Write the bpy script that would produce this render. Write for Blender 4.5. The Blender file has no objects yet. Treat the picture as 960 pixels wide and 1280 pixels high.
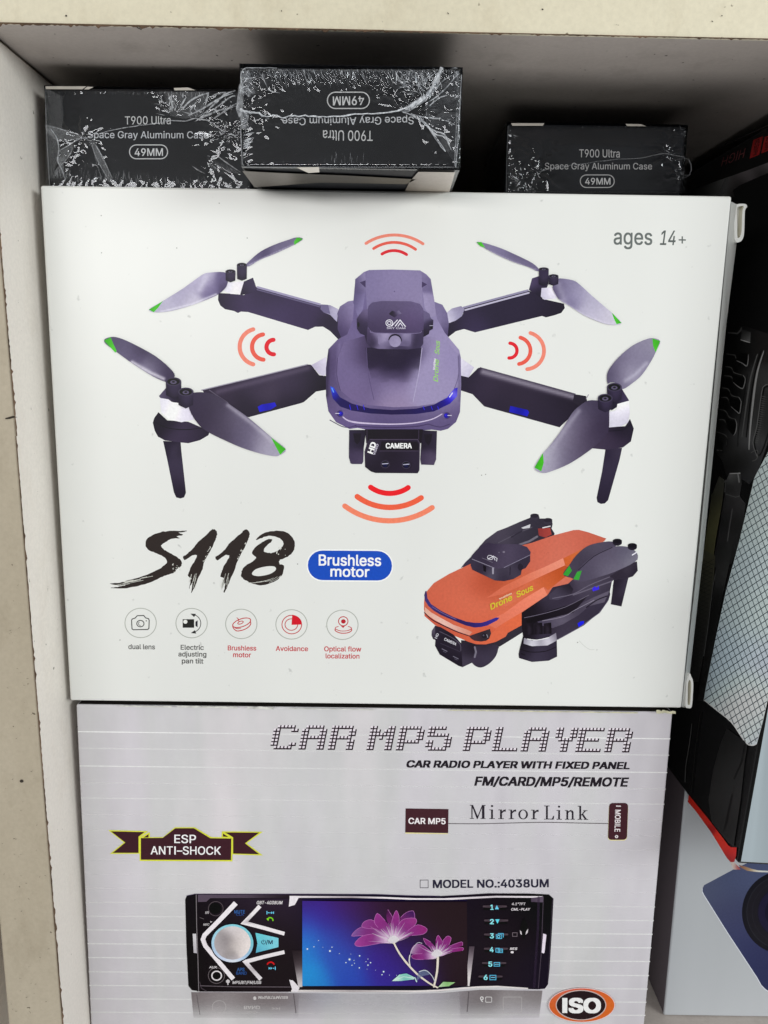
import bpy, bmesh, math, random
import numpy as np
from mathutils import Vector, Matrix
from mathutils.geometry import delaunay_2d_cdt

S = bpy.context.scene
COL = S.collection
R = math.radians

# ------------------------------------------------------------------ camera
FPX = 961.0                                   # focal length in pixels of the 960 x 1280 photograph
CP, CR, CY = 0.1915, 0.0163, -0.0018          # pitch down, roll, yaw
CAM = Vector((0.1326, -0.31, 0.3284))         # 31 cm in front of the white carton (x=0, y=0); shelf board at z=0
FWD = Vector((-math.sin(CY) * math.cos(CP), math.cos(CY) * math.cos(CP), -math.sin(CP)))
_r0 = Vector((math.cos(CY), math.sin(CY), 0)); _u0 = _r0.cross(FWD)
RGT = math.cos(CR) * _r0 + math.sin(CR) * _u0
UPV = RGT.cross(FWD)
cam_d = bpy.data.cameras.new('camera'); cam = bpy.data.objects.new('camera', cam_d); COL.objects.link(cam)
cam_d.sensor_fit = 'HORIZONTAL'; cam_d.sensor_width = 36.0; cam_d.lens = 36.0 * FPX / 960.0
cam_d.clip_start = 0.01; cam_d.clip_end = 50
_m = Matrix((RGT, UPV, -FWD)).transposed().to_4x4(); _m.translation = CAM
cam.matrix_world = _m
S.camera = cam
S.render.resolution_x, S.render.resolution_y = 768, 1024

# ------------------------------------------------------------------ light
S.view_settings.view_transform = 'Standard'; S.view_settings.look = 'None'
S.view_settings.exposure = 0.0; S.view_settings.gamma = 1.0
WORLD = 1.1
w = bpy.data.worlds.new('World'); S.world = w; w.use_nodes = True
_wt = w.node_tree; _bg = _wt.nodes['Background']; _bg.inputs[1].default_value = WORLD
_tc = _wt.nodes.new('ShaderNodeTexCoord'); _sx = _wt.nodes.new('ShaderNodeSeparateXYZ'); _mr = _wt.nodes.new('ShaderNodeMapRange')
_wr = _wt.nodes.new('ShaderNodeValToRGB'); _mr.inputs['From Min'].default_value = -1
_wt.links.new(_tc.outputs['Generated'], _sx.inputs[0]); _wt.links.new(_sx.outputs['Z'], _mr.inputs['Value']); _wt.links.new(_mr.outputs[0], _wr.inputs[0]); _wt.links.new(_wr.outputs[0], _bg.inputs[0])
# shop round the shelf: floor, aisle, ceiling; brightness shaped to keep the recess dark
_e = _wr.color_ramp.elements; _e[0].position = 0.0; _e[0].color = (2.4, 2.35, 2.28, 1); _e[1].position = 1.0; _e[1].color = (.75, .77, .8, 1)
for _p, _v in ((.045, 2.4), (.115, .10), (.5, .04), (.60, .16), (.80, .6)):
    _q = _e.new(_p); _q.color = (_v, _v * 1.0, _v * 1.0, 1)
def area(name, loc, target, sx, sy, power, col):
    d = bpy.data.lights.new(name, 'AREA'); d.shape = 'RECTANGLE'; d.size = sx; d.size_y = sy
    d.energy = power; d.color = col
    o = bpy.data.objects.new(name, d); COL.objects.link(o); o.location = loc
    o.rotation_euler = (Vector(target) - Vector(loc)).to_track_quat('-Z', 'Y').to_euler()
    return o
area('shop_lamp', (-0.45, -1.4, 0.57), (0.13, 0, 0.25), 1.5, 0.2, 12.2, (1.0, 0.985, 0.965))
area('shop_lamp', (1.35, -0.95, 0.64), (0.05, 0, 0.25), 0.8, 0.36, 13.8, (0.955, 1.0, 0.985))

# ------------------------------------------------------------------ helpers
def ray(px, py):
    return (RGT * ((px - 480) / FPX) - UPV * ((py - 640) / FPX) + FWD)
class Face:
    """a flat face of a carton; at() gives the point of the face seen at a place of the photograph"""
    def __init__(s, p, n):
        s.p = Vector(p); s.n = Vector(n).normalized(); s.k = 1
        if s.n.dot(CAM - s.p) < 0: s.n = -s.n
    def at(s, px, py, off=0.0):
        d = ray(px, py); t = (s.p - CAM).dot(s.n) / d.dot(s.n)
        return CAM + d * t + s.n * off
    def layer(s):
        s.k += 1
        return s.k * 2.0e-6
def yface(y): return Face((0, y, 0), (0, -1, 0))

def lin(c):
    return tuple((v / 255.0 / 12.92) if v <= 10 else ((v / 255.0 + 0.055) / 1.055) ** 2.4 for v in c)
INK = 1.06
def ink(c):
    return tuple(min(0.9, v * INK) for v in lin(c[:3]))

def tag(o, label=None, cat=None, group=None, kind=None):
    if label: o['label'] = label
    if cat: o['category'] = cat
    if group: o['group'] = group
    if kind: o['kind'] = kind
    return o
def empty(name, loc, label, cat, group=None):
    o = bpy.data.objects.new(name, None); COL.objects.link(o); o.location = loc; o.empty_display_size = 0.02
    return tag(o, label, cat, group)
def link(name, me, mats, parent=None):
    o = bpy.data.objects.new(name, me); COL.objects.link(o)
    for m in (mats if isinstance(mats, (list, tuple)) else [mats]): me.materials.append(m)
    if parent is not None:
        o.parent = parent
        off = parent.location if parent.parent is None else Vector((0, 0, 0))
        o.matrix_parent_inverse = Matrix.Translation(-off)
    return o
def from_bm(name, bm, mats, parent=None, smooth=False):
    me = bpy.data.meshes.new(name); bm.normal_update(); bm.to_mesh(me); bm.free()
    if smooth:
        for p in me.polygons: p.use_smooth = True
    return link(name, me, mats, parent)
def hexa(bm, f, b, mat=0):
    """box from four front corners and four back corners (TL, TR, BR, BL)"""
    v = [bm.verts.new(p) for p in list(f) + list(b)]
    q = [(0, 3, 2, 1), (4, 5, 6, 7), (0, 1, 5, 4), (1, 2, 6, 5), (2, 3, 7, 6), (3, 0, 4, 7)]
    fs = []
    for i in q:
        fc = bm.faces.new([v[j] for j in i]); fc.material_index = mat; fs.append(fc)
    bmesh.ops.recalc_face_normals(bm, faces=fs)
    return v
def bevel(bm, w, seg=3):
    bmesh.ops.bevel(bm, geom=bm.edges[:], offset=w, segments=seg, affect='EDGES', profile=0.5)
def subdiv_long(bm, n):
    bmesh.ops.subdivide_edges(bm, edges=bm.edges[:], cuts=n, use_grid_fill=True)
def axbox(bm, x0, x1, y0, y1, z0, z1, mat=0):
    return hexa(bm, [(x0, y0, z1), (x1, y0, z1), (x1, y0, z0), (x0, y0, z0)],
                [(x0, y1, z1), (x1, y1, z1), (x1, y1, z0), (x0, y1, z0)], mat)

# ------------------------------------------------------------------ materials
def mat(name):
    m = bpy.data.materials.new(name); m.use_nodes = True
    nt = m.node_tree; return m, nt, nt.nodes['Principled BSDF']
def nd(nt, t, **kw):
    n = nt.nodes.new(t)
    for k, v in kw.items():
        if k in n.inputs: n.inputs[k].default_value = v
        else: setattr(n, k, v)
    return n
def noise(nt, scale, detail=4, rough=0.6, vec=None, stretch=None):
    tc = nd(nt, 'ShaderNodeTexCoord'); src = tc.outputs['Object']
    if stretch:
        mp = nd(nt, 'ShaderNodeMapping'); mp.inputs['Scale'].default_value = stretch
        nt.links.new(src, mp.inputs['Vector']); src = mp.outputs['Vector']
    n = nd(nt, 'ShaderNodeTexNoise', Scale=scale, Detail=detail, Roughness=rough)
    nt.links.new(src, n.inputs['Vector']); return n.outputs['Fac']
def ramp(nt, fac, stops):
    r = nd(nt, 'ShaderNodeValToRGB'); e = r.color_ramp.elements
    while len(e) < len(stops): e.new(0.5)
    for el, (p, c) in zip(e, stops): el.position = p; el.color = tuple(c) + (1,) if len(c) == 3 else c
    nt.links.new(fac, r.inputs['Fac']); return r.outputs['Color']
def mix(nt, fac, a, b, mode='MIX'):
    n = nd(nt, 'ShaderNodeMix', data_type='RGBA', blend_type=mode)
    for s, v in ((n.inputs[0], fac), (n.inputs[6], a), (n.inputs[7], b)):
        if hasattr(v, 'is_output'): nt.links.new(v, s)
        else: s.default_value = v if not isinstance(v, tuple) else (tuple(v) + (1,))[:4]
    return n.outputs[2]
def bump(nt, bsdf, h, strength, dist):
    b = nd(nt, 'ShaderNodeBump', Strength=strength, Distance=dist)
    nt.links.new(h, b.inputs['Height']); nt.links.new(b.outputs['Normal'], bsdf.inputs['Normal']); return b
def grey(v): return (v, v, v)

def paper(name, col, var=0.04, rough=0.42, spec=0.35, vscale=9, stretch=(1, 1, 0.25), bscale=14, bdist=0.0012, dirt=0.0):
    m, nt, b = mat(name)
    f = noise(nt, vscale, 3, 0.55, stretch=stretch)
    c = ramp(nt, f, [(0.3, tuple(v * (1 - var) for v in col)), (0.7, tuple(min(.93, v * (1 + var)) for v in col))])
    if dirt > 0:
        g = noise(nt, 260, 2, 0.5)
        sp = ramp(nt, g, [(0.70, grey(0)), (0.78, grey(1))])
        c2 = mix(nt, sp, c, tuple(v * (1 - dirt) for v in col)); c = c2
    nt.links.new(c, b.inputs['Base Color'])
    b.inputs['Roughness'].default_value = rough; b.inputs['Specular IOR Level'].default_value = spec
    h = noise(nt, bscale, 3, 0.5, stretch=(1, 1, 0.5)); bump(nt, b, h, 0.35, bdist)
    return m
def inkmat(name, alpha=False, rough=0.42, spec=0.35, grain=0.10):
    m, nt, b = mat(name)
    a = nd(nt, 'ShaderNodeAttribute', attribute_name='Col')
    g = noise(nt, 900, 2, 0.6)
    gr = ramp(nt, g, [(0.25, grey(1 - grain)), (0.75, grey(1 + grain * .5))])
    c = mix(nt, 1.0, a.outputs['Color'], gr, 'MULTIPLY')
    nt.links.new(c, b.inputs['Base Color'])
    b.inputs['Roughness'].default_value = rough; b.inputs['Specular IOR Level'].default_value = spec
    h = noise(nt, 11, 3, 0.5, stretch=(1, 1, 0.5)); bump(nt, b, h, 0.35, 0.003)
    if alpha: nt.links.new(a.outputs['Alpha'], b.inputs['Alpha'])
    return m
M = {}
M['ink'] = inkmat('printed_ink', spec=0.22); M['inka'] = inkmat('printed_ink_tint', True, spec=0.22)
M['ink_dark'] = inkmat('printed_ink_glossy', rough=0.3, spec=0.25); M['ink_darka'] = inkmat('printed_ink_glossy_tint', True, rough=0.3, spec=0.25)
M['white_card'] = paper('white_laminated_card', (0.748, 0.756, 0.732), 0.05, rough=0.33, spec=0.5, vscale=7, stretch=(1.3, 1, .3), bscale=11, bdist=0.003, dirt=0.25)
M['card_edge'] = paper('bare_card', (0.62, 0.60, 0.50), 0.1, 0.8, 0.1)
M['silver_card'] = paper('silver_printed_card', (0.535, 0.515, 0.555), 0.07, 0.38, 0.4, vscale=7, stretch=(1.6, 1, 0.35), bscale=20, bdist=0.0016)
def silver():
    m, nt, b = mat('silver_printed_card')
    f = noise(nt, 16, 3, 0.55, stretch=(1.6, 1, 0.16))
    c = ramp(nt, f, [(0.28, (0.545, 0.52, 0.56)), (0.42, (0.615, 0.59, 0.63)), (0.55, (0.60, 0.595, 0.605)), (0.72, (0.685, 0.65, 0.675))])
    g = noise(nt, 55, 4, 0.6, stretch=(1, 1, .5)); c = mix(nt, 1.0, c, ramp(nt, g, [(.3, grey(.94)), (.7, grey(1.04))]), 'MULTIPLY')
    nt.links.new(c, b.inputs['Base Color']); b.inputs['Roughness'].default_value = 0.38; b.inputs['Specular IOR Level'].default_value = 0.4
    bump(nt, b, noise(nt, 20, 3, 0.5, stretch=(1, 1, .5)), 0.35, 0.0016)
    return m
M['silver_card'] = silver()
M['black_card'] = paper('black_card', (0.011, 0.0118, 0.0145), 0.3, 0.45, 0.14, vscale=60, stretch=(1, 1, 1))
M['gloss_black'] = paper('glossy_black_card', (0.008, 0.008, 0.0083), 0.25, 0.25, 0.2, bscale=10)
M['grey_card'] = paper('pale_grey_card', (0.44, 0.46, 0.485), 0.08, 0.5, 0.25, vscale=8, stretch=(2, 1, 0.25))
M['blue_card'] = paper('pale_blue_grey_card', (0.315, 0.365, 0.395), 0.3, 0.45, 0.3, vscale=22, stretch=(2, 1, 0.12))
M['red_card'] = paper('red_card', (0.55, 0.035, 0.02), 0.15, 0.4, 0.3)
M['grey_shaded'] = paper('shaded_grey_card', (0.115, 0.095, 0.105), 0.1, 0.6, 0.2)

# ------------------------------------------------------------------ printing on a face
def cat(pts, closed=True, n=5):
    """smooth curve through the points"""
    p = [np.array(q[:2], float) for q in pts]; out = []; N = len(p)
    rng = range(N if closed else N - 1)
    for i in rng:
        if closed: a, b, c, d = p[i - 1], p[i], p[(i + 1) % N], p[(i + 2) % N]
        else: a, b, c, d = p[max(i - 1, 0)], p[i], p[i + 1], p[min(i + 2, N - 1)]
        for k in range(n):
            t = k / n
            out.append(tuple(0.5 * ((2 * b) + (c - a) * t + (2 * a - 5 * b + 4 * c - d) * t * t + (3 * b - a - 3 * c + d) * t ** 3)))
    if not closed: out.append(tuple(p[-1]))
    return out
def ell(cx, cy, rx, ry, rot=0, a0=0, a1=360, n=28):
    c, s = math.cos(R(rot)), math.sin(R(rot)); full = abs(a1 - a0) >= 360
    out = []
    for i in range(n if full else n + 1):
        a = R(a0 + (a1 - a0) * i / n); x, y = rx * math.cos(a), ry * math.sin(a)
        out.append((cx + x * c - y * s, cy + x * s + y * c))
    return out
def rrect(x0, y0, x1, y1, r, n=6, slope=0.0):
    out = []
    for cx, cy, a in ((x1 - r, y0 + r, -90), (x1 - r, y1 - r, 0), (x0 + r, y1 - r, 90), (x0 + r, y0 + r, 180)):
        for i in range(n + 1):
            t = R(a + 90 * i / n); out.append((cx + r * math.cos(t), cy + r * math.sin(t)))
    return [(x, y + slope * (x - x0)) for x, y in out]
def arc3(a, b, c, n=18):
    ax, ay = a; bx, by = b; cx, cy = c
    d = 2 * (ax * (by - cy) + bx * (cy - ay) + cx * (ay - by))
    ux = ((ax * ax + ay * ay) * (by - cy) + (bx * bx + by * by) * (cy - ay) + (cx * cx + cy * cy) * (ay - by)) / d
    uy = ((ax * ax + ay * ay) * (cx - bx) + (bx * bx + by * by) * (ax - cx) + (cx * cx + cy * cy) * (bx - ax)) / d
    r = math.hypot(ax - ux, ay - uy); t0 = math.atan2(ay - uy, ax - ux); t1 = math.atan2(by - uy, bx - ux); t2 = math.atan2(cy - uy, cx - ux)
    def un(t, ref):
        while t - ref > math.pi: t -= 2 * math.pi
        while t - ref < -math.pi: t += 2 * math.pi
        return t
    t1 = un(t1, t0); t2 = un(t2, t1)
    return [(ux + r * math.cos(t0 + (t2 - t0) * i / n), uy + r * math.sin(t0 + (t2 - t0) * i / n)) for i in range(n + 1)]
def inside(poly, X, Y):
    res = np.zeros(X.shape, bool); n = len(poly); j = n - 1
    for i in range(n):
        xi, yi = poly[i]; xj, yj = poly[j]
        if yi != yj:
            res ^= ((yi > Y) != (yj > Y)) & (X < (xj - xi) * (Y - yi) / (yj - yi) + xi)
        j = i
    return res
def segdist(P, line):
    d = np.full(len(P), 1e9)
    for a, b in zip(line[:-1], line[1:]):
        a = np.array(a, float); b = np.array(b, float); ab = b - a; L = max(1e-9, ab @ ab)
        t = np.clip(((P - a) @ ab) / L, 0, 1); d = np.minimum(d, np.linalg.norm(P - a - t[:, None] * ab, axis=1))
    return d
def cen(pts):
    return (sum(p[0] for p in pts) / len(pts), sum(p[1] for p in pts) / len(pts))
def crop(x0, y0, s):
    """places read off an enlargement of the photograph"""
    def f(pts, *a):
        if a: return (x0 + pts / s, y0 + a[0] / s)
        return [(x0 + p[0] / s, y0 + p[1] / s) + tuple(p[2:]) for p in pts]
    f.s = s
    return f
import os
try: FONT = bpy.data.fonts.load(os.path.join(bpy.utils.system_resource('DATAFILES'), 'fonts', 'Inter.woff2'))
except Exception: FONT = None
def outlines(st, spacing=1.0):
    cu = bpy.data.curves.new('lettering', 'FONT'); cu.body = st.replace('I', '|') if FONT else st; cu.size = 1.0; cu.resolution_u = 3
    if FONT: cu.font = FONT
    cu.space_character = spacing; cu.fill_mode = 'NONE'
    ob = bpy.data.objects.new('lettering', cu); COL.objects.link(ob)
    dg = bpy.context.evaluated_depsgraph_get(); dg.update()
    me = bpy.data.meshes.new_from_object(ob.evaluated_get(dg))
    V = [(v.co.x, v.co.y) for v in me.vertices]
    adj = {}
    for e in me.edges:
        i, j = e.vertices[0], e.vertices[1]; adj.setdefault(i, []).append(j); adj.setdefault(j, []).append(i)
    bpy.data.objects.remove(ob); bpy.data.curves.remove(cu); bpy.data.meshes.remove(me)
    seen = set(); loops = []
    for i in range(len(V)):
        if i in seen: continue
        lp = [i]; seen.add(i); cur = i
        while True:
            c = [j for j in adj.get(cur, []) if j not in seen]
            if not c: break
            cur = min(c) if len(lp) == 1 else c[0]
            lp.append(cur); seen.add(cur)
        if len(lp) > 2: loops.append([V[j] for j in lp])
    for k, lp in enumerate(loops):                # plain upright capital I
        ys = [p[1] for p in lp]
        if FONT and max(ys) - min(ys) > 0.8 and len(lp) < 9:
            cx = sum(p[0] for p in lp) / len(lp)
            loops[k] = [(cx + math.copysign(.037, p[0] - cx), 0.0 if p[1] < .3 else CAPH) for p in lp]
    return loops
_gl = {}
def glyphs(st, bold=0.0, spacing=1.0):
    """filled letters; overlapping strokes of a letter and its heavier overprints are merged into one flat shape"""
    key = (st, round(bold, 4), spacing)
    if key in _gl: return _gl[key]
    base = outlines(st, spacing); e = min(bold, .05) * .8; loops = []
    for ox, oy in (((0, 0),) if e <= 0 else ((0, 0), (e, e * .7), (-e, e * .7), (e, -e * .7), (-e, -e * .7), (e, 0), (-e, 0))):
        loops += [[(x + ox, y + oy) for x, y in lp] for lp in base]
    pts = []; edges = []
    for lp in loops:
        b = len(pts); pts += lp; edges += [(b + i, b + (i + 1) % len(lp)) for i in range(len(lp))]
    if not pts: return [], []
    ov, oe, of, *_ = delaunay_2d_cdt([Vector(p) for p in pts], edges, [], 0, 1e-5)
    P = np.array([(v.x, v.y) for v in ov]); T = np.array([tuple(f) for f in of if len(f) == 3])
    C = P[T].mean(1); Wn = np.zeros(len(C), int)
    for lp in loops:
        L = np.array(lp); bb0, bb1 = L.min(0), L.max(0)
        k = np.where((C >= bb0).all(1) & (C <= bb1).all(1))[0]
        if not len(k): continue
        A = L; B = np.roll(L, -1, 0); cx = C[k, 0][:, None]; cy = C[k, 1][:, None]
        side = (B[:, 0] - A[:, 0]) * (cy - A[:, 1]) - (cx - A[:, 0]) * (B[:, 1] - A[:, 1])
        Wn[k] += ((A[:, 1] <= cy) & (B[:, 1] > cy) & (side > 0)).sum(1) - ((A[:, 1] > cy) & (B[:, 1] <= cy) & (side < 0)).sum(1)
    r = ([tuple(p) for p in P.tolist()], [list(map(int, t)) for t in T[Wn != 0]])
    _gl[key] = r
    return r
CAPH = max(v[1] for v in glyphs('H')[0])
POP = 1.0
class Print:
    def __init__(s, face, name, parent, mats=('ink', 'inka')):
        s.f = face; s.name = name; s.parent = parent; s.v = []; s.c = []; s.t = []; s.mi = []; s.mats = mats; s.gain = 1.0; s.pop = POP
    def add(s, pts2, tris, cols, a, off=None):
        off = s.f.layer() if off is None else off; b = len(s.v)
        for p in pts2: s.v.append(s.f.at(p[0], p[1], off))
        s.c.extend(cols)
        for t in tris: s.t.append([b + i for i in t]); s.mi.append(1 if a else 0)
    def shade(s, P, col, soft, alpha):
        """printed colour at each place: one colour, or colours pinned at places of the picture, with soft streaks on top"""
        P = np.array(P, float).reshape(-1, 2)
        if isinstance(col, list):
            K = np.array([c[:2] for c in col], float); V = np.array([c[2] for c in col], float)
            d2 = ((P[:, None, :] - K[None]) ** 2).sum(2)
            kk = ((K[:, None, :] - K[None]) ** 2).sum(2) + np.eye(len(K)) * 1e9; nn = np.sqrt(kk.min(1)); sg = max(1.0, 0.62 * float(np.median(nn)))
            si = np.clip(0.62 * nn, 0.6 * sg, 1.6 * sg)
            wt = np.exp(-d2 / (2 * si[None] ** 2)) + 2e-3 * (sg * sg) / (d2 + sg * sg); wt /= wt.sum(1, keepdims=True); A = wt @ V
        else: A = np.tile(np.array(col[:3], float), (len(P), 1))
        for line, wd, c, op in soft:
            g = op * np.exp(-(segdist(P, line) / wd) ** 2)[:, None]
            A = A * (1 - g) + np.array(c, float) * g
        A = A * s.gain
        if s.pop != 1:                            # contrast of the printed picture
            g = A.mean(1, keepdims=True); A = (g + (A - g) * (1 + (s.pop - 1) * .8) - 118) * s.pop + 113
        L = np.array([ink(c) for c in np.clip(A, 4, 255)])
        if alpha is None: al = np.ones(len(P))
        elif callable(alpha): al = np.array([alpha(x, y) for x, y in P])
        elif isinstance(alpha, list):
            K = np.array([c[:2] for c in alpha], float); V = np.array([c[2] for c in alpha], float)
            d2 = ((P[:, None, :] - K[None]) ** 2).sum(2) + 1.0
            wt = 1 / d2 ** 1.6; wt /= wt.sum(1, keepdims=True); al = wt @ V
        else: al = np.full(len(P), alpha)
        return [tuple(map(float, r)) + (float(x),) for r, x in zip(L, al)]
    def poly(s, pts, col, smooth=0, g=None, holes=(), soft=(), alpha=None, off=None):
        pts = [tuple(p[:2]) for p in pts]
        if smooth: pts = cat(pts, True, smooth)
        loops = [pts] + [list(h) for h in holes]
        grad = isinstance(col, list) or soft or callable(alpha) or isinstance(alpha, list)
        V = []; F = []
        for lp in loops:
            if grad:
                q = []
                for i, p in enumerate(lp):
                    n = lp[(i + 1) % len(lp)]; k = max(1, int(math.hypot(n[0] - p[0], n[1] - p[1]) / ((g or 2.2) * 1.3)))
                    q += [(p[0] + (n[0] - p[0]) * j / k, p[1] + (n[1] - p[1]) * j / k) for j in range(k)]
                lp = q
            b = len(V); V += lp; F.append(list(range(b, b + len(lp))))
        if grad:
            st = g or 2.2; x0 = min(p[0] for p in pts); x1 = max(p[0] for p in pts); y0 = min(p[1] for p in pts); y1 = max(p[1] for p in pts)
            X, Y = np.meshgrid(np.arange(x0 + st / 2, x1, st), np.arange(y0 + st / 2, y1, st)); X = X.ravel(); Y = Y.ravel()
            if len(X):
                k = inside(pts, X, Y)
                for h in holes: k &= ~inside(list(h), X, Y)
                P = np.stack([X[k], Y[k]], 1)
                if len(P):
                    dm = np.min([segdist(P, lp + [lp[0]]) for lp in loops], axis=0)
                    V += [tuple(q) for q in P[dm > st * 0.4]]
        ov, oe, of, *_ = delaunay_2d_cdt([Vector(v) for v in V], [], F, 2 if holes else 1, 1e-4)
        P2 = [(v.x, v.y) for v in ov]
        s.add(P2, of, s.shade(P2, col, soft, alpha), alpha is not None, off)
        return s
    def stroke(s, line, wd, col, closed=False, cap=True, alpha=None, soft=(), smooth=0):
        L = [tuple(p[:2]) for p in line]
        if smooth: L = cat(L, closed, smooth)
        N = len(L); P = []; W = wd if isinstance(wd, (list, tuple)) else None
        for i in range(N):
            a = L[(i - 1) % N] if (closed or i > 0) else None; b = L[i]; c = L[(i + 1) % N] if (closed or i < N - 1) else None
            d1 = (Vector(b) - Vector(a)).normalized() if a else None; d2 = (Vector(c) - Vector(b)).normalized() if c else None
            if d1 is None: d1 = d2
            if d2 is None: d2 = d1
            t = (d1 + d2); t = t.normalized() if t.length > 1e-6 else d1
            n = Vector((-t.y, t.x)); k = 1 / max(0.4, n.dot(Vector((-d1.y, d1.x))))
            u = i / max(1, N - 1)
            h = (np.interp(u, np.linspace(0, 1, len(W)), W) if W else wd) / 2 * k
            P.append((b[0] + n.x * h, b[1] + n.y * h)); P.append((b[0] - n.x * h, b[1] - n.y * h))
        T = [(2 * i, 2 * i + 1, 2 * ((i + 1) % N) + 1, 2 * ((i + 1) % N)) for i in range(N if closed else N - 1)]
        if cap and not closed:
            for e in (0, 1):
                i = 0 if e == 0 else N - 1
                b = L[i]; o = L[1] if e == 0 else L[N - 2]
                h = (W[0] if e == 0 else W[-1]) / 2 if W else wd / 2
                d = math.atan2(b[1] - o[1], b[0] - o[0]); base = len(P); P.append(b)
                fan = [(b[0] + h * math.cos(d + R(90 - 180 * k / 6)), b[1] + h * math.sin(d + R(90 - 180 * k / 6))) for k in range(7)]
                P += fan
                T += [(base, base + 1 + k, base + 2 + k) for k in range(6)]
        s.add(P, T, s.shade(P, col, soft, alpha), alpha is not None)
        return s
    def text(s, st, x0, y0, x1, y1, cap, col, bold=0.0, shear=0.0, alpha=None, up=None, spacing=1.0):
        """lettering with its baseline from (x0, y0) to (x1, y1) and capitals cap high"""
        V, T = glyphs(st, bold, spacing)
        if not V: return s
        mn = min(v[0] for v in V); mx = max(v[0] for v in V)
        d = Vector((x1 - x0, y1 - y0)); L = d.length; d /= L
        u = Vector((d.y, -d.x)) if up is None else Vector(up).normalized()
        k = cap / CAPH; sh = shear * cap; sx = (L - abs(sh)) / (mx - mn)
        P = []
        for x, y in V:
            q = Vector((x0, y0)) + d * ((x - mn) * sx + shear * y * k) + u * (y * k); P.append((q.x, q.y))
        s.add(P, T, s.shade(P, col, (), alpha), alpha is not None)
        return s
    def build(s, parent=None):
        me = bpy.data.meshes.new(s.name); me.from_pydata([tuple(v) for v in s.v], [], s.t); me.update()
        at = me.color_attributes.new('Col', 'FLOAT_COLOR', 'POINT')
        at.data.foreach_set('color', [x for c in s.c for x in c])
        o = link(s.name, me, [M[m] for m in s.mats], parent or s.parent)
        me.polygons.foreach_set('material_index', s.mi)
        # make every printed face look out of the carton
        fl = [p for p in me.polygons if p.normal.dot(s.f.n) < 0]
        if fl:
            bm = bmesh.new(); bm.from_mesh(me); bm.faces.ensure_lookup_table()
            bmesh.ops.reverse_faces(bm, faces=[bm.faces[p.index] for p in fl]); bm.to_mesh(me); bm.free()
        return o

# ------------------------------------------------------------------ the shelf
ZF = 0.0                                       # upper side of the shelf board the cartons stand on
YS = -0.025                                    # front of the shelf boards
def board_mat(name, a, b, dirt, scale=5, stretch=(1, 1, 1)):
    m, nt, bs = mat(name)
    f = noise(nt, scale, 5, 0.62, stretch=stretch)
    c = ramp(nt, f, [(0.28, a), (0.62, b)])
    g = noise(nt, 42, 6, 0.7, stretch=(1, 1, 0.55))
    st = ramp(nt, g, [(0.52, grey(0)), (0.72, grey(1))])
    st2 = mix(nt, 1.0, st, grey(0.45), 'MULTIPLY')
    c = mix(nt, st2, c, dirt)
    sp = ramp(nt, noise(nt, 330, 2, 0.5), [(0.735, grey(0)), (0.77, grey(1))])
    c = mix(nt, sp, c, tuple(v * 0.45 for v in dirt))
    ft = ramp(nt, noise(nt, 700, 2, 0.6), [(0.2, grey(0.93)), (0.8, grey(1.05))])
    c = mix(nt, 1.0, c, ft, 'MULTIPLY')
    nt.links.new(c, bs.inputs['Base Color']); bs.inputs['Roughness'].default_value = 0.55; bs.inputs['Specular IOR Level'].default_value = 0.25
    bump(nt, bs, noise(nt, 160, 5, 0.6), 0.25, 0.0006)
    return m
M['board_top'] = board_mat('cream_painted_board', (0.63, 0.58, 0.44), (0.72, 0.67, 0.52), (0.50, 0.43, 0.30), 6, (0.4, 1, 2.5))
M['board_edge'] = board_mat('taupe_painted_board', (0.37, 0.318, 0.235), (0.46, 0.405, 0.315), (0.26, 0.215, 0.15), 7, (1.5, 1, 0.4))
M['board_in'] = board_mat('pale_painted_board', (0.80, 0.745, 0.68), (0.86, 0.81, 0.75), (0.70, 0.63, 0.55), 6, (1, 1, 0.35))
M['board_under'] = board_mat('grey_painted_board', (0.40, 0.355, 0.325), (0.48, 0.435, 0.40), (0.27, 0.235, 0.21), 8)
M['raw_edge'] = paper('raw_brown_edge', (0.115, 0.075, 0.05), 0.5, 0.9, 0.05, vscale=90, stretch=(1, 1, 1))
M['back_board_gap_shade'] = paper('dark_back_board_gap_shade', (0.02, 0.017, 0.015), 0.3, 0.9, 0.05)
M['pencil'] = paper('dark_scuff', (0.05, 0.042, 0.035), 0.3, 0.9, 0.05)
SH = empty('wooden_shelf', (0.3, 0.12, 0), 'worn beige painted wooden shelf unit holding all the cartons', 'shelf')
fs = yface(YS)
zl, zr = fs.at(0, 29.5).z, fs.at(960, 50).z
xl = fs.at(21, 560).x
def sheet_box(name, x0, x1, y0, y1, z0, z1, m, parent=SH, bw=0.0008, top_slope=None):
    bm = bmesh.new(); axbox(bm, x0, x1, y0, y1, z0, z1)
    if bw: bevel(bm, bw, 2)
    return from_bm(name, bm, m, parent)
# the upper board, its underside slightly out of level
def board(name, x0, x1, y0, y1, za, zb, th, mf, mu, parent):
    bm = bmesh.new()
    hexa(bm, [(x0, y0, za + th), (x1, y0, zb + th), (x1, y0, zb), (x0, y0, za)], [(x0, y1, za + th), (x1, y1, zb + th), (x1, y1, zb), (x0, y1, za)])
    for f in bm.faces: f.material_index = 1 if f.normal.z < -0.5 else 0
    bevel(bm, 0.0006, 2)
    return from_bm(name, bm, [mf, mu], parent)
slope = (zr - zl) / (fs.at(960, 50).x - fs.at(0, 29.5).x)
X0, X1 = xl - 0.0205, 0.62
zat = lambda x: zl + slope * (x - fs.at(0, 29.5).x)
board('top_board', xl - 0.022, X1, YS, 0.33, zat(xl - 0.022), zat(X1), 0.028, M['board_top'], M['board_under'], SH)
bm = bmesh.new(); zt = zat(xl) - 0.0008
pl = [fs.at(78, 1280), fs.at(12, 1280), fs.at(-21, 29)]
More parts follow.
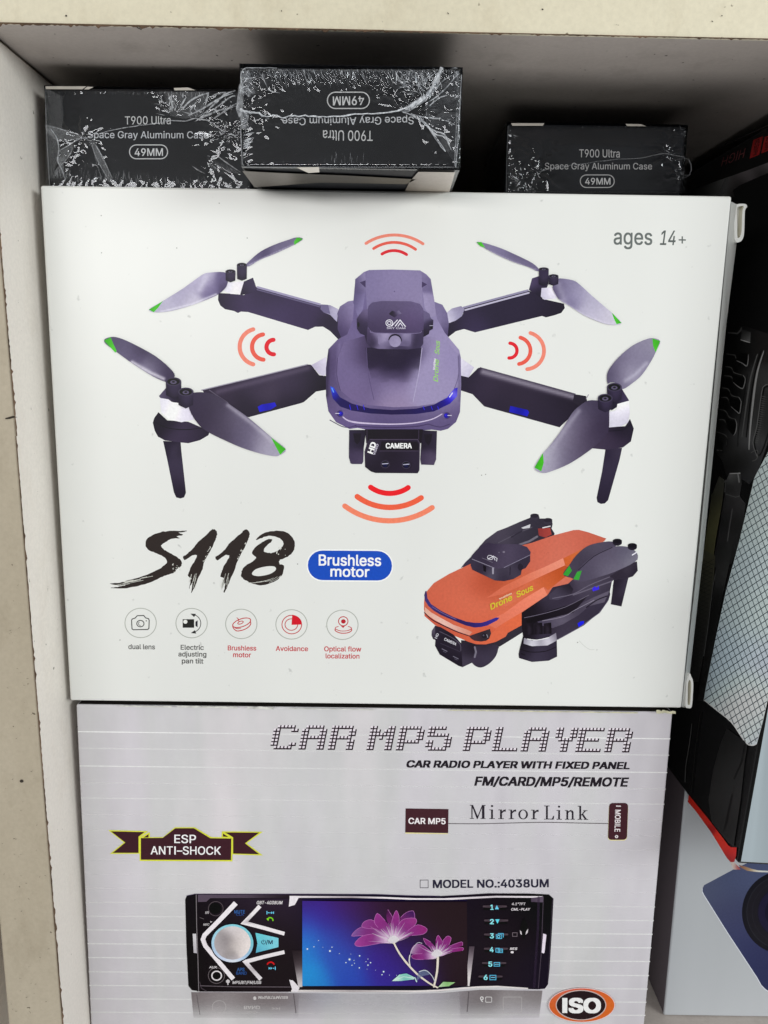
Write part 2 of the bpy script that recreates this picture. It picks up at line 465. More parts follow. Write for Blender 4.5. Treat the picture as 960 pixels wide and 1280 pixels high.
xb, xo = fs.at(78, 1280).x, fs.at(12, 1280).x
slant = (fs.at(8, 400).x - xb) / (fs.at(8, 400).z - fs.at(78, 1280).z)
zb = fs.at(78, 1280).z
xx = lambda z: xb + slant * (z - zb)
hexa(bm, [(xx(zt) - .0215, YS, zt), (xx(zt), YS, zt), (xx(-.02), YS, -.02), (xo - .0005, YS, -.02)],
     [(xx(zt) - .0215, .33, zt), (xx(zt), .33, zt), (xx(-.02), .33, -.02), (xo - .0005, .33, -.02)])
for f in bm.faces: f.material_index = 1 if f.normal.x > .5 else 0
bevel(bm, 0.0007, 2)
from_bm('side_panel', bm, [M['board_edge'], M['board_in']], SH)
sheet_box('bottom_board', xx(0) + 0.0006, X1, YS + 0.001, 0.33, -0.028, ZF, M['board_under'])
sheet_box('back_panel', xx(.2) - 0.01, X1, 0.331, 0.34, -0.028, zt + .02, M['back_board_gap_shade'])
sheet_box('side_panel', X1 + .0005, X1 + 0.019, YS, 0.34, -0.028, zat(X1) + .028, M['board_edge'])
# chipped raw edges of the boards and a few scuffs
rng = random.Random(5)
def ragged(face, a, b, n, w0, w1, seed, both=False):
    r = random.Random(seed); up = []; lo = []
    dx, dy = b[0] - a[0], b[1] - a[1]; L = math.hypot(dx, dy); nx, ny = -dy / L, dx / L
    for i in range(n + 1):
        t = i / n; wdt = w0 + (w1 - w0) * t; k = wdt * (0.45 + 0.9 * r.random()) + (wdt * 1.3 if r.random() < .1 else 0)
        x, y = a[0] + dx * t, a[1] + dy * t
        up.append((x - nx * wdt * .3, y - ny * wdt * .3)); lo.append((x + nx * k, y + ny * k))
    return up + lo[::-1]
def strip_obj(name, face, poly, m, parent, off):
    V = [Vector(p) for p in poly]; ov, oe, of, *_ = delaunay_2d_cdt(V, [], [list(range(len(V)))], 1, 1e-4)
    bm = bmesh.new(); vs = [bm.verts.new(face.at(v.x, v.y, off)) for v in ov]
    for f in of:
        try: bm.faces.new([vs[i] for i in f])
        except ValueError: pass
    bmesh.ops.recalc_face_normals(bm, faces=bm.faces[:])
    if bm.faces and sum((f.normal.dot(face.n) for f in bm.faces)) < 0: bmesh.ops.reverse_faces(bm, faces=bm.faces[:])
    r = bmesh.ops.extrude_face_region(bm, geom=bm.faces[:]); 
    for v in [g for g in r['geom'] if isinstance(g, bmesh.types.BMVert)]: v.co += face.n * 0.0002
    bmesh.ops.recalc_face_normals(bm, faces=bm.faces[:])
    return from_bm(name, bm, m, parent)
strip_obj('raw_edge', fs, ragged(fs, (-30, 28.2), (480, 38.2), 150, 2.0, 1.5, 1), M['raw_edge'], SH, 0.0001)
strip_obj('raw_edge', fs, ragged(fs, (480, 38.6), (985, 49.4), 150, 1.3, 1.0, 2), M['raw_edge'], SH, 0.0001)
strip_obj('raw_edge', fs, ragged(fs, (81, 1310), (20, 545), 190, 1.0, 0.9, 3), M['raw_edge'], SH, 0.0001)
strip_obj('raw_edge', fs, ragged(fs, (21, 545), (-24, 20), 150, 1.1, 1.0, 4), M['raw_edge'], SH, 0.0001)
bm = bmesh.new()
def blob(face, pts, bm, off=0.00025):
    ov, oe, of, *_ = delaunay_2d_cdt([Vector(p) for p in pts], [], [list(range(len(pts)))], 1, 1e-4)
    vs = [bm.verts.new(face.at(v.x, v.y, off)) for v in ov]
    for f in of: bm.faces.new([vs[i] for i in f])
blob(fs, ell(27.3, 976, 2.3, 2.0, 0, n=10), bm)
blob(fs, [(7, 522.5), (12, 521), (17, 519.6), (22, 521.5), (17, 522.3), (12, 523.6), (7, 524)], bm)
for k in range(80):
    x, y = rng.uniform(-5, 60), rng.uniform(700, 1270)
    if x < 8 + .0795 * (y - 400) - 6:
        L = rng.uniform(.3, 3.0); a = rng.uniform(-.9, .6); wv = rng.uniform(.15, .4)
        blob(fs, [(x, y - wv), (x + L * math.cos(a), y + L * math.sin(a)), (x, y + wv)], bm)
for x, y in ((678, 12), (83, 20), (352, 14), (902, 20), (890, 27), (560, 17)):
    blob(fs, ell(x, y, rng.uniform(.5, 1.5), rng.uniform(.5, 1.2), rng.uniform(0, 90), n=8), bm)
tag(from_bm('scuff_marks', bm, M['pencil'], SH), kind='stuff')
uf = Face((0.1, 0, zat(0.1)), (-slope, 0, -1)); bm = bmesh.new()
def scrib(pts, wd, bm=bm):
    P = []
    for i, (x, y) in enumerate(pts): P.append((x, y - wd / 2 * rng.uniform(.4, 1.2)))
    for x, y in reversed(pts): P.append((x, y + wd / 2 * rng.uniform(.4, 1.2)))
    blob(uf, P, bm, 0.00005)
scrib([(587, 99.5), (592, 98), (597, 99), (603, 96.5), (610, 98.2)], 1.5); scrib([(718, 78), (727, 79.5), (736, 80.5)], 1.0)
scrib([(732, 66), (736, 64)], .9); scrib([(773, 46.5), (776, 47.5)], 2.2); scrib([(171, 34), (177, 37)], 1.6); scrib([(197, 33), (204, 33.5)], 1.2)
scrib([(930, 95), (940, 92), (951, 90), (958, 88)], 1.0); scrib([(890, 70), (905, 72)], .6)
tag(from_bm('scuff_marks', bm, M['pencil'], SH), kind='stuff')
# the paler cabinet side beyond the left panel
bm = bmesh.new(); axbox(bm, -0.20, xo - 0.0235, -0.02, 0.3, -0.1, 0.5)
W = from_bm('wall', bm, M['board_in']); tag(W, 'pale painted wall beyond the left shelf panel', 'wall', kind='structure')

# ------------------------------------------------------------------ cartons
FA = yface(0.0)
def carton(name, tl, tr, br, bl, face, depth, m, parent, bw=0.0009, back=(0, 0), shaded_top=False):
    f = [face.at(*p) if not isinstance(p, Vector) else p for p in (tl, tr, br, bl)]
    b = [p + Vector((back[0], depth, back[1])) for p in f]
    bm = bmesh.new(); hexa(bm, f, b)
    if shaded_top:
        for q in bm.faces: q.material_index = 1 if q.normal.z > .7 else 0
    bevel(bm, bw, 3)
    return from_bm(name, bm, m, parent, False), f
DB = empty('drone_carton', FA.at(470, 880) + Vector((0, .06, 0)), 'large white carton printed with a purple drone, upright on the silver car player carton', 'box')
_, fd = carton('carton_body', (50, 231.5), (915.3, 245), (852.3, 885.3), (87.5, 876), FA, 0.105, M['white_card'], DB)
ZT = (fd[0].z + fd[1].z) / 2
# right end flap that bows outwards, with its two folded tabs
fl0, fl1 = yface(0.0012), yface(0.010)
bm = bmesh.new()
fr = [fl0.at(*p) for p in ((914, 252), (900, 404), (873.5, 690), (852, 884))]
ou = [fl1.at(*p) for p in ((926.5, 258), (908, 404), (879.2, 690), (857.5, 884))]
th = Vector((0.0, 0.0006, 0))
va = [bm.verts.new(p) for p in fr]; vb = [bm.verts.new(p) for p in ou]; vc = [bm.verts.new(p + Vector((-.0022, .0, 0))) for p in ou]; ve = [bm.verts.new(p + Vector((-.002, .001, 0))) for p in fr]
for i in range(3):
    bm.faces.new((va[i], va[i + 1], vb[i + 1], vb[i])); bm.faces.new((vb[i], vb[i + 1], vc[i + 1], vc[i])); bm.faces.new((vc[i], vc[i + 1], ve[i + 1], ve[i]))
for i in (0, 3): bm.faces.new((va[i], vb[i], vc[i], ve[i]))
bmesh.ops.recalc_face_normals(bm, faces=bm.faces[:])
side_flap = from_bm('side_flap', bm, M['white_card'], DB)
def fold_tab(outer, inner, y0, dy, parent):
    fc = yface(y0); bm = bmesh.new(); n = len(outer)
    o = [bm.verts.new(fc.at(*p)) for p in outer]; i_ = [bm.verts.new(fc.at(*p)) for p in inner]
    o2 = [bm.verts.new(v.co + Vector((-.001, dy, 0))) for v in o]; i2 = [bm.verts.new(v.co + Vector((-.001, dy, 0))) for v in i_]
    for k in range(n):
        j = (k + 1) % n
        for q, mi in (((o[k], o[j], i_[j], i_[k]), 0), ((o[k], o2[k], o2[j], o[j]), 0), ((i_[k], i_[j], i2[j], i2[k]), 1)):
            bm.faces.new(q).material_index = mi
    bmesh.ops.recalc_face_normals(bm, faces=bm.faces[:])
    return from_bm('folded_tab', bm, [M['white_card'], M['card_edge']], parent)
t1 = crop(820, 130, 4.414)
fold_tab(cat(t1([(428, 566), (448, 553), (490, 551), (504, 566), (491, 590), (487, 700), (480, 742), (460, 762), (436, 750), (432, 660)]), n=3),
         cat(t1([(446, 580), (458, 566), (478, 562), (485, 570), (477, 592), (473, 690), (466, 728), (456, 738), (449, 732), (448, 660)]), n=3), 0.006, 0.02, side_flap)
t2 = crop(800, 680, 4.0)
fold_tab(cat(t2([(232, 690), (248, 648), (256, 662), (266, 690), (264, 760), (258, 815), (240, 820), (228, 812), (230, 750)]), n=3),
         cat(t2([(240, 700), (247, 680), (252, 684), (256, 700), (254, 760), (250, 800), (243, 804), (238, 798), (239, 750)]), n=3), 0.004, 0.016, side_flap)

FB = yface(0.0015)
zb_ = fd[2].z - 0.0022; zb1 = fd[3].z - 0.0022
SB = empty('player_carton', FB.at(470, 1300), 'silver carton printed CAR MP5 PLAYER under the white drone carton', 'box')
SB.location.z = 0; SB.location.y = .05
tl, tr = FB.at(95, 880.8), FB.at(841, 890.4)
xbl, xbr = FB.at(112.8, 1280).x, FB.at(805.5, 1280).x
_, fb_ = carton('carton_body', tl, tr, Vector((xbr, .0015, 0.0004)), Vector((xbl, .0015, 0.0004)), FB, 0.11, [M['silver_card'], M['back_board_gap_shade']], SB, 0.0007, shaded_top=True)  # top face near-black: shade of the gap put into its colour
# torn, curling paper along the top edge of the silver carton
def ragged2(pts, w, seed, step=3.0):
    r = random.Random(seed); a = []; b = []
    for (x0, y0), (x1, y1) in zip(pts[:-1], pts[1:]):
        n = max(1, int((x1 - x0) / step))
        for i in range(n):
            t = i / n; x = x0 + (x1 - x0) * t; y = y0 + (y1 - y0) * t
            a.append((x, y - w * r.uniform(.25, .75))); b.append((x, y + w * r.uniform(.2, .7)))
    return a + b[::-1]
M['torn'] = paper('torn_white_paper', (0.6, 0.6, 0.56), 0.25, 0.8, 0.1, vscale=200)
M['torn_y'] = paper('torn_cream_paper', (0.55, 0.53, 0.38), 0.25, 0.8, 0.1, vscale=200)
ft = yface(-0.0002)
for seg, wd, sd in (([(150, 882.4), (218, 883.6)], 1.5, 1), ([(222, 883.2), (300, 884.6)], 2.0, 2), ([(309, 884.4), (345, 885.6)], 2.6, 3), ([(360, 885.6), (470, 887.2)], 1.0, 7)):
    strip_obj('torn_edge', ft, ragged2(seg, wd, sd), M['torn'], SB, 0)
strip_obj('torn_edge', ft, ragged2([(560, 887.6), (700, 889.6), (800, 891)], 1.1, 4), M['torn_y'], SB, 0)
strip_obj('torn_edge', ft, ragged2([(820, 888.9), (834, 889.6), (846, 890.8)], 3.4, 5, 2.0) , M['torn_y'], SB, 0.0004)

# ------------------------------------------------------------------ the two cartons at the right
ZB = 0.1287
def zplane(z): return Face((0, 0, z), (0, 0, 1 if z < CAM.z else -1))
B0 = zplane(ZB).at(922, 1080); B1 = zplane(ZB).at(838, 965)
B2 = yface(B0.y).at(960, 865)
eb = (B1 - B0); eb.z = 0; eb.normalize()
eu = (B2 - B0).normalized()
FR = Face(B0, eb.cross(eu))
top = FR.at(960, 157); hgt = (top - B0).dot(eu) - 0
er = eu.cross(eb).normalized()
if er.x < 0: er = -er
HB = empty('black_carton', B0 + er * .04 + eb * .1, 'tall glossy black carton with red bottom edge and a mesh picture, leaning at the right', 'box')
Dp, Wd = 0.26, 0.10
bm = bmesh.new(); f = [B0 + eu * hgt, B0 + eu * hgt + er * Wd, B0 + er * Wd, B0]; hexa(bm, f, [p + eb * Dp for p in f])
for q in bm.faces: q.material_index = 1 if q.normal.dot(-eb) > .7 else 0
bevel(bm, 0.0012, 3)
from_bm('carton_body', bm, [M['gloss_black'], M['blue_card']], HB)
FW = yface(0.03)
GB = empty('lens_carton', FW.at(900, 1271) + Vector((.02, .07, 0)), 'pale grey carton printed with a dark blue lens, under the tall black carton', 'box')
wl0, wl1 = FW.at(829.5, 1271), FW.at(857, 985)
xw0 = wl0.x + (wl1.x - wl0.x) / (wl1.z - wl0.z) * (0 - wl0.z)
ztw = ZB - 0.0006
xw1 = wl0.x + (wl1.x - wl0.x) / (wl1.z - wl0.z) * (ztw - wl0.z)
bm = bmesh.new(); f = [Vector((xw1, .03, ztw)), Vector((.46, .03, ztw)), Vector((.46, .03, .0003)), Vector((xw0, .03, .0003))]
hexa(bm, f, [p + Vector((0, .2, 0)) for p in f])
for q in bm.faces: q.material_index = 1 if q.normal.x < -.7 else 0  # left face darker and mauve: its shade is put into the colour
bevel(bm, 0.0008, 3)
from_bm('carton_body', bm, [M['grey_card'], M['grey_shaded']], GB)

# ------------------------------------------------------------------ watch boxes in shrink film
def film_mat():
    m, nt, b = mat('shrink_film'); out = nt.nodes['Material Output']; nt.nodes.remove(b)
    tr = nd(nt, 'ShaderNodeBsdfTransparent'); tr.inputs[0].default_value = (0.97, 0.975, 0.98, 1)
    gl = nd(nt, 'ShaderNodeBsdfGlossy', Roughness=0.16); gl.inputs['Color'].default_value = (1, 1, 1, 1)
    h1 = noise(nt, 90, 3, 0.5, stretch=(1, 1, 1)); bp = nd(nt, 'ShaderNodeBump', Strength=0.12, Distance=0.002)
    nt.links.new(h1, bp.inputs['Height']); nt.links.new(bp.outputs['Normal'], gl.inputs['Normal'])
    fr = nd(nt, 'ShaderNodeFresnel', IOR=1.45)
    cl = nd(nt, 'ShaderNodeMath', operation='MULTIPLY'); nt.links.new(fr.outputs[0], cl.inputs[0]); cl.inputs[1].default_value = 1.0
    mx = nd(nt, 'ShaderNodeMixShader'); nt.links.new(cl.outputs[0], mx.inputs[0])
    nt.links.new(tr.outputs[0], mx.inputs[1]); nt.links.new(gl.outputs[0], mx.inputs[2]); nt.links.new(mx.outputs[0], out.inputs['Surface'])
    return m
def crease_mat():
    m, nt, b = mat('film_crease')
    a = nd(nt, 'ShaderNodeAttribute', attribute_name='Col')
    b.inputs['Base Color'].default_value = (0.72, 0.75, 0.80, 1); b.inputs['Roughness'].default_value = 0.22  # pale base puts part of the folds' glint into the colour
    b.inputs['Specular IOR Level'].default_value = 1.0
    bump(nt, b, noise(nt, 700, 2, 0.5), 0.7, 0.002)
    f = noise(nt, 800, 2, 0.6); r = ramp(nt, f, [(0.28, grey(0.45)), (0.6, grey(1))])
    mu = nd(nt, 'ShaderNodeMath', operation='MULTIPLY'); nt.links.new(a.outputs['Alpha'], mu.inputs[0]); nt.links.new(r, mu.inputs[1])
    nt.links.new(mu.outputs[0], b.inputs['Alpha'])
    return m
def film_front_mat():
    m, nt, b = mat('puckered_film'); out = nt.nodes['Material Output']; nt.nodes.remove(b)
    tr = nd(nt, 'ShaderNodeBsdfTransparent'); tr.inputs[0].default_value = (0.95, 0.96, 0.97, 1)
    gl = nd(nt, 'ShaderNodeBsdfGlossy', Roughness=0.055); gl.inputs['Color'].default_value = (0.92, 0.95, 1, 1)
    fr = nd(nt, 'ShaderNodeFresnel', IOR=1.45); mx = nd(nt, 'ShaderNodeMixShader'); nt.links.new(fr.outputs[0], mx.inputs[0])
    nt.links.new(tr.outputs[0], mx.inputs[1]); nt.links.new(gl.outputs[0], mx.inputs[2]); nt.links.new(mx.outputs[0], out.inputs['Surface'])
    return m
M['film'] = film_mat(); M['crease'] = crease_mat(); M['film_front'] = film_front_mat()
from mathutils import noise as mnoise
def film_front(face, rect, gathers, edges, crumples, parent, step=1.1, seed=1, calm=.16):
    '''the front sheet of the film, drawn tight and puckered: folds fan out from gathers, run in from the edges and crumple in patches'''
    r = random.Random(seed); x0, y0, x1, y1 = rect; nx = int((x1 - x0) / step) + 1; ny = int((y1 - y0) / step) + 1
    X, Y = np.meshgrid(np.linspace(x0, x1, nx), np.linspace(y0, y1, ny)); H = np.zeros_like(X)
    def nz(sc, off): return np.array([mnoise.noise((x * sc, y * sc, off)) for x, y in zip(X.ravel(), Y.ravel())]).reshape(X.shape)
    n1, n2, n3 = nz(.045, seed), nz(.13, seed + 5), nz(.33, seed + 9)
    H += n1 * calm
    for cx, cy, a0, a1, rad, nf, amp in gathers:
        dx, dy = X - cx, Y - cy; d = np.hypot(dx, dy) + 1e-3; th = np.arctan2(dy, dx); am, hw = R((a0 + a1) / 2), R((a1 - a0) / 2)
        da = np.abs((th - am + np.pi) % (2 * np.pi) - np.pi); wa = np.clip((hw - da) / .25 + .5, 0, 1) if a1 - a0 < 360 else 1
        ph = .62 * nf * th + 2.0 * n2 + 2.6 * n1 + r.uniform(0, 6)
        H += amp * wa * np.exp(-(d / rad) ** 1.5) * np.minimum(1, d / 5) * (np.sin(ph) * .8 + np.sin(2.0 * ph + 1.3) * .2) * (.6 + .8 * np.clip(n2 + .5, 0, 1))
    for side, L, lam, skew, amp in edges:
        dd = {'top': Y - y0, 'bottom': y1 - Y, 'left': X - x0, 'right': x1 - X}[side]; al = X if side in ('top', 'bottom') else Y
        H += amp * np.exp(-(dd / L) ** 2) * np.sin(6.283 * (al + skew * dd) / (1.15 * lam) + 2.5 * n2 + 6 * n1) * (.35 + np.clip(1.6 * n1 + .6, 0, 1.2))
    for cx, cy, rx, ry, amp in crumples:
        wgt = np.exp(-(((X - cx) / rx) ** 2 + ((Y - cy) / ry) ** 2)); H += amp * wgt * (np.abs(n2) * 1.9)
    H -= H.min(); edge = np.clip(np.minimum.reduce([X - x0, x1 - X, Y - y0, y1 - Y]) / 2.5, 0, 1); H *= edge
    bm = bmesh.new(); vs = [bm.verts.new(face.at(X[j, i], Y[j, i], 0.00055 + H[j, i] * 1.7e-4)) for j in range(ny) for i in range(nx)]
    for j in range(ny - 1):
        for i in range(nx - 1): bm.faces.new((vs[j * nx + i], vs[(j + 1) * nx + i], vs[(j + 1) * nx + i + 1], vs[j * nx + i + 1]))
    return from_bm('film_front', bm, M['film_front'], parent, True)
M['sleeve_pale'] = paper('pale_film_label', (0.50, 0.47, 0.42), 0.2, 0.35, 0.3, vscale=60)
class Film(Print):
    """folds and gathers of the film: small raised ridges on the face they lie on"""
    def __init__(s, face, parent, off):
        s.f = face; s.parent = parent; s.base = off; s.V = []; s.A = []; s.T = []; s.r = random.Random(9); s.n = 0; s.clip = None
    def ridge(s, line, wd, a=0.6, h=0.5, smooth=0, taper=(0.15, 1, 0.1), jit=0.0):
        L = [tuple(p[:2]) for p in line]
        if s.clip: L = [(min(max(x, s.clip[0]), s.clip[2]), min(max(y, s.clip[1]), s.clip[3])) for x, y in L]
        if smooth: L = cat(L, False, smooth)
        if jit: L = [(x + s.r.gauss(0, jit), y + s.r.gauss(0, jit)) for x, y in L]
        N = len(L); b = len(s.V); s.n += 1; o = s.base + (s.n % 60) * 4e-6
        for i, p in enumerate(L):
            q0, q1 = L[max(0, i - 1)], L[min(N - 1, i + 1)]; dx, dy = q1[0] - q0[0], q1[1] - q0[1]; l = math.hypot(dx, dy) or 1
            u = i / max(1, N - 1); k = float(np.interp(u, np.linspace(0, 1, len(taper)), taper)) * wd / 2 * s.r.uniform(.75, 1.25)
            nx, ny = -dy / l * k, dx / l * k
            s.V += [s.f.at(p[0] + nx, p[1] + ny, o), s.f.at(p[0], p[1], o + h * k * 3e-4), s.f.at(p[0] - nx, p[1] - ny, o)]
            s.A += [a * .55, a, a * .55]
        for i in range(N - 1):
            j = b + 3 * i
            s.T += [(j, j + 3, j + 4, j + 1), (j + 1, j + 4, j + 5, j + 2)]
    def burst(s, cx, cy, a0, a1, n, r0, r1, wd, a=0.5, bend=0.3):
        '''creases running out from where the film is gathered; each starts off-centre and wanders'''
        for i in range(int(n * .55)):
            t = R(s.r.uniform(a0, a1)); q0 = s.r.uniform(0, .55) * r1; L = s.r.uniform(.12, .5) * r1 * s.r.uniform(.5, 1.2)
            ox, oy = s.r.gauss(0, .13) * r1, s.r.gauss(0, .13) * r1; g = t + s.r.gauss(0, bend); x, y = cx + ox + math.cos(t) * q0, cy + oy + math.sin(t) * q0; pts = [(x, y)]
            for k in range(3): g += s.r.gauss(0, bend * .9); x += math.cos(g) * L / 3; y += math.sin(g) * L / 3; pts.append((x, y))
            hot = s.r.random() < .3
            s.ridge(pts, wd * s.r.uniform(.4, 1.0) * (1.35 if hot else 1), min(1, a * (1.8 if hot else s.r.uniform(.3, 1.0))), taper=(.15, 1, .6, .1))
    def ticks(s, x0, y0, x1, y1, n, lmin, lmax, ang, wd, a=0.5, spread=12):
        n = int(n * 1.4)
        for i in range(n):
            t = (i + s.r.random()) / n; x = x0 + (x1 - x0) * t; y = y0 + (y1 - y0) * t
            L = s.r.uniform(lmin, lmax); g = R(ang + s.r.uniform(-spread, spread)); st = s.r.uniform(0, .35) * L
            s.ridge([(x + math.cos(g) * (st + L * k), y + math.sin(g) * (st + L * k)) for k in (0, .4, .75, 1)], wd * s.r.uniform(.4, 1.05), a * s.r.choice((.25, .4, .6, .9, 1.3)), jit=.25)
    def specks(s, x0, y0, x1, y1, n, a=0.4, wd=0.9):
        for i in range(n):
            x, y = s.r.uniform(x0, x1), s.r.uniform(y0, y1); g = s.r.uniform(0, 6.28); L = s.r.uniform(.4, 2.2)
            s.ridge([(x, y), (x + math.cos(g) * L, y + math.sin(g) * L)], wd * s.r.uniform(.4, 1.2), a * s.r.uniform(.2, 1.2), taper=(.5, .5))
    def sheet(s, pts, a):
        """a doubled fold of film, paler than the rest"""
        o = s.base + (s.n % 60) * 4e-6; s.n += 1; b = len(s.V)
        ov, oe, of, *_ = delaunay_2d_cdt([Vector(p) for p in pts], [], [list(range(len(pts)))], 1, 1e-4)
        for v in ov: s.V.append(s.f.at(v.x, v.y, o)); s.A.append(a * s.r.uniform(.6, 1.2))
        s.T += [tuple(b + i for i in f) for f in of]
    def build(s, name='film_creases'):
        me = bpy.data.meshes.new(name); me.from_pydata([tuple(v) for v in s.V], [], s.T); me.update()
        at = me.color_attributes.new('Col', 'FLOAT_COLOR', 'POINT'); at.data.foreach_set('color', [x for q in s.A for x in (1, 1, 1, q)])
        return link(name, me, M['crease'], s.parent)
def watch_box(name, tl, tr, Y, zbot, depth, label, bw=0.0009):
    fc = yface(Y); a, b = fc.at(*tl), fc.at(*tr)
    a.z = max(a.z, b.z); b.z = a.z
    root = empty(name, Vector(((a.x + b.x) / 2, Y + depth / 2, zbot)), label, 'box', 'shrink-wrapped black watch boxes')
    bm = bmesh.new(); axbox(bm, a.x, b.x, Y, Y + depth, zbot, a.z); bevel(bm, bw, 2)
    from_bm('carton_body', bm, M['black_card'], root)
    e = 0.0005
    bm = bmesh.new(); axbox(bm, a.x - e, b.x + e, Y - e, Y + depth + e, zbot + 0.00004, a.z + e)
    bmesh.ops.delete(bm, geom=[f for f in bm.faces if f.normal.y < -.9], context='FACES')
    film = from_bm('shrink_film', bm, M['film'], root)
    fc.k = 30
    return root, fc, film, (a, b)
MATK = ('ink', 'inka')
WHITE = (246, 248, 250)
# left box -----------------------------------------------------------------
zb = ZT + 0.0006
WL, f1, film1, c1 = watch_box('watch_box', (57.5, 111), (313.5, 113.5), 0.008, zb, 0.078, 'black watch box in crumpled clear film on the left end of the white carton')
p = Print(f1, 'lettering', WL)
p.text('T900 Ultra', 156.2, 155.6, 213.5, 155.2, 10.0, (238, 240, 244), 0.004)
p.text('Space Gray Aluminum Case', 110, 172.6, 260.5, 173, 8.6, (230, 232, 236), 0.006)
p.text('49MM', 168.3, 194.9, 203.8, 194.7, 9.2, WHITE, 0.014)
p.stroke(rrect(162, 181.2, 209.5, 198.5, 8.4), 1.25, (238, 240, 244), closed=True)
p.build()
q = crop(50, 95, 6.0); u = crop(190, 80, 6.857)
film_front(f1, (57.8, 112, 312, 241), [(104, 173, 0, 360, 24, 11, 1.1), (218, 142, -165, -15, 26, 13, 1.4), (252, 146, -120, 30, 34, 13, 1.5), (288, 170, 0, 360, 26, 13, 1.5), (262, 202, 20, 90, 40, 13, 1.1)], [('top', 6, 6, .2, .7), ('bottom', 11, 9, -.15, .6), ('left', 7, 9, .2, .8)], [(284, 165, 22, 22, 2.0), (84, 190, 14, 22, 1.2), (225, 128, 26, 14, 1.2)], film1, seed=2)
F = Film(f1, film1, 0.00105); F.clip = (58, 111.5, 312, 240)
F.sheet(q([(45, 370), (120, 385), (300, 440), (340, 470), (220, 500), (130, 490), (55, 420)]), .22)
F.sheet(q([(50, 395), (110, 420), (140, 470), (150, 560), (140, 640), (100, 760), (75, 780), (60, 640)]), .10)
F.sheet(q([(140, 560), (250, 510), (250, 580), (200, 650), (150, 690)]), .22)
F.sheet(q([(50, 100), (175, 160), (185, 300), (170, 400), (55, 370)]), .07)
F.sheet(q([(380, 480), (420, 500), (480, 620), (560, 800), (520, 800), (440, 650)]), .18)
F.ridge(q([(45, 375), (150, 400), (300, 450)]), 1.2, .5, smooth=3)
F.ridge(q([(90, 405), (135, 470), (150, 560), (140, 640), (170, 700), (200, 790)]), 2.2, .55, smooth=3, taper=(.5, 1, .4))
F.ridge(q([(140, 575), (200, 540), (280, 490), (340, 470)]), 1.6, .6, smooth=3)
F.ridge(q([(150, 690), (200, 640), (245, 570), (260, 510)]), 1.5, .4, smooth=3)
for k in range(12): F.ridge(q([(90 + k * 12, 790 - k * 2), (120 + k * 6, 730), (140 + k * 4, 690 - k * 6)]), .9, .35, smooth=2, jit=.3)
F.burst(*q(340, 470), -200, 80, 26, 2, 12, 1.0, .7); F.burst(*q(400, 480), 20, 110, 14, 1, 16, .9, .6)
for k in range(16): F.ridge(q([(385 + k * 5, 490 + k * 18), (400 + k * 5, 520 + k * 18)]), 1.6, .75, jit=.4)
F.ridge(q([(410, 500), (470, 600), (560, 790)]), 2.0, .45, smooth=4); F.ridge(q([(400, 530), (440, 640), (520, 780)]), 1.2, .4, smooth=4)
F.ridge(q([(340, 475), (400, 455), (560, 410), (700, 385), (800, 370), (960, 350)]), 1.3, .62, smooth=4, taper=(.8, .7, .9, .8), jit=.25)
F.ridge(u([(120, 490), (200, 492), (290, 495), (380, 475), (430, 480), (510, 505), (570, 550), (630, 590)]), 1.5, .8, smooth=4, taper=(.8, 1, .8), jit=.25)
F.burst(*u(170, 420), -135, -60, 40, 4, 26, 1.1, .75); F.burst(*u(165, 460), -150, -95, 18, 2, 26, .9, .55)
F.burst(*u(400, 460), -150, -30, 44, 2, 22, 1.0, .65); F.burst(*u(400, 470), -60, 10, 14, 2, 18, 1.4, .6)
for a in ([(170, 270), (175, 330), (185, 400)], [(300, 290), (270, 340), (240, 400)], [(390, 330), (350, 380), (330, 410)], [(270, 260), (272, 300)]):
    F.ridge(u(a), 2.6, .75, smooth=4, taper=(.3, 1, .2))
for a in ([(440, 440), (490, 400), (560, 330), (650, 260), (720, 235)], [(470, 430), (560, 380), (660, 300), (720, 280)], [(500, 300), (560, 265), (640, 250)], [(530, 480), (600, 430), (690, 370), (730, 345)], [(450, 390), (480, 300), (490, 250)]):
    F.ridge(u(a), 2.6, .62, smooth=4, taper=(.3, 1, .5), jit=.2)
F.ridge(u([(590, 300), (630, 270), (690, 245)]), 4.5, .55, smooth=3)
F.burst(*u(650, 600), 0, 360, 60, 2, 15, 1.1, .55, .5); F.burst(*u(700, 560), -60, 120, 40, 3, 17, 1.0, .5, .4)
F.ridge(u([(545, 770), (600, 820), (700, 890), (760, 930)]), 2.0, .6, smooth=4); F.ridge(u([(350, 880), (400, 915), (460, 945)]), 1.9, .55, smooth=4)
for k in range(14): F.ridge(u([(480 + k * 18, 800 + k * 7), (510 + k * 18, 870 + k * 6), (530 + k * 18, 930)]), 1.0, .4, smooth=2, jit=.3)
F.burst(*u(495, 800), 0, 360, 10, 0, 3, 1.6, .8); F.burst(*u(500, 580), 40, 120, 5, 2, 9, 1.4, .5)
F.ticks(80, 229, 160, 230, 30, 4, 15, -82, 1.1, .42, 10); F.ticks(160, 231, 290, 234, 40, 3, 13, -100, 1.0, .34, 12)
F.ticks(120, 114, 205, 115, 16, 2, 6, 88, 1.0, .4, 20); F.ticks(196, 115, 260, 115, 26, 2, 9, 85, 1.0, .5, 20)
F.specks(62, 118, 300, 228, 40, .14, .8)
F.burst(284, 168, 0, 360, 40, 2, 20, 1.2, .7, .6); F.burst(250, 150, 150, 330, 16, 2, 14, 1.1, .6); F.burst(292, 132, 90, 270, 22, 2, 16, 1.2, .6)
for a in ([(228, 139), (238, 128), (250, 121), (262, 117)], [(236, 146), (256, 136), (276, 124), (292, 118)], [(246, 152), (262, 144), (280, 138), (296, 134)]): F.ridge(a, 3.0, .75, smooth=4, taper=(.3, 1, .7, .2), jit=.2)
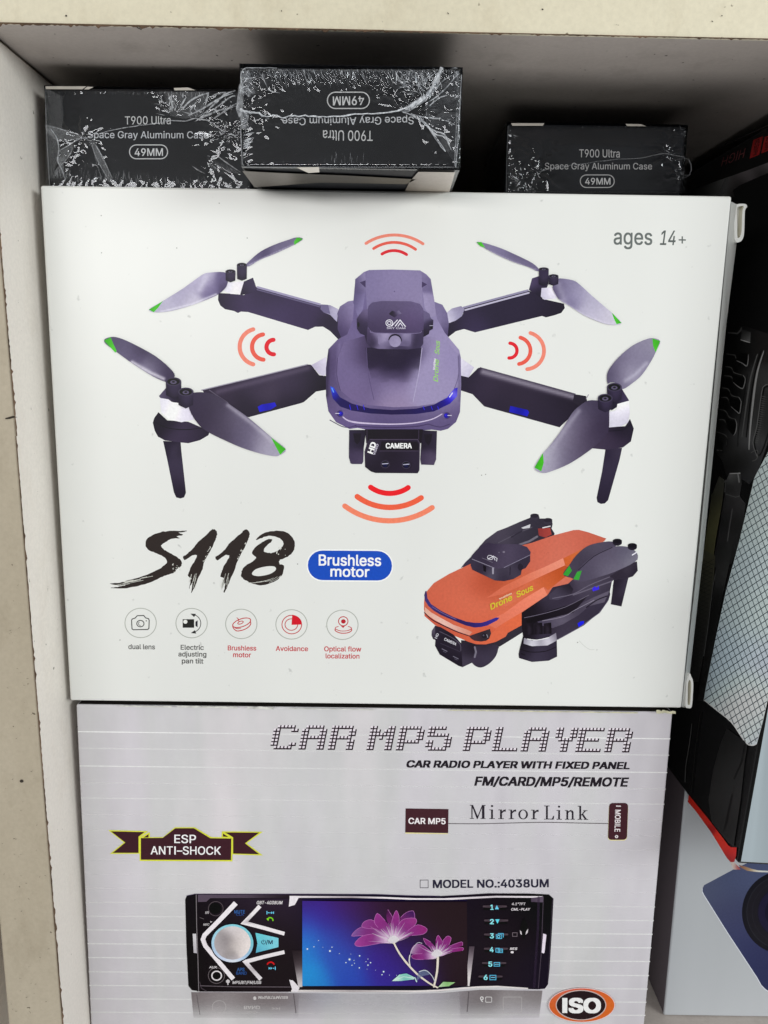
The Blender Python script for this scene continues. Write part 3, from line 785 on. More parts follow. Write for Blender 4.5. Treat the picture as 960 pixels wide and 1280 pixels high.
F.sheet([(205, 116), (262, 116), (250, 146), (232, 150), (214, 146)], .10)
F.ridge([(57.6, 112), (60, 170), (63.5, 232)], .9, .35, taper=(.8, .8), smooth=4)
F.build()
bm = bmesh.new()                               # pale strips of the sleeve that show along the top edge
for pts in ([(58, 108.8), (109, 108.9), (104, 112.7), (58.5, 112.5)], [(110, 109.3), (118, 109.8), (112, 112.8), (106, 112.8)], [(218, 111), (236, 110.4), (245, 113.8), (219, 114)]):
    bm = bmesh.new(); blob(f1, pts, bm, 0.0009); bmesh.ops.recalc_face_normals(bm, faces=bm.faces[:]); from_bm('sleeve_edge', bm, M['sleeve_pale'], WL)
# middle box, upside down and overhanging -----------------------------------
WM, f2, film2, c2 = watch_box('watch_box', (301.5, 87.5), (576.5, 86.8), -0.030, zb, 0.074, 'black film-wrapped watch box with upside-down print, overhanging the white carton', 0.0014)
p = Print(f2, 'lettering', WM)
p.text('T900 Ultra', 466, 163.6, 403.8, 162.9, 12.6, (240, 242, 246), 0.004)
p.text('Space Gray Aluminum Case', 517.3, 146.0, 353, 147.4, 9.3, (232, 234, 238), 0.006)
p.text('49MM', 455, 120.3, 416, 120.9, 10.8, WHITE, 0.014)
p.stroke(rrect(409.3, 115.3, 461.8, 135.7, 10.0), 1.3, (240, 242, 246), closed=True)
p.build()
q = crop(295, 75, 6.4); u = crop(430, 75, 6.0)
film_front(f2, (302, 87.5, 575.8, 210.5), [(517, 138, -170, -30, 55, 17, 1.7), (520, 140, -30, 75, 55, 15, 1.6), (304, 138, -80, 80, 34, 15, 1.4), (312, 96, 0, 100, 40, 13, 1.2)], [('top', 19, 6.5, -.38, 2.2), ('right', 9, 8, .2, .8), ('left', 9, 7, .3, 1.0), ('bottom', 5, 11, 0, .2)], [(505, 108, 26, 16, 2.6), (545, 130, 26, 30, 1.3), (312, 120, 14, 26, 1.6), (340, 96, 40, 9, 1.4), (420, 94, 60, 7, 1.2)], film2, seed=3)
F = Film(f2, film2, 0.00105); F.clip = (301.6, 86.6, 576.6, 211)
F.ridge(q([(10, 400), (60, 415), (120, 430), (180, 430), (215, 450), (260, 460), (320, 450), (380, 470), (450, 455), (560, 455), (640, 460), (760, 460), (860, 455), (960, 440)]), 2.7, 1.0, smooth=4, taper=(1.4, 1, .7, .7, .8, .8), jit=.35)
F.ridge(u([(0, 425), (60, 415), (150, 412), (260, 408), (380, 395), (440, 375), (500, 350), (560, 310), (610, 290)]), 2.4, 1.0, smooth=4, taper=(.7, .8, 1.4, 2.2), jit=.2)
F.ridge(u([(480, 365), (560, 330), (620, 280), (660, 220), (700, 130), (730, 70)]), 5.5, .8, smooth=5, taper=(.6, 1, .8), jit=.3)
F.ridge(u([(520, 350), (620, 300), (690, 220), (760, 150), (860, 100)]), 2.2, .6, smooth=5)
F.sheet(u([(430, 395), (560, 320), (640, 240), (690, 130), (740, 70), (720, 150), (690, 230), (620, 310), (560, 350), (480, 400)]), .45)
F.sheet(u([(615, 300), (690, 220), (860, 100), (870, 400), (835, 790), (615, 470)]), .07)
for a in ([(430, 395), (520, 430), (620, 500), (700, 620), (760, 695)], [(520, 420), (600, 480), (680, 560), (760, 590), (800, 680)], [(500, 410), (610, 440), (720, 450), (830, 490)], [(610, 480), (660, 530), (740, 560), (770, 590), (790, 640)], [(560, 430), (640, 520), (760, 690)], [(640, 350), (700, 300), (770, 270)], [(620, 330), (720, 260), (860, 110)]):
    F.ridge(u(a), 2.0, .7, smooth=5, taper=(.6, 1, .5), jit=.2)
F.ridge(u([(615, 320), (616, 400), (616, 460)]), .8, .5, smooth=3, taper=(.8, .8))
for a in ([(640, 360), (690, 355)], [(640, 380), (700, 382)], [(640, 345), (680, 330)], [(690, 490), (720, 495)]): F.ridge(u(a), 2.4, .55)
F.burst(*u(570, 260), -165, -75, 110, 3, 38, 1.1, .75); F.burst(*u(590, 230), -100, -40, 60, 4, 30, 1.0, .7)
F.burst(*u(480, 150), 0, 360, 60, 3, 16, 1.1, .6, .4); F.burst(*u(400, 190), -150, -30, 30, 1, 20, 1.2, .6)
F.burst(*u(790, 470), 0, 360, 22, 1, 9, 1.1, .65); F.burst(*u(850, 270), 60, 300, 34, 1, 20, .9, .45)
F.ticks(306, 88, 450, 87.5, 58, 6, 22, 70, 1.2, .62, 8); F.ticks(430, 87.5, 545, 88, 40, 6, 22, 62, 1.15, .55, 10)
F.ticks(306, 87.5, 572, 87.8, 90, 1.5, 5, 80, 1.0, .5, 45)
F.burst(*q(40, 110), 10, 75, 40, 6, 44, 1.1, .6); F.burst(*q(40, 260), -60, 50, 34, 2, 18, 1.1, .6)
F.sheet(q([(60, 100), (110, 90), (160, 280), (60, 290), (30, 230)]), .22); F.sheet(q([(30, 200), (70, 230), (60, 420), (30, 470), (5, 400)]), .35)
F.sheet(q([(30, 410), (110, 440), (90, 560), (50, 560)]), .3)
for y, L in ((600, 90), (640, 90), (655, 70), (672, 80), (690, 60), (705, 60), (760, 30)): F.ridge(q([(60, y + 15), (60 + L * .5, y), (60 + L, y - 12)]), 2.4, .8, smooth=3)
F.ridge(q([(40, 560), (48, 700), (55, 850)]), 1.3, .5, smooth=4, taper=(1, 1, .8))
F.burst(*q(80, 500), 30, 150, 26, 2, 12, 1.1, .6); F.burst(*q(220, 470), 0, 180, 14, 1, 8, 1.0, .7); F.burst(*q(120, 360), 0, 360, 8, 0, 3, 1.8, .8)
F.specks(306, 96, 570, 208, 110, .13, .8)
F.ticks(405, 206, 460, 208, 8, 4, 14, -88, 1.0, .4, 6); F.ticks(330, 208, 560, 209, 24, 2, 6, -90, .9, .25, 20)
F.ridge(u([(835, 810), (850, 640), (858, 480), (868, 330), (878, 120)]), 1.4, .6, smooth=4, taper=(.8, 1, .6)); F.ridge(u([(825, 800), (836, 620), (845, 400)]), 1.0, .4, smooth=4, taper=(.8, 1, .6))
F.burst(*u(860, 100), 60, 200, 30, 1, 18, 1.0, .6)
F.ridge(q([(40, 300), (35, 180), (60, 90), (120, 60), (200, 62), (330, 68)]), 1.2, .6, smooth=4, taper=(.8, 1, .6), jit=.3)
F.build()
un = Face(Vector((0, 0, zb)), (0, 0, -1))     # its underside: pale label, and a light reflection painted at the left
p = Print(un, 'base_label_reflection', WM); un.k = 8
p.f.p = Vector((0, 0, zb + 0.00002))
p.poly([(523, 212.5), (569, 213), (561, 240.5), (505, 239.5), (512, 225)], [(530, 215, (205, 200, 192)), (566, 215, (215, 208, 198)), (540, 236, (150, 140, 128)), (510, 236, (96, 88, 78))], off=0.0006)
p.poly([(303, 211.5), (350, 214), (430, 217), (520, 222), (508, 228), (400, 226), (318, 232)], [(305, 213, (120, 115, 108)), (345, 218, (150, 145, 138)), (335, 228, (70, 64, 58)), (420, 220, (60, 54, 46)), (505, 225, (88, 80, 64))], off=0.0006)
p.build()
bm = bmesh.new()
for pts in ([(371, 210), (399, 209.6), (399.5, 216), (386, 217), (377, 213)],): blob(f2, pts, bm, 0.00085)
bmesh.ops.recalc_face_normals(bm, faces=bm.faces[:])
from_bm('sleeve_edge', bm, M['sleeve_pale'], WM)
# right box, further back -----------------------------------------------------
WR, f3, film3, c3 = watch_box('watch_box', (634.5, 158), (858, 158), 0.040, zb, 0.074, 'dim black film-wrapped watch box set back near the right end of the white carton')
p = Print(f3, 'lettering', WR)
p.text('T900 Ultra', 724, 196.6, 774.6, 196.8, 9.8, (196, 194, 194), 0.004)
p.text('Space Gray Aluminum Case', 681, 211.6, 815, 211.8, 8.0, (186, 184, 184), 0.005)
p.text('49MM', 731.3, 230.6, 763, 230.6, 8.0, (206, 204, 204), 0.014)
p.stroke(rrect(725.3, 218.7, 767.7, 234.4, 7.6), 1.1, (190, 188, 188), closed=True)
p.build()
q = crop(625, 145, 3.918)
film_front(f3, (635, 158.8, 857.4, 242), [(671, 215, 0, 360, 26, 13, 1.2), (652, 228, 0, 360, 26, 11, 1.4), (834, 192, 0, 360, 24, 13, 1.1), (850, 218, 0, 360, 22, 13, 1.0)], [('top', 5, 7, .2, .5), ('right', 8, 7, .2, .7), ('left', 6, 8, .2, .6)], [(655, 226, 18, 16, 1.6), (840, 205, 16, 26, 1.0)], film3, seed=4)
F = Film(f3, film3, 0.00105); F.clip = (632, 157.5, 863, 241)
F.ridge(q([(190, 275), (260, 258), (420, 235), (540, 218), (680, 208), (790, 188), (850, 195), (900, 205)]), .9, .36, smooth=4, taper=(.8, .7, 1), jit=.3)
F.burst(*q(180, 275), 0, 360, 40, 1, 12, 1.2, .5); F.burst(*q(110, 320), 60, 260, 44, 2, 20, 1.4, .55); F.burst(*q(140, 215), 0, 60, 6, 0, 8, 2.0, .6)
F.burst(*q(150, 350), 0, 200, 30, 1, 14, 1.1, .5); F.burst(*q(820, 185), 0, 360, 44, 1, 14, 1.0, .42); F.burst(*q(880, 285), 0, 360, 44, 1, 12, 1.0, .36)
F.ridge(q([(860, 215), (915, 215), (930, 250), (925, 290), (890, 310)]), 1.6, .3, smooth=4, jit=.3)
F.burst(*q(905, 90), 100, 200, 16, 1, 14, 1.0, .35); F.burst(*q(60, 90), 20, 110, 10, 1, 12, 1.0, .25)
F.specks(640, 165, 850, 236, 40, .10, .8); F.ridge([(634.5, 158), (633, 200), (632.5, 240)], .8, .25, taper=(.8, .8), smooth=3)
F.ticks(720, 158, 850, 158, 20, 2, 6, 85, .9, .22, 20)
F.build()
bm = bmesh.new()
for pts in ([(638.5, 154.8), (680, 154.8), (678, 158), (640, 158)], [(781, 155.6), (800, 156), (807, 158.6), (783, 158.4)]):
    bm = bmesh.new(); blob(f3, pts, bm, 0.0009); bmesh.ops.recalc_face_normals(bm, faces=bm.faces[:]); from_bm('sleeve_edge', bm, M['sleeve_pale'], WR)

# ------------------------------------------------------------------ printing on the white carton
LT, MD, DK, BK = (168, 162, 186), (118, 108, 142), (66, 58, 80), (44, 38, 54)
GREEN = (88, 176, 62)
def knob(P, c, x, y, rx, ry, h, body=DK):
    """one blade hinge: a short post with a dished top"""
    P.poly(c([(x - rx, y), (x + rx, y), (x + rx * .95, y + h)]) + c([(x, y + h + ry * .8), (x - rx * .95, y + h)]), [c(x - rx, y + h) + (BK,), c(x + rx * .2, y + h * .6) + ((84, 76, 98),), c(x + rx, y + h * .8) + (BK,), c(x, y) + (body,)], g=1.2)
    X, Y = c(x, y); k = 1 / c.s
    P.poly(ell(X, Y, rx * k, ry * k), (78, 72, 90)); P.poly(ell(X, Y, rx * k * .82, ry * k * .74), (26, 20, 34))
    P.poly(ell(X, Y + ry * k * .12, rx * k * .42, ry * k * .42), (104, 98, 118)); P.poly(ell(X, Y + ry * k * .05, rx * k * .2, ry * k * .2), (20, 16, 28))
c3, c4, c5, c6 = crop(40, 230, 4), crop(260, 230, 4), crop(400, 280, 4), crop(560, 270, 4)
d1, d2, d3, d6 = crop(110, 400, 3.42857), crop(380, 420, 4), crop(560, 400, 3.42857), crop(510, 630, 3.09677)
tp, cm = crop(410, 330, 6), crop(430, 520, 7.3846)

POP = 1.22
# -- arms of the purple drone
def arm(name, outline, cols, soft, parts):
    P = Print(FA, name, DB); P.poly(outline, cols, soft=soft)
    for f in parts: f(P)
    return P
A = []
# rear left
P = Print(FA, 'drone_arm', DB)
P.poly(c4([(52, 545), (50, 580), (62, 608), (85, 626), (130, 635), (150, 645), (165, 638), (200, 640), (500, 730), (535, 714), (575, 713), (610, 735), (652, 778), (700, 740), (660, 670), (640, 640), (600, 625), (560, 602), (240, 514), (180, 555), (110, 548)]),
       [c4(60, 600) + (BK,), c4(150, 600) + ((72, 62, 88),), c4(300, 560) + ((58, 50, 72),), c4(500, 660) + ((66, 56, 82),), c4(320, 650) + ((74, 64, 92),), c4(600, 700) + (BK,), c4(650, 740) + ((52, 44, 66),)])
P.stroke(c4([(248, 516), (400, 558), (560, 602)]), 2.6, (150, 145, 168), smooth=3); P.stroke(c4([(246, 528), (400, 570), (560, 614)]), 1.5, (104, 98, 122), smooth=3)
P.poly(c4([(566, 602), (612, 606), (652, 626), (645, 690), (612, 655), (578, 642), (566, 628)]), [c4(575, 620) + ((108, 102, 128),), c4(630, 630) + ((186, 182, 198),), c4(640, 670) + ((160, 155, 178),)])
P.poly(c4([(566, 602), (600, 604), (612, 650), (578, 642), (562, 625)]), (112, 106, 132))
P.poly(c4([(178, 488), (225, 468), (242, 518), (222, 545), (160, 556)]), [c4(190, 500) + (DK,), c4(230, 520) + ((70, 62, 86),), c4(170, 550) + (BK,)], g=1.5)
P.poly(c4([(80, 533), (92, 494), (140, 490), (180, 487), (160, 553), (110, 549)]), [c4(90, 510) + ((200, 198, 208),), c4(130, 520) + ((226, 224, 230),), c4(170, 510) + ((214, 210, 222),)])
A.append(P)
# rear right
P = Print(FA, 'drone_arm', DB)
P.poly(c6([(80, 460), (400, 372), (450, 390), (475, 415), (580, 438), (584, 460), (566, 485), (530, 497), (490, 507), (470, 500), (135, 582), (80, 565), (40, 576), (0, 606), (-22, 618), (-10, 560), (0, 535), (40, 520), (75, 490)]),
       [c6(0, 570) + (BK,), c6(100, 530) + ((60, 52, 74),), c6(250, 480) + ((50, 44, 62),), c6(420, 430) + ((54, 48, 66),), c6(560, 460) + ((40, 34, 48),), c6(130, 575) + ((70, 62, 88),)])
P.stroke(c6([(78, 458), (240, 414), (398, 372)]), 2.4, (140, 136, 156), smooth=3); P.stroke(c6([(86, 470), (240, 428), (404, 384)]), 2.0, (176, 172, 188), smooth=3)
P.poly(c6([(0, 478), (20, 462), (66, 450), (82, 466), (70, 500), (40, 522), (0, 537), (-22, 560), (-20, 500)]), [c6(10, 500) + ((176, 172, 190),), c6(60, 460) + ((140, 135, 156),), c6(60, 500) + ((150, 146, 168),), c6(-10, 530) + ((196, 192, 206),)])
P.poly(c6([(404, 370), (420, 312), (455, 300), (500, 345), (470, 415), (445, 396)]), [c6(420, 340) + ((92, 84, 108),), c6(450, 320) + ((70, 60, 84),), c6(440, 380) + (BK,)], g=1.5)
P.poly(c6([(468, 360), (525, 357), (547, 400), (541, 412), (482, 419), (464, 402)]), [c6(480, 390) + ((188, 184, 198),), c6(520, 380) + ((226, 222, 230),), c6(535, 405) + ((200, 196, 208),)])
A.append(P)
# front left
P = Print(FA, 'drone_arm', DB)
P.poly([(253, 488), (300, 476), (384, 455.5), (389, 456), (399, 469), (407.5, 470), (409, 487), (395, 489.5), (380, 502.5), (376, 504), (311, 521.5), (290, 516), (262, 500)],
       [(260, 492, (60, 52, 68)), (320, 480, (62, 55, 72)), (380, 460, (56, 50, 66)), (330, 492, (76, 68, 84)), (370, 480, (72, 64, 82)), (320, 516, (48, 42, 56)), (376, 500, (44, 38, 52)), (404, 480, (34, 28, 42))], soft=[([(272, 490), (385, 460)], 3.5, (104, 96, 112), .55)])
P.stroke([(252, 487.6), (320, 471.3), (384, 455.6)], 1.2, (150, 146, 158)); P.stroke(d1([(520, 300), (545, 318), (600, 355)]), 1.2, (96, 90, 104))
P.poly(d2([(36, 146), (112, 104), (112, 190), (98, 200), (76, 192), (50, 160)]), [d2(60, 150) + ((168, 162, 180),), d2(100, 130) + ((206, 202, 214),), d2(100, 190) + ((190, 186, 200),)])
P.poly(d1([(727, 372), (745, 362), (800, 353), (808, 368), (782, 385), (735, 394)]), [d1(740, 380) + ((52, 50, 176),), d1(770, 370) + ((36, 34, 130),), d1(800, 362) + ((54, 52, 180),)], g=1)
P.poly(d1([(322, 518), (397, 522), (400, 560), (420, 740), (412, 760), (396, 765), (378, 760), (368, 738), (340, 600)]), [d1(335, 540) + (BK,), d1(370, 560) + ((70, 64, 80),), d1(395, 560) + ((52, 46, 60),), d1(390, 740) + ((46, 40, 54),), d1(400, 660) + ((66, 60, 76),)])
P.poly(d1([(278, 440), (284, 420), (302, 395), (340, 430), (430, 436), (522, 476), (516, 494), (480, 515), (430, 528), (400, 525), (330, 516), (300, 500), (286, 474)]), [d1(290, 450) + ((40, 34, 48),), d1(380, 480) + ((70, 62, 80),), d1(440, 500) + ((64, 56, 74),), d1(510, 490) + ((48, 42, 56),), d1(340, 440) + ((34, 28, 42),)])
P.stroke(d1([(284, 436), (340, 462), (420, 470), (500, 460)]), 1.0, (30, 25, 38), smooth=4)
P.poly(d1([(304, 326), (335, 290), (400, 280), (400, 365), (345, 345), (310, 334)]), [d1(320, 320) + ((92, 86, 104),), d1(350, 320) + (DK,), d1(390, 340) + (BK,)], g=1.4)
P.poly(d1([(308, 334), (345, 340), (360, 352), (395, 356), (398, 372), (432, 372), (455, 426), (400, 438), (345, 426), (315, 396)]), [d1(320, 370) + ((206, 204, 212),), d1(360, 390) + ((232, 230, 236),), d1(430, 400) + ((200, 196, 208),), d1(400, 420) + ((214, 211, 220),)])
A.append(P)
# front right
P = Print(FA, 'drone_arm', DB)
P.poly(d3([(56, 238), (90, 244), (130, 205), (145, 204), (545, 318), (592, 326), (596, 348), (478, 460), (155, 370), (105, 318), (56, 302)]),
       [d3(70, 280) + (BK,), d3(150, 300) + ((66, 58, 74),), d3(300, 330) + ((58, 51, 65),), d3(450, 400) + ((56, 50, 64),), d3(570, 340) + ((38, 32, 44),), d3(200, 370) + ((50, 44, 58),)], soft=[(d3([(150, 222), (540, 330)]), 3.4, (150, 145, 156), .8)])
P.stroke(d3([(138, 204), (340, 260), (545, 317)]), 1.1, (84, 78, 92)); P.poly(d3([(540, 320), (592, 327), (596, 347), (560, 368), (535, 350)]), (50, 45, 56)); P.stroke(d3([(592, 338), (602, 320)]), .9, (150, 145, 155))
P.poly(d3([(54, 162), (112, 203), (88, 246), (54, 238)]), [d3(60, 190) + ((206, 203, 214),), d3(90, 220) + ((184, 180, 196),)])
P.poly(d3([(267, 368), (342, 386), (347, 396), (340, 413), (262, 394)]), [d3(280, 385) + ((50, 50, 160),), d3(310, 390) + ((30, 32, 120),), d3(338, 398) + ((54, 52, 176),)], g=1)
P.poly(d3([(675, 552), (746, 548), (735, 600), (686, 772), (672, 786), (655, 788), (640, 780), (637, 762), (660, 650)]), [d3(690, 570) + (BK,), d3(710, 570) + ((72, 66, 80),), d3(660, 760) + ((52, 46, 60),), d3(690, 660) + ((62, 56, 72),)])
P.poly(d3([(618, 550), (680, 556), (750, 546), (784, 520), (796, 465), (780, 424), (760, 455), (680, 460), (640, 520)]), [d3(660, 530) + ((72, 64, 80),), d3(720, 520) + ((62, 54, 70),), d3(785, 470) + ((50, 44, 58),), d3(740, 465) + ((36, 30, 44),)])
P.stroke(d3([(690, 476), (750, 470), (786, 446)]), 1.0, (34, 28, 42), smooth=4)
P.poly(d3([(690, 300), (742, 290), (776, 345), (735, 366), (700, 388), (688, 340)]), [d3(700, 330) + (BK,), d3(750, 330) + (DK,), d3(770, 350) + ((80, 74, 92),)], g=1.4)
P.poly(d3([(682, 394), (706, 392), (722, 384), (726, 360), (775, 346), (779, 400), (771, 440), (740, 456), (680, 461)]), [d3(700, 430) + ((196, 193, 204),), d3(740, 380) + ((232, 230, 236),), d3(765, 420) + ((188, 184, 196),)])
A.append(P)

# -- hull
H = Print(FA, 'drone_picture', DB); H.gain = .94
H.poly([(422.5, 397), (421.5, 392), (425, 383), (435, 376.7), (446, 375), (450, 400), (434, 421), (426.7, 423), (422, 411)], [(424, 390, (104, 95, 124)), (436, 382, (138, 130, 160)), (430, 412, (78, 68, 98)), (444, 400, (150, 140, 170))])
H.poly([(540, 376), (553, 381), (559, 391.5), (561, 404), (559.5, 423), (552, 422), (540, 410)], [(545, 384, (128, 120, 150)), (557, 396, (120, 112, 142)), (556, 416, (84, 76, 104)), (545, 404, (150, 142, 170))])
hull = [(444, 349), (448.5, 345.5), (455, 340), (461.7, 337.5), (490, 337), (525, 338), (533, 343), (538, 348.5), (543, 378), (546, 398), (556, 416), (574, 437.5), (576, 447), (576.5, 482.5), (575, 515), (570, 527.5), (560, 536), (551, 538.5), (540, 537), (520, 538.5), (490, 538.8), (465, 538.3), (447, 534.8), (437, 536.2), (420, 527.5), (410.5, 514), (407.5, 495), (407.5, 460), (410.5, 436.5), (422.5, 424), (434, 418), (441, 400), (443, 375)]
H.poly(hull, [(450, 360, (118, 110, 142)), (446, 395, (112, 102, 136)), (490, 345, (142, 133, 166)), (536, 360, (128, 120, 150)), (540, 400, (150, 142, 172)), (430, 430, (124, 114, 146)), (412, 450, (74, 64, 92)), (414, 490, (92, 82, 112)), (440, 460, (120, 110, 142)), (440, 500, (122, 112, 144)), (556, 440, (158, 150, 178)), (566, 470, (150, 142, 170)), (550, 490, (156, 149, 176)), (500, 500, (120, 110, 140)), (430, 525, (110, 98, 134)), (490, 533, (96, 86, 120)), (560, 525, (104, 94, 126))],
       soft=[([(410, 440), (408.5, 495)], 2.2, (58, 50, 74), .8), ([(574, 445), (575, 500)], 2.0, (110, 102, 130), .8), ([(424, 430), (421, 470), (428, 488)], 1.6, (150, 140, 172), .35)])
H.poly(tp([(205, 118), (230, 92), (280, 60), (285, 170), (262, 340), (225, 400), (190, 290)]), [tp(215, 130) + ((96, 88, 118),), tp(270, 110) + ((150, 142, 172),), tp(250, 300) + ((138, 130, 162),), tp(205, 280) + ((100, 92, 124),)])
H.poly(tp([(700, 60), (770, 112), (800, 290), (810, 390), (770, 400), (725, 330), (705, 170)]), [tp(720, 100) + ((132, 124, 154),), tp(770, 130) + ((116, 108, 138),), tp(780, 300) + ((150, 142, 170),), tp(730, 300) + ((160, 152, 180),)])
H.poly(tp([(290, 58), (312, 46), (690, 50), (702, 62), (706, 180), (716, 420), (296, 420), (284, 180)]), [tp(310, 80) + ((132, 124, 156),), tp(500, 120) + ((146, 138, 168),), tp(680, 80) + ((140, 132, 162),), tp(500, 270) + ((138, 128, 158),), tp(320, 300) + ((132, 124, 154),), tp(690, 280) + ((146, 138, 166),)])
H.poly(tp([(238, 138), (282, 122), (282, 178)]), (78, 68, 98)); H.poly(tp([(704, 132), (744, 153), (704, 178)]), (80, 70, 100))
H.poly(ell(*tp(498, 205), .9, .9, n=8), (110, 102, 132))
# nose canopy
H.poly(d2([(166, 190), (170, 110), (200, 30), (300, 0), (590, 0), (700, 10), (768, 90), (772, 180), (756, 255), (720, 302), (660, 336), (570, 351), (450, 356), (320, 345), (240, 320), (186, 275), (170, 235)]),
       [d2(180, 200) + ((118, 108, 140),), d2(230, 60) + ((128, 118, 150),), d2(250, 200) + ((124, 114, 146),), d2(330, 70) + ((58, 48, 72),), d2(450, 100) + ((54, 46, 70),), d2(560, 80) + ((62, 54, 80),), d2(450, 180) + ((80, 70, 98),), d2(440, 250) + ((146, 136, 166),), d2(350, 230) + ((112, 102, 132),), d2(450, 340) + ((150, 138, 164),), d2(250, 310) + ((122, 110, 142),), d2(640, 120) + ((160, 152, 180),), d2(600, 260) + ((158, 150, 178),), d2(720, 120) + ((150, 142, 172),), d2(690, 270) + ((156, 148, 176),), d2(600, 50) + ((140, 132, 160),)], g=1.8)
H.poly(d2([(308, 58), (588, 58), (580, 150), (566, 232), (345, 232), (318, 150)]), (54, 45, 68), alpha=[d2(330, 70) + (.8,), d2(450, 70) + (.9,), d2(570, 70) + (.75,), d2(330, 140) + (.6,), d2(450, 140) + (.72,), d2(570, 140) + (.5,), d2(340, 190) + (.12,), d2(450, 195) + (.25,), d2(570, 190) + (.1,), d2(350, 232) + (0,), d2(450, 232) + (0,), d2(566, 232) + (0,)], g=1.6)
H.stroke(d2([(590, 60), (575, 180), (545, 330)]), 1.0, (172, 165, 190), smooth=4); H.stroke(d2([(312, 60), (322, 190), (350, 320)]), .8, (100, 90, 120), smooth=4)
H.stroke(d2([(770, 100), (774, 190), (752, 262)]), .8, (112, 104, 132), smooth=4); H.stroke(d2([(168, 110), (164, 195), (182, 272)]), .8, (92, 82, 112), smooth=4)
# light strip
H.poly(d2([(132, 252), (148, 258), (180, 306), (240, 338), (330, 362), (440, 370), (560, 363), (650, 343), (716, 308), (752, 262), (768, 258), (766, 300), (730, 338), (650, 377), (560, 390), (440, 393), (330, 387), (240, 373), (180, 352), (144, 312)]),
       [d2(140, 262) + ((70, 110, 220),), d2(152, 290) + ((52, 54, 160),), d2(190, 325) + ((44, 32, 88),), d2(240, 352) + ((46, 34, 90),), d2(285, 365) + ((46, 32, 84),), d2(330, 375) + ((44, 30, 84),), d2(380, 379) + ((44, 30, 78),), d2(440, 381) + ((48, 34, 78),), d2(500, 380) + ((46, 32, 78),), d2(560, 376) + ((48, 36, 92),), d2(620, 362) + ((48, 36, 92),), d2(660, 352) + ((48, 36, 96),), d2(700, 335) + ((46, 34, 130),), d2(730, 305) + ((88, 80, 210),), d2(750, 285) + ((150, 146, 226),), d2(764, 268) + ((52, 40, 150),)], g=1.2)
H.stroke(d2([(728, 305), (742, 285)]), 1.4, (214, 212, 236)); H.stroke(d2([(140, 262), (148, 280)]), 1.3, (120, 160, 236))
for x in (232, 268, 300, 600, 640, 672): H.stroke(d2([(x - 4, 345 if x < 400 else 352), (x + 2, 368)]), .8, (66, 60, 200))
# lower lip
H.stroke(d2([(186, 396), (215, 420), (260, 432), (340, 438), (440, 441), (540, 436), (610, 424), (650, 412), (690, 390)]), (1.2, 2.2, 1.6, 1.4, 1.2), (196, 186, 208), smooth=4)
H.stroke(d2([(250, 450), (340, 455), (440, 457), (560, 452), (620, 440)]), .9, (74, 62, 92), smooth=4); H.stroke(d2([(130, 420), (190, 452), (230, 456), (260, 446)]), .9, (80, 68, 100), smooth=4); H.stroke(d2([(620, 440), (680, 455), (730, 440)]), .9, (80, 70, 98), smooth=4)
for x, y, s in ((184, 388, -1), (711, 398, 1)):
    H.poly(ell(*d2(x, y), 5.2, 4.4), [d2(x, y) + ((78, 68, 104),), d2(x - 16 * s, y) + ((128, 118, 150),)], g=1.2); H.poly(ell(*d2(x, y), 3.0, 3.0), (44, 34, 140)); H.poly(ell(*d2(x - 2, y - 2), 1.4, 1.4), (70, 60, 190))
    H.stroke(d2([(x + s * 17 - 9, y - 1), (x + s * 17 + 9, y - 1)]), .9, (206, 202, 216))
H.build()
H0 = bpy.data.objects['drone_picture']
for P in A: P.parent = H0; P.build()
hull_txt = Print(FA, 'lettering', H0)
hull_txt.text('Drone', 547.3, 477.5, 548.5, 448, 5.6, (146, 184, 118), 0.02, shear=.35)
hull_txt.text('Sous', 548.8, 443.5, 549.8, 425, 5.6, (146, 184, 118), 0.02, shear=.35)
hull_txt.text('brushless', 543.6, 462, 544.6, 448, 2.6, (214, 210, 222), 0.03)
hull_txt.build()
# -- camera unit under the nose
P = Print(FA, 'drone_camera', H0)
P.poly(cm([(48, 128), (45, 380), (60, 435), (76, 443), (166, 443), (178, 420), (182, 300), (205, 128)]), [cm(60, 200) + ((60, 54, 72),), cm(80, 380) + ((74, 66, 86),), cm(150, 380) + ((80, 72, 92),), cm(170, 200) + ((42, 36, 50),)])
P.poly(cm([(720, 130), (704, 400), (712, 448), (830, 452), (850, 400), (858, 138)]), [cm(730, 380) + ((70, 62, 80),), cm(790, 380) + ((86, 78, 96),), cm(840, 200) + ((60, 54, 70),), cm(730, 200) + ((40, 34, 48),)])
P.poly(cm([(85, 160), (160, 160), (150, 230), (125, 262), (98, 240)]), (38, 32, 44)); P.poly(cm([(738, 170), (815, 165), (805, 230), (780, 272), (750, 240)]), (38, 32, 44))
P.poly(cm([(195, 122), (730, 122), (712, 250), (205, 250)]), [cm(300, 140) + ((34, 27, 38),), cm(460, 200) + ((42, 34, 46),), cm(650, 150) + ((36, 29, 40),)])
P.stroke(cm([(212, 130), (212, 240)]), .7, (74, 66, 82)); P.stroke(cm([(690, 130), (690, 215)]), .7, (74, 66, 82))
P.poly(cm([(235, 212), (680, 212), (702, 250), (696, 500), (680, 528), (290, 525), (250, 512), (195, 470), (190, 330), (215, 240)]), [cm(220, 350) + ((60, 54, 68),), cm(280, 480) + ((40, 34, 46),), cm(450, 360) + ((40, 33, 45),), cm(480, 510) + ((48, 40, 56),), cm(680, 400) + ((54, 47, 62),), cm(500, 250) + ((52, 45, 60),)])
P.poly(cm([(345, 235), (672, 235), (690, 260), (690, 318), (330, 318)]), (36, 30, 40)); P.stroke(cm([(330, 322), (690, 322)]), .7, (82, 74, 90))
P.stroke(cm([(240, 216), (680, 216), (698, 250), (694, 500)]), .6, (92, 84, 100))
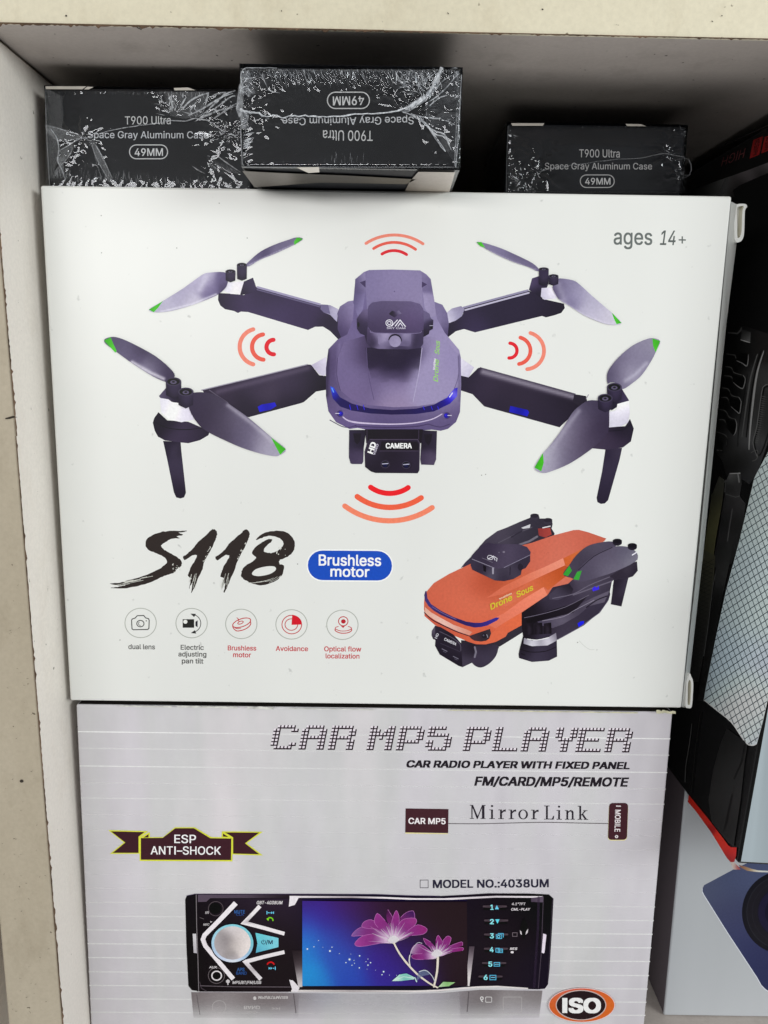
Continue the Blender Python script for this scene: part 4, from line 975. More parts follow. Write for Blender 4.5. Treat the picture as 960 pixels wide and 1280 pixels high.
for x, y in ((380, 446), (574, 452)):
    P.poly(ell(*cm(x, y), 7.2, 6.2), (48, 41, 54)); P.poly(ell(*cm(x, y), 5.4, 4.7), (76, 70, 88)); P.poly(ell(*cm(x, y), 4.8, 4.1), (22, 17, 34)); P.poly(ell(*cm(x, y + 8), 2.8, 2.2), (30, 26, 66))
    P.stroke(cm([(x - 26, y - 4), (x + 26, y - 8)]), 1.1, (170, 168, 186))
P.text('CAMERA', *cm(385, 297), *cm(626, 297), 6.2, (226, 224, 230), 0.035)
P.text('HD', *cm(262, 352), *cm(298, 250), 6.4, (226, 224, 230), 0.045); P.text('VIDEO', *cm(285, 362), *cm(320, 262), 2.9, (180, 176, 188), 0.03)
P.build()
# -- sensor turret
P = Print(FA, 'drone_turret', H0); P.gain = .94
P.poly(tp([(235, 380), (270, 345), (298, 338), (298, 505), (290, 592), (275, 535), (240, 520), (218, 485), (216, 412)]), [tp(225, 430) + ((50, 42, 62),), tp(270, 370) + ((120, 110, 140),), tp(280, 480) + ((64, 55, 80),), tp(280, 540) + ((52, 44, 66),)], g=1.3)
P.poly(tp([(712, 345), (760, 372), (772, 410), (790, 420), (786, 488), (762, 500), (756, 525), (716, 548)]), [tp(730, 380) + ((110, 102, 130),), tp(750, 460) + ((60, 52, 76),), tp(780, 450) + ((36, 30, 46),), tp(730, 530) + ((44, 36, 56),)], g=1.3)
P.stroke(tp([(764, 462), (786, 462)]), 1.0, (160, 156, 172)); P.poly(ell(*tp(776, 476), 1.6, 1.6, n=10), (24, 18, 32)); P.poly(ell(*tp(228, 455), 1.6, 3.2, n=10), (28, 22, 38))
P.poly(tp([(294, 480), (350, 515), (660, 518), (716, 490), (714, 600), (690, 630), (600, 641), (380, 637), (320, 625), (290, 592)]), [tp(310, 560) + ((76, 66, 92),), tp(345, 580) + ((52, 44, 66),), tp(385, 550) + ((140, 132, 158),), tp(440, 560) + ((160, 152, 178),), tp(580, 560) + ((150, 143, 168),), tp(618, 560) + ((120, 112, 138),), tp(650, 570) + ((58, 50, 72),), tp(700, 560) + ((72, 64, 88),), tp(500, 632) + ((74, 66, 90),), tp(420, 615) + ((122, 114, 140),)], g=1.2)
P.poly(tp([(372, 520), (624, 522), (620, 600), (600, 616), (388, 612), (376, 596)]), [tp(380, 545) + ((128, 120, 146),), tp(420, 545) + ((166, 158, 184),), tp(590, 545) + ((150, 143, 168),), tp(615, 560) + ((120, 112, 138),), tp(480, 612) + ((116, 108, 134),), tp(560, 610) + ((110, 102, 128),)], g=1.4)
P.poly(tp([(298, 345), (305, 315), (330, 290), (400, 278), (620, 280), (690, 300), (714, 335), (718, 430), (716, 488), (690, 508), (660, 519), (350, 516), (318, 498), (300, 470)]), [tp(320, 320) + ((100, 92, 120),), tp(500, 300) + ((104, 95, 122),), tp(690, 330) + ((110, 101, 130),), tp(400, 400) + ((88, 78, 104),), tp(620, 420) + ((104, 90, 122),), tp(500, 500) + ((76, 66, 92),), tp(340, 490) + ((70, 60, 86),), tp(690, 480) + ((86, 76, 104),)])
P.stroke(tp([(318, 500), (352, 517), (660, 520), (700, 504)]), .8, (126, 117, 146), smooth=3)
P.poly(ell(*tp(503, 572), 8.4, 8.0, 0, 180, 372), (40, 32, 52)); P.poly(ell(*tp(503, 580), 7.4, 7.2), [tp(480, 560) + ((146, 138, 164),), tp(520, 600) + ((160, 153, 178),)], g=1.4)
P.poly(tp([(456, 375), (480, 350), (510, 360), (530, 348), (552, 372), (520, 384), (500, 402), (475, 388)]), [tp(480, 370) + ((38, 30, 48),), tp(530, 365) + ((130, 122, 148),), tp(505, 390) + ((56, 46, 70),)], g=1)
wl = (226, 224, 232)
P.stroke(ell(*tp(460, 443), 4.3, 4.0), .9, wl, closed=True); P.stroke(ell(*tp(460, 443), 2.2, 2.0), .9, wl, closed=True)
P.stroke(tp([(505, 466), (540, 420), (580, 468)]), 1.2, wl); P.stroke(tp([(525, 467), (542, 443), (560, 467)]), .9, wl); P.stroke(tp([(478, 466), (520, 420)]), 1.0, wl)
P.text('SKY CAM', *tp(440, 487), *tp(580, 488), 2.2, (196, 192, 204), 0.02)
P.build()
# -- propellers, each with its two blades and hinges
def propeller(blades, knobs):
    P = Print(FA, 'drone_propeller', H0); P.gain = .92
    for pts, cols, soft, tip in blades:
        P.poly(pts, cols, smooth=3, soft=soft, g=1.6)
        P.poly(tip, [tip[0] + ((70, 150, 50),), tip[1] + (GREEN,), tip[-1] + ((100, 190, 76),)], g=1.2)
    for k in knobs: knob(P, *k)
    P.build()
propeller([
    ([(186.3, 387), (203.8, 376.3), (230, 360), (252.5, 343.8), (262.5, 340.8), (280, 340.3), (285, 346), (284, 356), (280, 362), (272, 368.5), (260, 374), (240, 381.5), (215, 388.5), (196, 390.5)],
     [(200, 385, (188, 184, 202)), (230, 372, (176, 171, 192)), (255, 352, (190, 185, 205)), (262, 362, (124, 116, 146)), (278, 352, (112, 104, 134)), (282, 360, (82, 74, 100)), (240, 380, (206, 202, 216))], [([(258, 345), (250, 362)], 4, (206, 202, 218), .7), ([(200, 390), (240, 380.5), (270, 368)], 1.2, (228, 226, 236), .7)], [(186.3, 387), (203.8, 376.3), (198, 384.5), (192.5, 390.3)]),
    (c4([(192, 402), (215, 378), (265, 337), (330, 305), (400, 280), (445, 267), (475, 275), (430, 305), (340, 347), (260, 380), (215, 407), (198, 412)]),
     [c4(210, 395) + ((130, 124, 150),), c4(280, 350) + ((88, 80, 108),), c4(350, 310) + ((104, 98, 122),), c4(350, 335) + ((150, 145, 168),), c4(430, 290) + ((126, 120, 144),)], [(c4([(200, 410), (270, 375), (430, 304)]), .9, (196, 192, 208), .8)], c4([(475, 275), (445, 267), (430, 290), (433, 305)]))],
    [(c4, 170, 405, 25, 11, 70), (c4, 113, 438, 25, 11, 45)])
propeller([
    (c6([(142, 132), (180, 135), (260, 160), (340, 195), (420, 235), (453, 265), (446, 276), (400, 255), (330, 232), (250, 197), (190, 165)]),
     [c6(180, 150) + ((140, 134, 158),), c6(260, 175) + ((130, 124, 150),), c6(340, 205) + ((84, 77, 102),), c6(330, 228) + ((160, 155, 176),), c6(440, 266) + ((120, 113, 138),)], [(c6([(200, 172), (330, 232), (440, 272)]), .8, (190, 186, 202), .7)], c6([(142, 132), (166, 130), (186, 160), (160, 150)])),
    (c6([(545, 322), (560, 312), (625, 322), (660, 345), (720, 400), (790, 460), (820, 485), (867, 535), (825, 545), (770, 535), (680, 497), (610, 452), (560, 422), (540, 397), (522, 355)]),
     [c6(540, 350) + ((104, 97, 122),), c6(600, 340) + ((150, 145, 168),), c6(650, 400) + ((160, 155, 178),), c6(620, 430) + ((136, 130, 156),), c6(720, 430) + ((180, 176, 194),), c6(740, 510) + ((196, 192, 208),), c6(810, 510) + ((206, 202, 214),)], [(c6([(550, 340), (580, 420)]), 4, (196, 192, 208), .35), (c6([(560, 422), (680, 497), (820, 545)]), 1.0, (214, 210, 222), .6)], c6([(867, 535), (818, 483), (828, 512), (842, 541)]))],
    [(c6, 478, 266, 25, 9, 76), (c6, 527, 301, 25, 10, 40)])
propeller([
    (d1([(70, 88), (80, 78), (110, 72), (150, 82), (210, 110), (290, 155), (350, 205), (373, 240), (345, 264), (330, 264), (280, 242), (200, 192), (130, 142), (80, 105)]),
     [d1(130, 90) + ((98, 92, 114),), d1(220, 130) + ((82, 75, 96),), d1(160, 140) + ((112, 106, 128),), d1(300, 180) + ((90, 84, 104),), d1(340, 230) + ((74, 66, 88),), d1(270, 220) + ((150, 145, 164),), d1(200, 165) + ((104, 97, 120),)], [(d1([(190, 180), (270, 226), (325, 252)]), 2.0, (222, 219, 228), .8)], d1([(70, 88), (98, 74), (112, 108), (124, 132), (118, 140)])),
    (d1([(430, 318), (452, 311), (500, 310), (555, 325), (620, 370), (690, 420), (790, 505), (848, 553), (822, 578), (800, 583), (740, 572), (660, 547), (580, 512), (510, 477), (470, 442), (435, 382)]),
     [d1(450, 340) + ((70, 62, 82),), d1(500, 400) + ((66, 58, 76),), d1(560, 350) + ((82, 76, 92),), d1(580, 460) + ((84, 77, 94),), d1(650, 420) + ((116, 110, 128),), d1(690, 500) + ((112, 106, 126),), d1(760, 510) + ((166, 161, 176),), d1(790, 565) + ((170, 166, 182),)], [(d1([(600, 365), (700, 440), (790, 520)]), 2.5, (196, 192, 204), .55)], d1([(848, 553), (785, 503), (808, 548), (824, 577)]))],
    [(d1, 367, 264, 33, 19, 58), (d1, 420, 308, 33, 19, 56)])
propeller([
    (d3([(683, 272), (680, 240), (690, 210), (730, 160), (790, 110), (850, 82), (880, 78), (908, 90), (895, 125), (870, 175), (830, 235), (790, 270), (745, 297), (720, 270), (695, 268)]),
     [d3(695, 240) + ((92, 86, 106),), d3(740, 180) + ((120, 114, 134),), d3(800, 130) + ((140, 135, 154),), d3(860, 110) + ((150, 146, 162),), d3(780, 230) + ((170, 166, 182),), d3(740, 270) + ((130, 124, 144),), d3(840, 190) + ((140, 135, 154),)], [(d3([(760, 260), (800, 235), (850, 185)]), 2.5, (200, 197, 210), .5)], d3([(908, 90), (875, 79), (878, 112), (889, 139)])),
    (d3([(690, 348), (645, 345), (600, 345), (560, 370), (530, 400), (480, 480), (430, 545), (405, 575), (370, 632), (405, 655), (450, 645), (520, 615), (590, 570), (640, 530), (685, 480), (690, 400)]),
     [d3(660, 360) + ((74, 67, 86),), d3(600, 370) + ((86, 80, 98),), d3(640, 450) + ((70, 62, 80),), d3(560, 420) + ((120, 114, 132),), d3(570, 530) + ((88, 80, 98),), d3(490, 500) + ((156, 151, 168),), d3(500, 600) + ((116, 110, 128),), d3(430, 580) + ((190, 187, 200),), d3(420, 640) + ((170, 166, 182),)], [(d3([(560, 390), (500, 470), (440, 560)]), 3.0, (176, 172, 186), .5)], d3([(370, 632), (406, 570), (410, 610), (399, 648)]))],
    [(d3, 712, 288, 32, 19, 52), (d3, 673, 335, 32, 19, 46)])
POP = 1.0
FA.k = 5
# -- signal arcs
RED1, RED2, RED3 = (216, 26, 42), (226, 88, 72), (232, 130, 110)
for cr, rows in ((c5, (((230, 97), (370, 55), (515, 99), 15, RED3), ((268, 123), (370, 92), (478, 127), 14, RED2), ((310, 150), (370, 133), (433, 153), 15, RED1))),
                 (d1, (((708, 40), (650, 113), (708, 190), 18, RED3), ((750, 62), (703, 113), (752, 170), 18, RED2), ((795, 85), (765, 115), (797, 147), 18, RED1))),
                 (c6, (((310, 636), (345, 672), (305, 710), 17, RED1), ((362, 608), (412, 667), (355, 740), 19, RED2), ((412, 585), (480, 672), (396, 766), 19, RED3))),
                 (d2, (((333, 756), (430, 787), (521, 758), 26, (226, 24, 34)), ((266, 803), (430, 857), (586, 809), 27, (230, 92, 62)), ((204, 850), (430, 924), (641, 858), 26, (234, 128, 98))))):
    P = Print(FA, 'signal_arcs', DB)
    for a, b, c, wd, col in rows:
        L = arc3(cr(*a), cr(*b), cr(*c)); P.stroke(L, wd / cr.s, col)
    P.build()
FA.k = 5
# -- lettering
P = Print(FA, 'lettering', DB)
P.text('ages', 767, 305.4, 815.3, 306, 19.5, (98, 104, 102), 0.012); P.text('14', 824.8, 306, 846, 306.3, 17.8, (88, 94, 92), 0.012, shear=.12)
P.stroke([(848.3, 299.8), (857.3, 300)], 1.7, (92, 98, 96), cap=False); P.stroke([(852.8, 295.4), (852.8, 304.4)], 1.7, (92, 98, 96), cap=False)
P.build()
FA.k = 5
b4 = crop(120, 640, 3.6923)
r8 = random.Random(3)
def brush(pts, jit=.5, n=5):
    L = cat(b4(pts), True, n); return [(x + r8.gauss(0, jit * .45), y + r8.gauss(0, jit * .45)) for x, y in L]
BR = (42, 34, 32)
P = Print(FA, 'brush_lettering', DB)
P.poly(brush([(420, 87), (395, 94), (383, 97), (402, 106), (372, 112), (390, 122), (350, 124), (322, 138), (304, 152), (306, 166), (335, 186), (370, 205), (394, 226), (394, 248), (376, 262), (360, 280), (330, 290), (300, 302), (250, 325), (180, 345), (120, 353), (65, 351), (100, 345), (135, 337), (100, 338), (62, 330), (110, 326), (150, 315), (220, 295), (290, 263), (326, 235), (316, 210), (280, 192), (244, 176), (228, 150), (240, 120), (280, 98), (330, 88), (380, 86)]), BR)
one = [(532, 84), (546, 80), (558, 92), (557, 112), (546, 140), (522, 190), (500, 230), (492, 262), (470, 310), (456, 345), (440, 373), (444, 340), (446, 325), (436, 340), (430, 356), (436, 318), (440, 305), (424, 296), (430, 275), (440, 250), (466, 204), (445, 200), (410, 222), (402, 206), (415, 198), (440, 176), (470, 140), (508, 106)]
P.poly(brush(one), BR); P.poly(brush([(x + 150, y + 1) for x, y in one]), BR)
P.poly(brush([(738, 128), (752, 112), (775, 97), (812, 88), (865, 89), (902, 112), (918, 150), (908, 185), (880, 208), (850, 221), (846, 238), (868, 248), (862, 285), (848, 302), (830, 318), (770, 338), (715, 328), (676, 305), (670, 280), (690, 248), (738, 215), (720, 190), (733, 165), (768, 138), (804, 124), (812, 134), (782, 162), (776, 182), (808, 189), (843, 176), (864, 152), (860, 132), (838, 117), (798, 110), (760, 122)]), BR, holes=[cat(b4([(720, 287), (738, 264), (788, 251), (824, 252), (829, 268), (800, 287), (750, 296)]), True, 4)])
card = (206, 207, 199)
for k in range(46):                              # dry-brush gaps along the strokes
    bx, by = [(505 + r8.random() * 30, 140 + r8.random() * 90), (655 + r8.random() * 30, 140 + r8.random() * 90), (350 + r8.random() * 40, 235 + r8.random() * 45), (830 + r8.random() * 50, 160 + r8.random() * 40)][k % 4]
    if k % 4 < 2: bx = (545 if k % 4 == 0 else 695) - (by - 130) * .42 + r8.uniform(-9, 2)
    P.poly(ell(*b4(bx, by), r8.uniform(.3, .9), r8.uniform(.3, 1.2), r8.uniform(-40, 40), n=7), card)
for k in range(14):
    y0 = 300 + r8.random() * 45; x0 = 90 + (345 - y0) * 2.4 + r8.uniform(-20, 30); L = r8.uniform(25, 70)
    P.stroke(b4([(x0, y0), (x0 + L * .6, y0 - L * .12), (x0 + L, y0 - L * .2)]), r8.uniform(.25, .6), card)
for bx, by in ((430, 300), (580, 300)):
    for k in range(9):
        x0 = bx + r8.uniform(5, 36); y0 = by + r8.uniform(-20, 22); P.stroke(b4([(x0, y0), (x0 - 6, y0 + 22), (x0 - 10, y0 + 36)]), r8.uniform(.25, .55), card)
for k in range(6): P.stroke(b4([(700 + k * 20, 322 + r8.uniform(-3, 6)), (730 + k * 20, 327 - k * 3), (765 + k * 18, 322 - k * 6)]), .35, card)
P.build()
FA.k = 5
P = Print(FA, 'motor_badge', DB)
P.poly(rrect(383.2, 686.3, 491.4, 726.6, 19.6, slope=.008), (236, 237, 236)); P.poly(rrect(384.8, 688, 490, 725, 18.2, slope=.008), (22, 74, 182))
P.text('Brushless', 398.3, 706.6, 476.4, 707.3, 13.3, (240, 243, 248), 0.02); P.text('motor', 412.9, 720.5, 461.8, 721.1, 12.6, (240, 243, 248), 0.02)
P.build()
i1, i2 = crop(150, 755, 6), crop(280, 755, 5.3333)
GR, RDI, BKI = (168, 171, 164), (186, 44, 52), (44, 44, 44)
def icon(cx, cy, draw, lines):
    FA.k = 5; P = Print(FA, 'feature_icon', DB)
    P.stroke(ell(cx, cy, 19.6, 18.4, n=40), 1.05, GR, closed=True); draw(P)
    for st, x0, x1, y, col in lines: P.text(st, x0, y, x1, y + .35, 5.9, col, 0.02)
    P.build()
def ic1(P):
    P.stroke(i1([(92, 112), (112, 106), (130, 88), (178, 86), (192, 104), (214, 110), (219, 122), (217, 182), (208, 191), (100, 193), (90, 186), (87, 122)]), 1.15, BKI, closed=True)
    P.stroke(ell(*i1(153, 147), 4.5, 4.0), 1.1, BKI, closed=True); P.stroke(ell(*i1(153, 147), 2.4, 2.2, 0, 90, 240), .8, (90, 90, 90)); P.poly(ell(*i1(197, 126), .8, .8, n=8), BKI)
def ic2(P):
    P.poly(i1([(470, 114), (556, 114), (556, 178), (470, 178)]), (34, 34, 32)); P.poly(ell(*i1(490, 133), 2.6, 2.5), (226, 227, 222)); P.poly(i1([(566, 134), (582, 122), (582, 174), (566, 164)]), (34, 34, 44))
    P.stroke(arc3(i1(566, 84), i1(606, 146), i1(562, 208)), .9, BKI); P.poly(i1([(528, 72), (570, 74), (556, 98)]), BKI); P.poly(i1([(532, 218), (572, 222), (562, 196)]), BKI)
def ic3(P):
    P.stroke(ell(*i2(118, 125), 11.8, 4.9, -19), 1.1, RDI, closed=True); P.stroke(ell(*i2(110, 124), 3.6, 1.6, -19), 1.0, RDI, closed=True); P.stroke(i2([(86, 92), (94, 98), (100, 116)]), .9, RDI)
    P.stroke(i2([(58, 146), (62, 160), (76, 174), (92, 180), (130, 172), (160, 156), (178, 134), (176, 112)]), 1.1, RDI, smooth=3); P.stroke(i2([(66, 152), (84, 164), (112, 162)]), .8, RDI, smooth=3)
def ic4(P):
    P.stroke(ell(*i2(452, 137), 12.3, 11.6, n=36), 1.05, RDI, closed=True); P.stroke(ell(*i2(449, 137), 7.9, 7.2, n=30), 1.0, RDI, closed=True); P.poly([i2(450, 139), i2(455, 72)] + [i2(450 + 68 * math.cos(R(a)), 137 + 65 * math.sin(R(a))) for a in range(-84, 1, 12)], (204, 22, 40))
def ic5(P):
    P.stroke(ell(*i2(795, 115), 5.9, 5.7), 1.1, RDI, closed=True); P.poly(ell(*i2(796, 116), 2.9, 2.7), (176, 30, 44)); P.poly(i2([(780, 148), (806, 148), (794, 160)]), RDI)
    P.stroke(i2([(762, 150), (744, 156), (744, 166), (770, 178), (796, 180), (826, 177), (848, 166), (846, 156), (828, 150)]), .9, RDI, smooth=3); P.stroke(i2([(742, 166), (742, 178), (770, 192), (796, 195), (828, 191), (850, 178), (850, 166)]), 1.1, RDI, smooth=3)
TXK, TXR = (84, 84, 82), (190, 66, 72)
icon(175.8, 778.7, ic1, [('dual lens', 160.4, 193.7, 811.2, TXK)])
icon(239.5, 778.9, ic2, [('Electric', 225.8, 254.7, 812, TXK), ('adjusting', 222.9, 258, 820.4, TXK), ('pan tilt', 227.2, 254.2, 829, TXK)])
icon(301.6, 779.9, ic3, [('Brushless', 284.7, 320.3, 812.8, TXR), ('motor', 291.3, 313.8, 821.3, TXR)])
icon(364.4, 780.5, ic4, [('Avoidance', 344.7, 385, 813.5, TXR)])
icon(428, 781, ic5, [('Optical flow', 405.2, 451.6, 814, TXR), ('localization', 407, 449.3, 822.8, TXR)])

FA.k = 5
# -- the folded orange drone
e1, e2, e3, e4 = crop(510, 640, 6), crop(660, 630, 6.4), crop(520, 740, 6.4), crop(630, 720, 5.647)
POP = 1.0
FD = Print(FA, 'folded_drone_picture', DB)
FD.pop = .93
FD.poly(e3([(360, 385), (500, 395), (640, 380), (665, 450), (360, 470)]), (38, 32, 42))
FD.poly(d6([(205, 247), (222, 225), (240, 208), (268, 180), (276, 165), (300, 138), (345, 105), (380, 92), (430, 70), (475, 52), (480, 40), (505, 40), (510, 56), (535, 56), (556, 58), (560, 78), (556, 95), (568, 115), (562, 128), (500, 150), (430, 170), (350, 190), (290, 190), (260, 230)]),
        [d6(230, 225) + ((52, 44, 66),), d6(300, 160) + ((60, 52, 70),), d6(350, 130) + ((68, 60, 78),), d6(420, 95) + ((62, 56, 72),), d6(480, 70) + ((48, 42, 58),), d6(540, 100) + ((40, 34, 48),), d6(430, 130) + ((48, 42, 58),)])
FD.poly(d6([(438, 92), (474, 78), (472, 92), (446, 96)]), (206, 205, 212)); FD.stroke(d6([(430, 158), (470, 144), (500, 126)]), 2.6, (112, 106, 120)); FD.stroke(d6([(350, 150), (430, 110), (480, 90)]), 1.0, (86, 80, 96)); FD.stroke(d6([(400, 128), (440, 105)]), 1.8, (42, 36, 52))
FD.poly(d6([(503, 95), (550, 92), (556, 118), (532, 130), (506, 122)]), [d6(510, 110) + ((140, 44, 44),), d6(545, 110) + ((178, 62, 52),)], g=1.4); FD.stroke(d6([(522, 92), (550, 86)]), 1.4, (226, 222, 226))
for x, y in ((490, 45), (542, 62)): FD.poly(ell(*d6(x, y + 6), 5.5, 3.6), (50, 44, 60)); FD.poly(ell(*d6(x, y), 5.4, 2.6), (34, 28, 42))
orange = [(62, 385), (64, 358), (75, 335), (100, 306), (160, 270), (250, 228), (300, 205), (400, 170), (480, 150), (560, 122), (640, 101), (662, 100), (700, 110), (768, 134), (740, 160), (700, 185), (660, 225), (640, 300), (545, 350), (440, 422), (440, 470), (400, 500), (380, 512), (340, 530), (300, 542), (262, 540), (230, 525), (150, 480), (80, 440), (62, 410)]
FD.poly(d6(orange), [d6(80, 350) + ((214, 96, 68),), d6(200, 280) + ((214, 98, 70),), d6(180, 380) + ((222, 104, 74),), d6(280, 320) + ((196, 78, 48),), d6(330, 300) + ((184, 70, 40),), d6(260, 400) + ((224, 108, 78),), d6(500, 180) + ((212, 98, 74),), d6(640, 120) + ((214, 102, 80),), d6(740, 140) + ((202, 90, 66),), d6(580, 200) + ((220, 112, 88),), d6(400, 330) + ((210, 92, 56),), d6(430, 400) + ((232, 112, 76),), d6(250, 510) + ((222, 92, 58),), d6(100, 440) + ((214, 92, 64),)], g=1.8)
FD.poly(e2([(-60, 590), (0, 560), (140, 500), (280, 434), (296, 490), (140, 560), (0, 628), (-100, 675), (-200, 720), (-330, 750), (-200, 660)]), [e2(270, 450) + ((244, 146, 120),), e2(140, 530) + ((240, 134, 106),), e2(0, 595) + ((234, 120, 88),), e2(-120, 650) + ((222, 104, 70),), e2(-300, 745) + ((224, 106, 76),)])
FD.poly(e2([(284, 434), (480, 335), (620, 290), (560, 330), (440, 430), (340, 520), (298, 488)]), [e2(320, 450) + ((214, 92, 32),), e2(450, 380) + ((220, 112, 64),), e2(560, 315) + ((216, 106, 76),)])
FD.poly(e2([(0, 628), (296, 490), (340, 520), (300, 580), (160, 690), (130, 664), (0, 730), (-180, 820), (-260, 800), (-160, 740)]), [e2(20, 640) + ((220, 100, 60),), e2(150, 590) + ((206, 86, 40),), e2(280, 540) + ((196, 76, 26),), e2(170, 660) + ((214, 96, 44),), e2(-150, 780) + ((226, 110, 76),)])
FD.poly(e4([(-140, 330), (0, 262), (140, 160), (278, 78), (306, 134), (128, 254), (0, 330), (-60, 370)]), [e4(270, 100) + ((248, 138, 106),), e4(140, 190) + ((246, 126, 96),), e4(20, 270) + ((240, 122, 92),), e4(-120, 335) + ((226, 108, 78),)])
FD.poly(e4([(128, 256), (0, 332), (-60, 372), (-90, 460), (0, 450), (122, 350)]), [e4(100, 300) + ((236, 104, 62),), e4(0, 400) + ((230, 100, 62),), e4(-60, 420) + ((228, 104, 72),)])
for x, y in ((46, 392), (130, 392), (160, 388)): FD.poly(ell(*e2(x, y), .7, .5, n=8), (196, 84, 66))
FD.poly(e3([(66, 150), (76, 172), (150, 222), (300, 302), (424, 348), (440, 372), (470, 388), (520, 394), (586, 370), (601, 326), (680, 290), (740, 320), (718, 356), (640, 398), (560, 419), (480, 417), (420, 398), (300, 346), (150, 263), (68, 192)]), [e3(80, 190) + ((216, 92, 66),), e3(250, 310) + ((206, 84, 58),), e3(440, 395) + ((222, 96, 62),), e3(660, 340) + ((232, 104, 66),)])
# nose: visor line, light strip, lens pod
FD.poly(e3([(70, 118), (120, 162), (200, 208), (300, 262), (400, 298), (450, 320), (424, 350), (300, 306), (150, 224), (76, 172)]), [e3(80, 140) + ((230, 170, 150),), e3(200, 230) + ((242, 196, 182),), e3(300, 280) + ((236, 180, 166),), e3(400, 320) + ((222, 138, 116),)], g=1.4)
FD.stroke(e3([(68, 164), (130, 222), (250, 282), (340, 322), (430, 352)]), (1.2, 1.6, 1.2), (74, 26, 38), smooth=4)
FD.poly(e3([(66, 24), (72, 70), (100, 112), (140, 148), (200, 184), (320, 236), (400, 268), (470, 284), (520, 280), (570, 268), (650, 226), (667, 206), (640, 203), (560, 235), (520, 246), (470, 246), (400, 236), (300, 200), (200, 150), (120, 96), (92, 50), (84, -10), (74, -6)]), [e3(78, 20) + ((62, 40, 90),), e3(100, 90) + ((58, 48, 130),), e3(220, 180) + ((52, 36, 96),), e3(330, 230) + ((40, 24, 90),), e3(470, 264) + ((40, 26, 104),), e3(560, 252) + ((52, 36, 136),), e3(640, 215) + ((44, 36, 150),)], g=1.3)
FD.stroke(e3([(130, 118), (220, 172), (320, 218)]), .7, (120, 100, 160), smooth=3)
FD.poly(e3([(424, 352), (480, 332), (560, 305), (592, 294), (601, 330), (586, 372), (560, 390), (520, 396), (470, 390), (440, 372)]), [e3(450, 360) + ((60, 40, 50),), e3(540, 340) + ((38, 28, 38),), e3(590, 330) + ((56, 44, 52),)], g=1.4)
FD.poly(ell(*e3(545, 350), 3.2, 3.2), (26, 20, 30)); FD.stroke(e3([(566, 340), (574, 362)]), .9, (150, 146, 158)); FD.poly(ell(*e3(540, 346), 1.1, 1.1, n=8), (84, 76, 96))
# underside
FD.poly(e3([(480, 420), (560, 418), (640, 398), (718, 356), (735, 326), (845, 266), (845, 165), (960, 110), (960, 300), (860, 318), (670, 436), (640, 445)]), [e3(560, 430) + ((40, 34, 46),), e3(720, 400) + ((42, 36, 48),), e3(800, 320) + ((48, 42, 56),), e3(900, 200) + ((34, 28, 38),)])
FD.build(); POP = 1.12; F0 = bpy.data.objects['folded_drone_picture']
P = Print(FA, 'drone_camera', F0)
P.poly(e3([(152, 272), (126, 310), (124, 345), (136, 375), (160, 385), (165, 300)]), [e3(140, 320) + ((92, 86, 100),), e3(155, 350) + ((54, 48, 60),)], g=1.4)
P.poly(cat(e3([(430, 480), (460, 440), (540, 424), (640, 420), (658, 450), (640, 510), (600, 560), (555, 592), (512, 604), (470, 588), (440, 550)]), True, 3), [e3(460, 500) + ((70, 62, 78),), e3(540, 450) + ((48, 42, 54),), e3(560, 520) + ((74, 68, 84),), e3(620, 480) + ((64, 58, 72),), e3(520, 590) + ((60, 54, 68),)])
P.poly(e3([(360, 412), (400, 404), (470, 424), (470, 470), (448, 565), (370, 602)]), [e3(380, 450) + ((52, 46, 58),), e3(440, 460) + ((38, 32, 42),), e3(400, 560) + ((70, 64, 78),)], g=1.4)
P.stroke(e3([(470, 440), (480, 480), (470, 520)]), 2.2, (118, 114, 126))
P.poly(e3([(152, 268), (200, 282), (300, 340), (362, 412), (372, 601), (340, 590), (190, 500), (152, 430), (156, 370)]), [e3(170, 330) + ((52, 46, 60),), e3(250, 350) + ((36, 30, 40),), e3(250, 480) + ((40, 34, 46),), e3(340, 560) + ((36, 30, 42),), e3(350, 430) + ((58, 52, 64),)])
P.stroke(e3([(190, 316), (290, 366), (352, 418), (358, 470)]), .7, (96, 90, 104), smooth=3); P.stroke(e3([(196, 410), (356, 478)]), .6, (70, 64, 78))
P.text('CAMERA', *e3(222, 384), *e3(318, 428), 3.4, (206, 204, 210), 0.02); P.text('HD', *e3(166, 374), *e3(184, 336), 3.0, (200, 198, 206), 0.02)
for x, y in ((228, 464), (318, 524)): P.stroke(e3([(x - 20, y - 10), (x + 20, y + 10)]), .9, (120, 116, 130)); P.stroke(e3([(x - 10, y + 10), (x + 12, y + 20)]), .7, (90, 86, 100))
P.build()
P = Print(FA, 'drone_arm', F0)
P.poly(d6([(440, 420), (540, 352), (560, 322), (620, 308), (640, 290), (660, 296), (780, 268), (830, 238), (886, 222), (889, 258), (870, 280), (852, 286), (825, 396), (785, 388), (795, 312), (788, 332), (776, 372), (740, 420), (680, 470), (640, 492), (576, 526), (500, 520), (445, 510), (440, 470)]),
       [d6(460, 440) + ((32, 26, 34),), d6(560, 350) + ((66, 60, 74),), d6(600, 330) + ((44, 36, 48),), d6(680, 330) + ((86, 80, 94),), d6(760, 300) + ((80, 74, 88),), d6(860, 250) + ((58, 52, 64),), d6(560, 400) + ((60, 54, 68),), d6(640, 380) + ((58, 51, 66),), d6(520, 450) + ((36, 30, 40),), d6(600, 470) + ((70, 64, 78),), d6(700, 440) + ((58, 52, 66),), d6(820, 340) + ((50, 44, 56),), d6(760, 370) + ((60, 54, 70),)], g=1.8)
P.poly(d6([(545, 352), (575, 325), (625, 310), (640, 330), (630, 350), (580, 372), (548, 370)]), [d6(560, 350) + ((72, 66, 80),), d6(620, 325) + ((40, 34, 44),), d6(600, 360) + ((80, 74, 90),)], g=1.4)
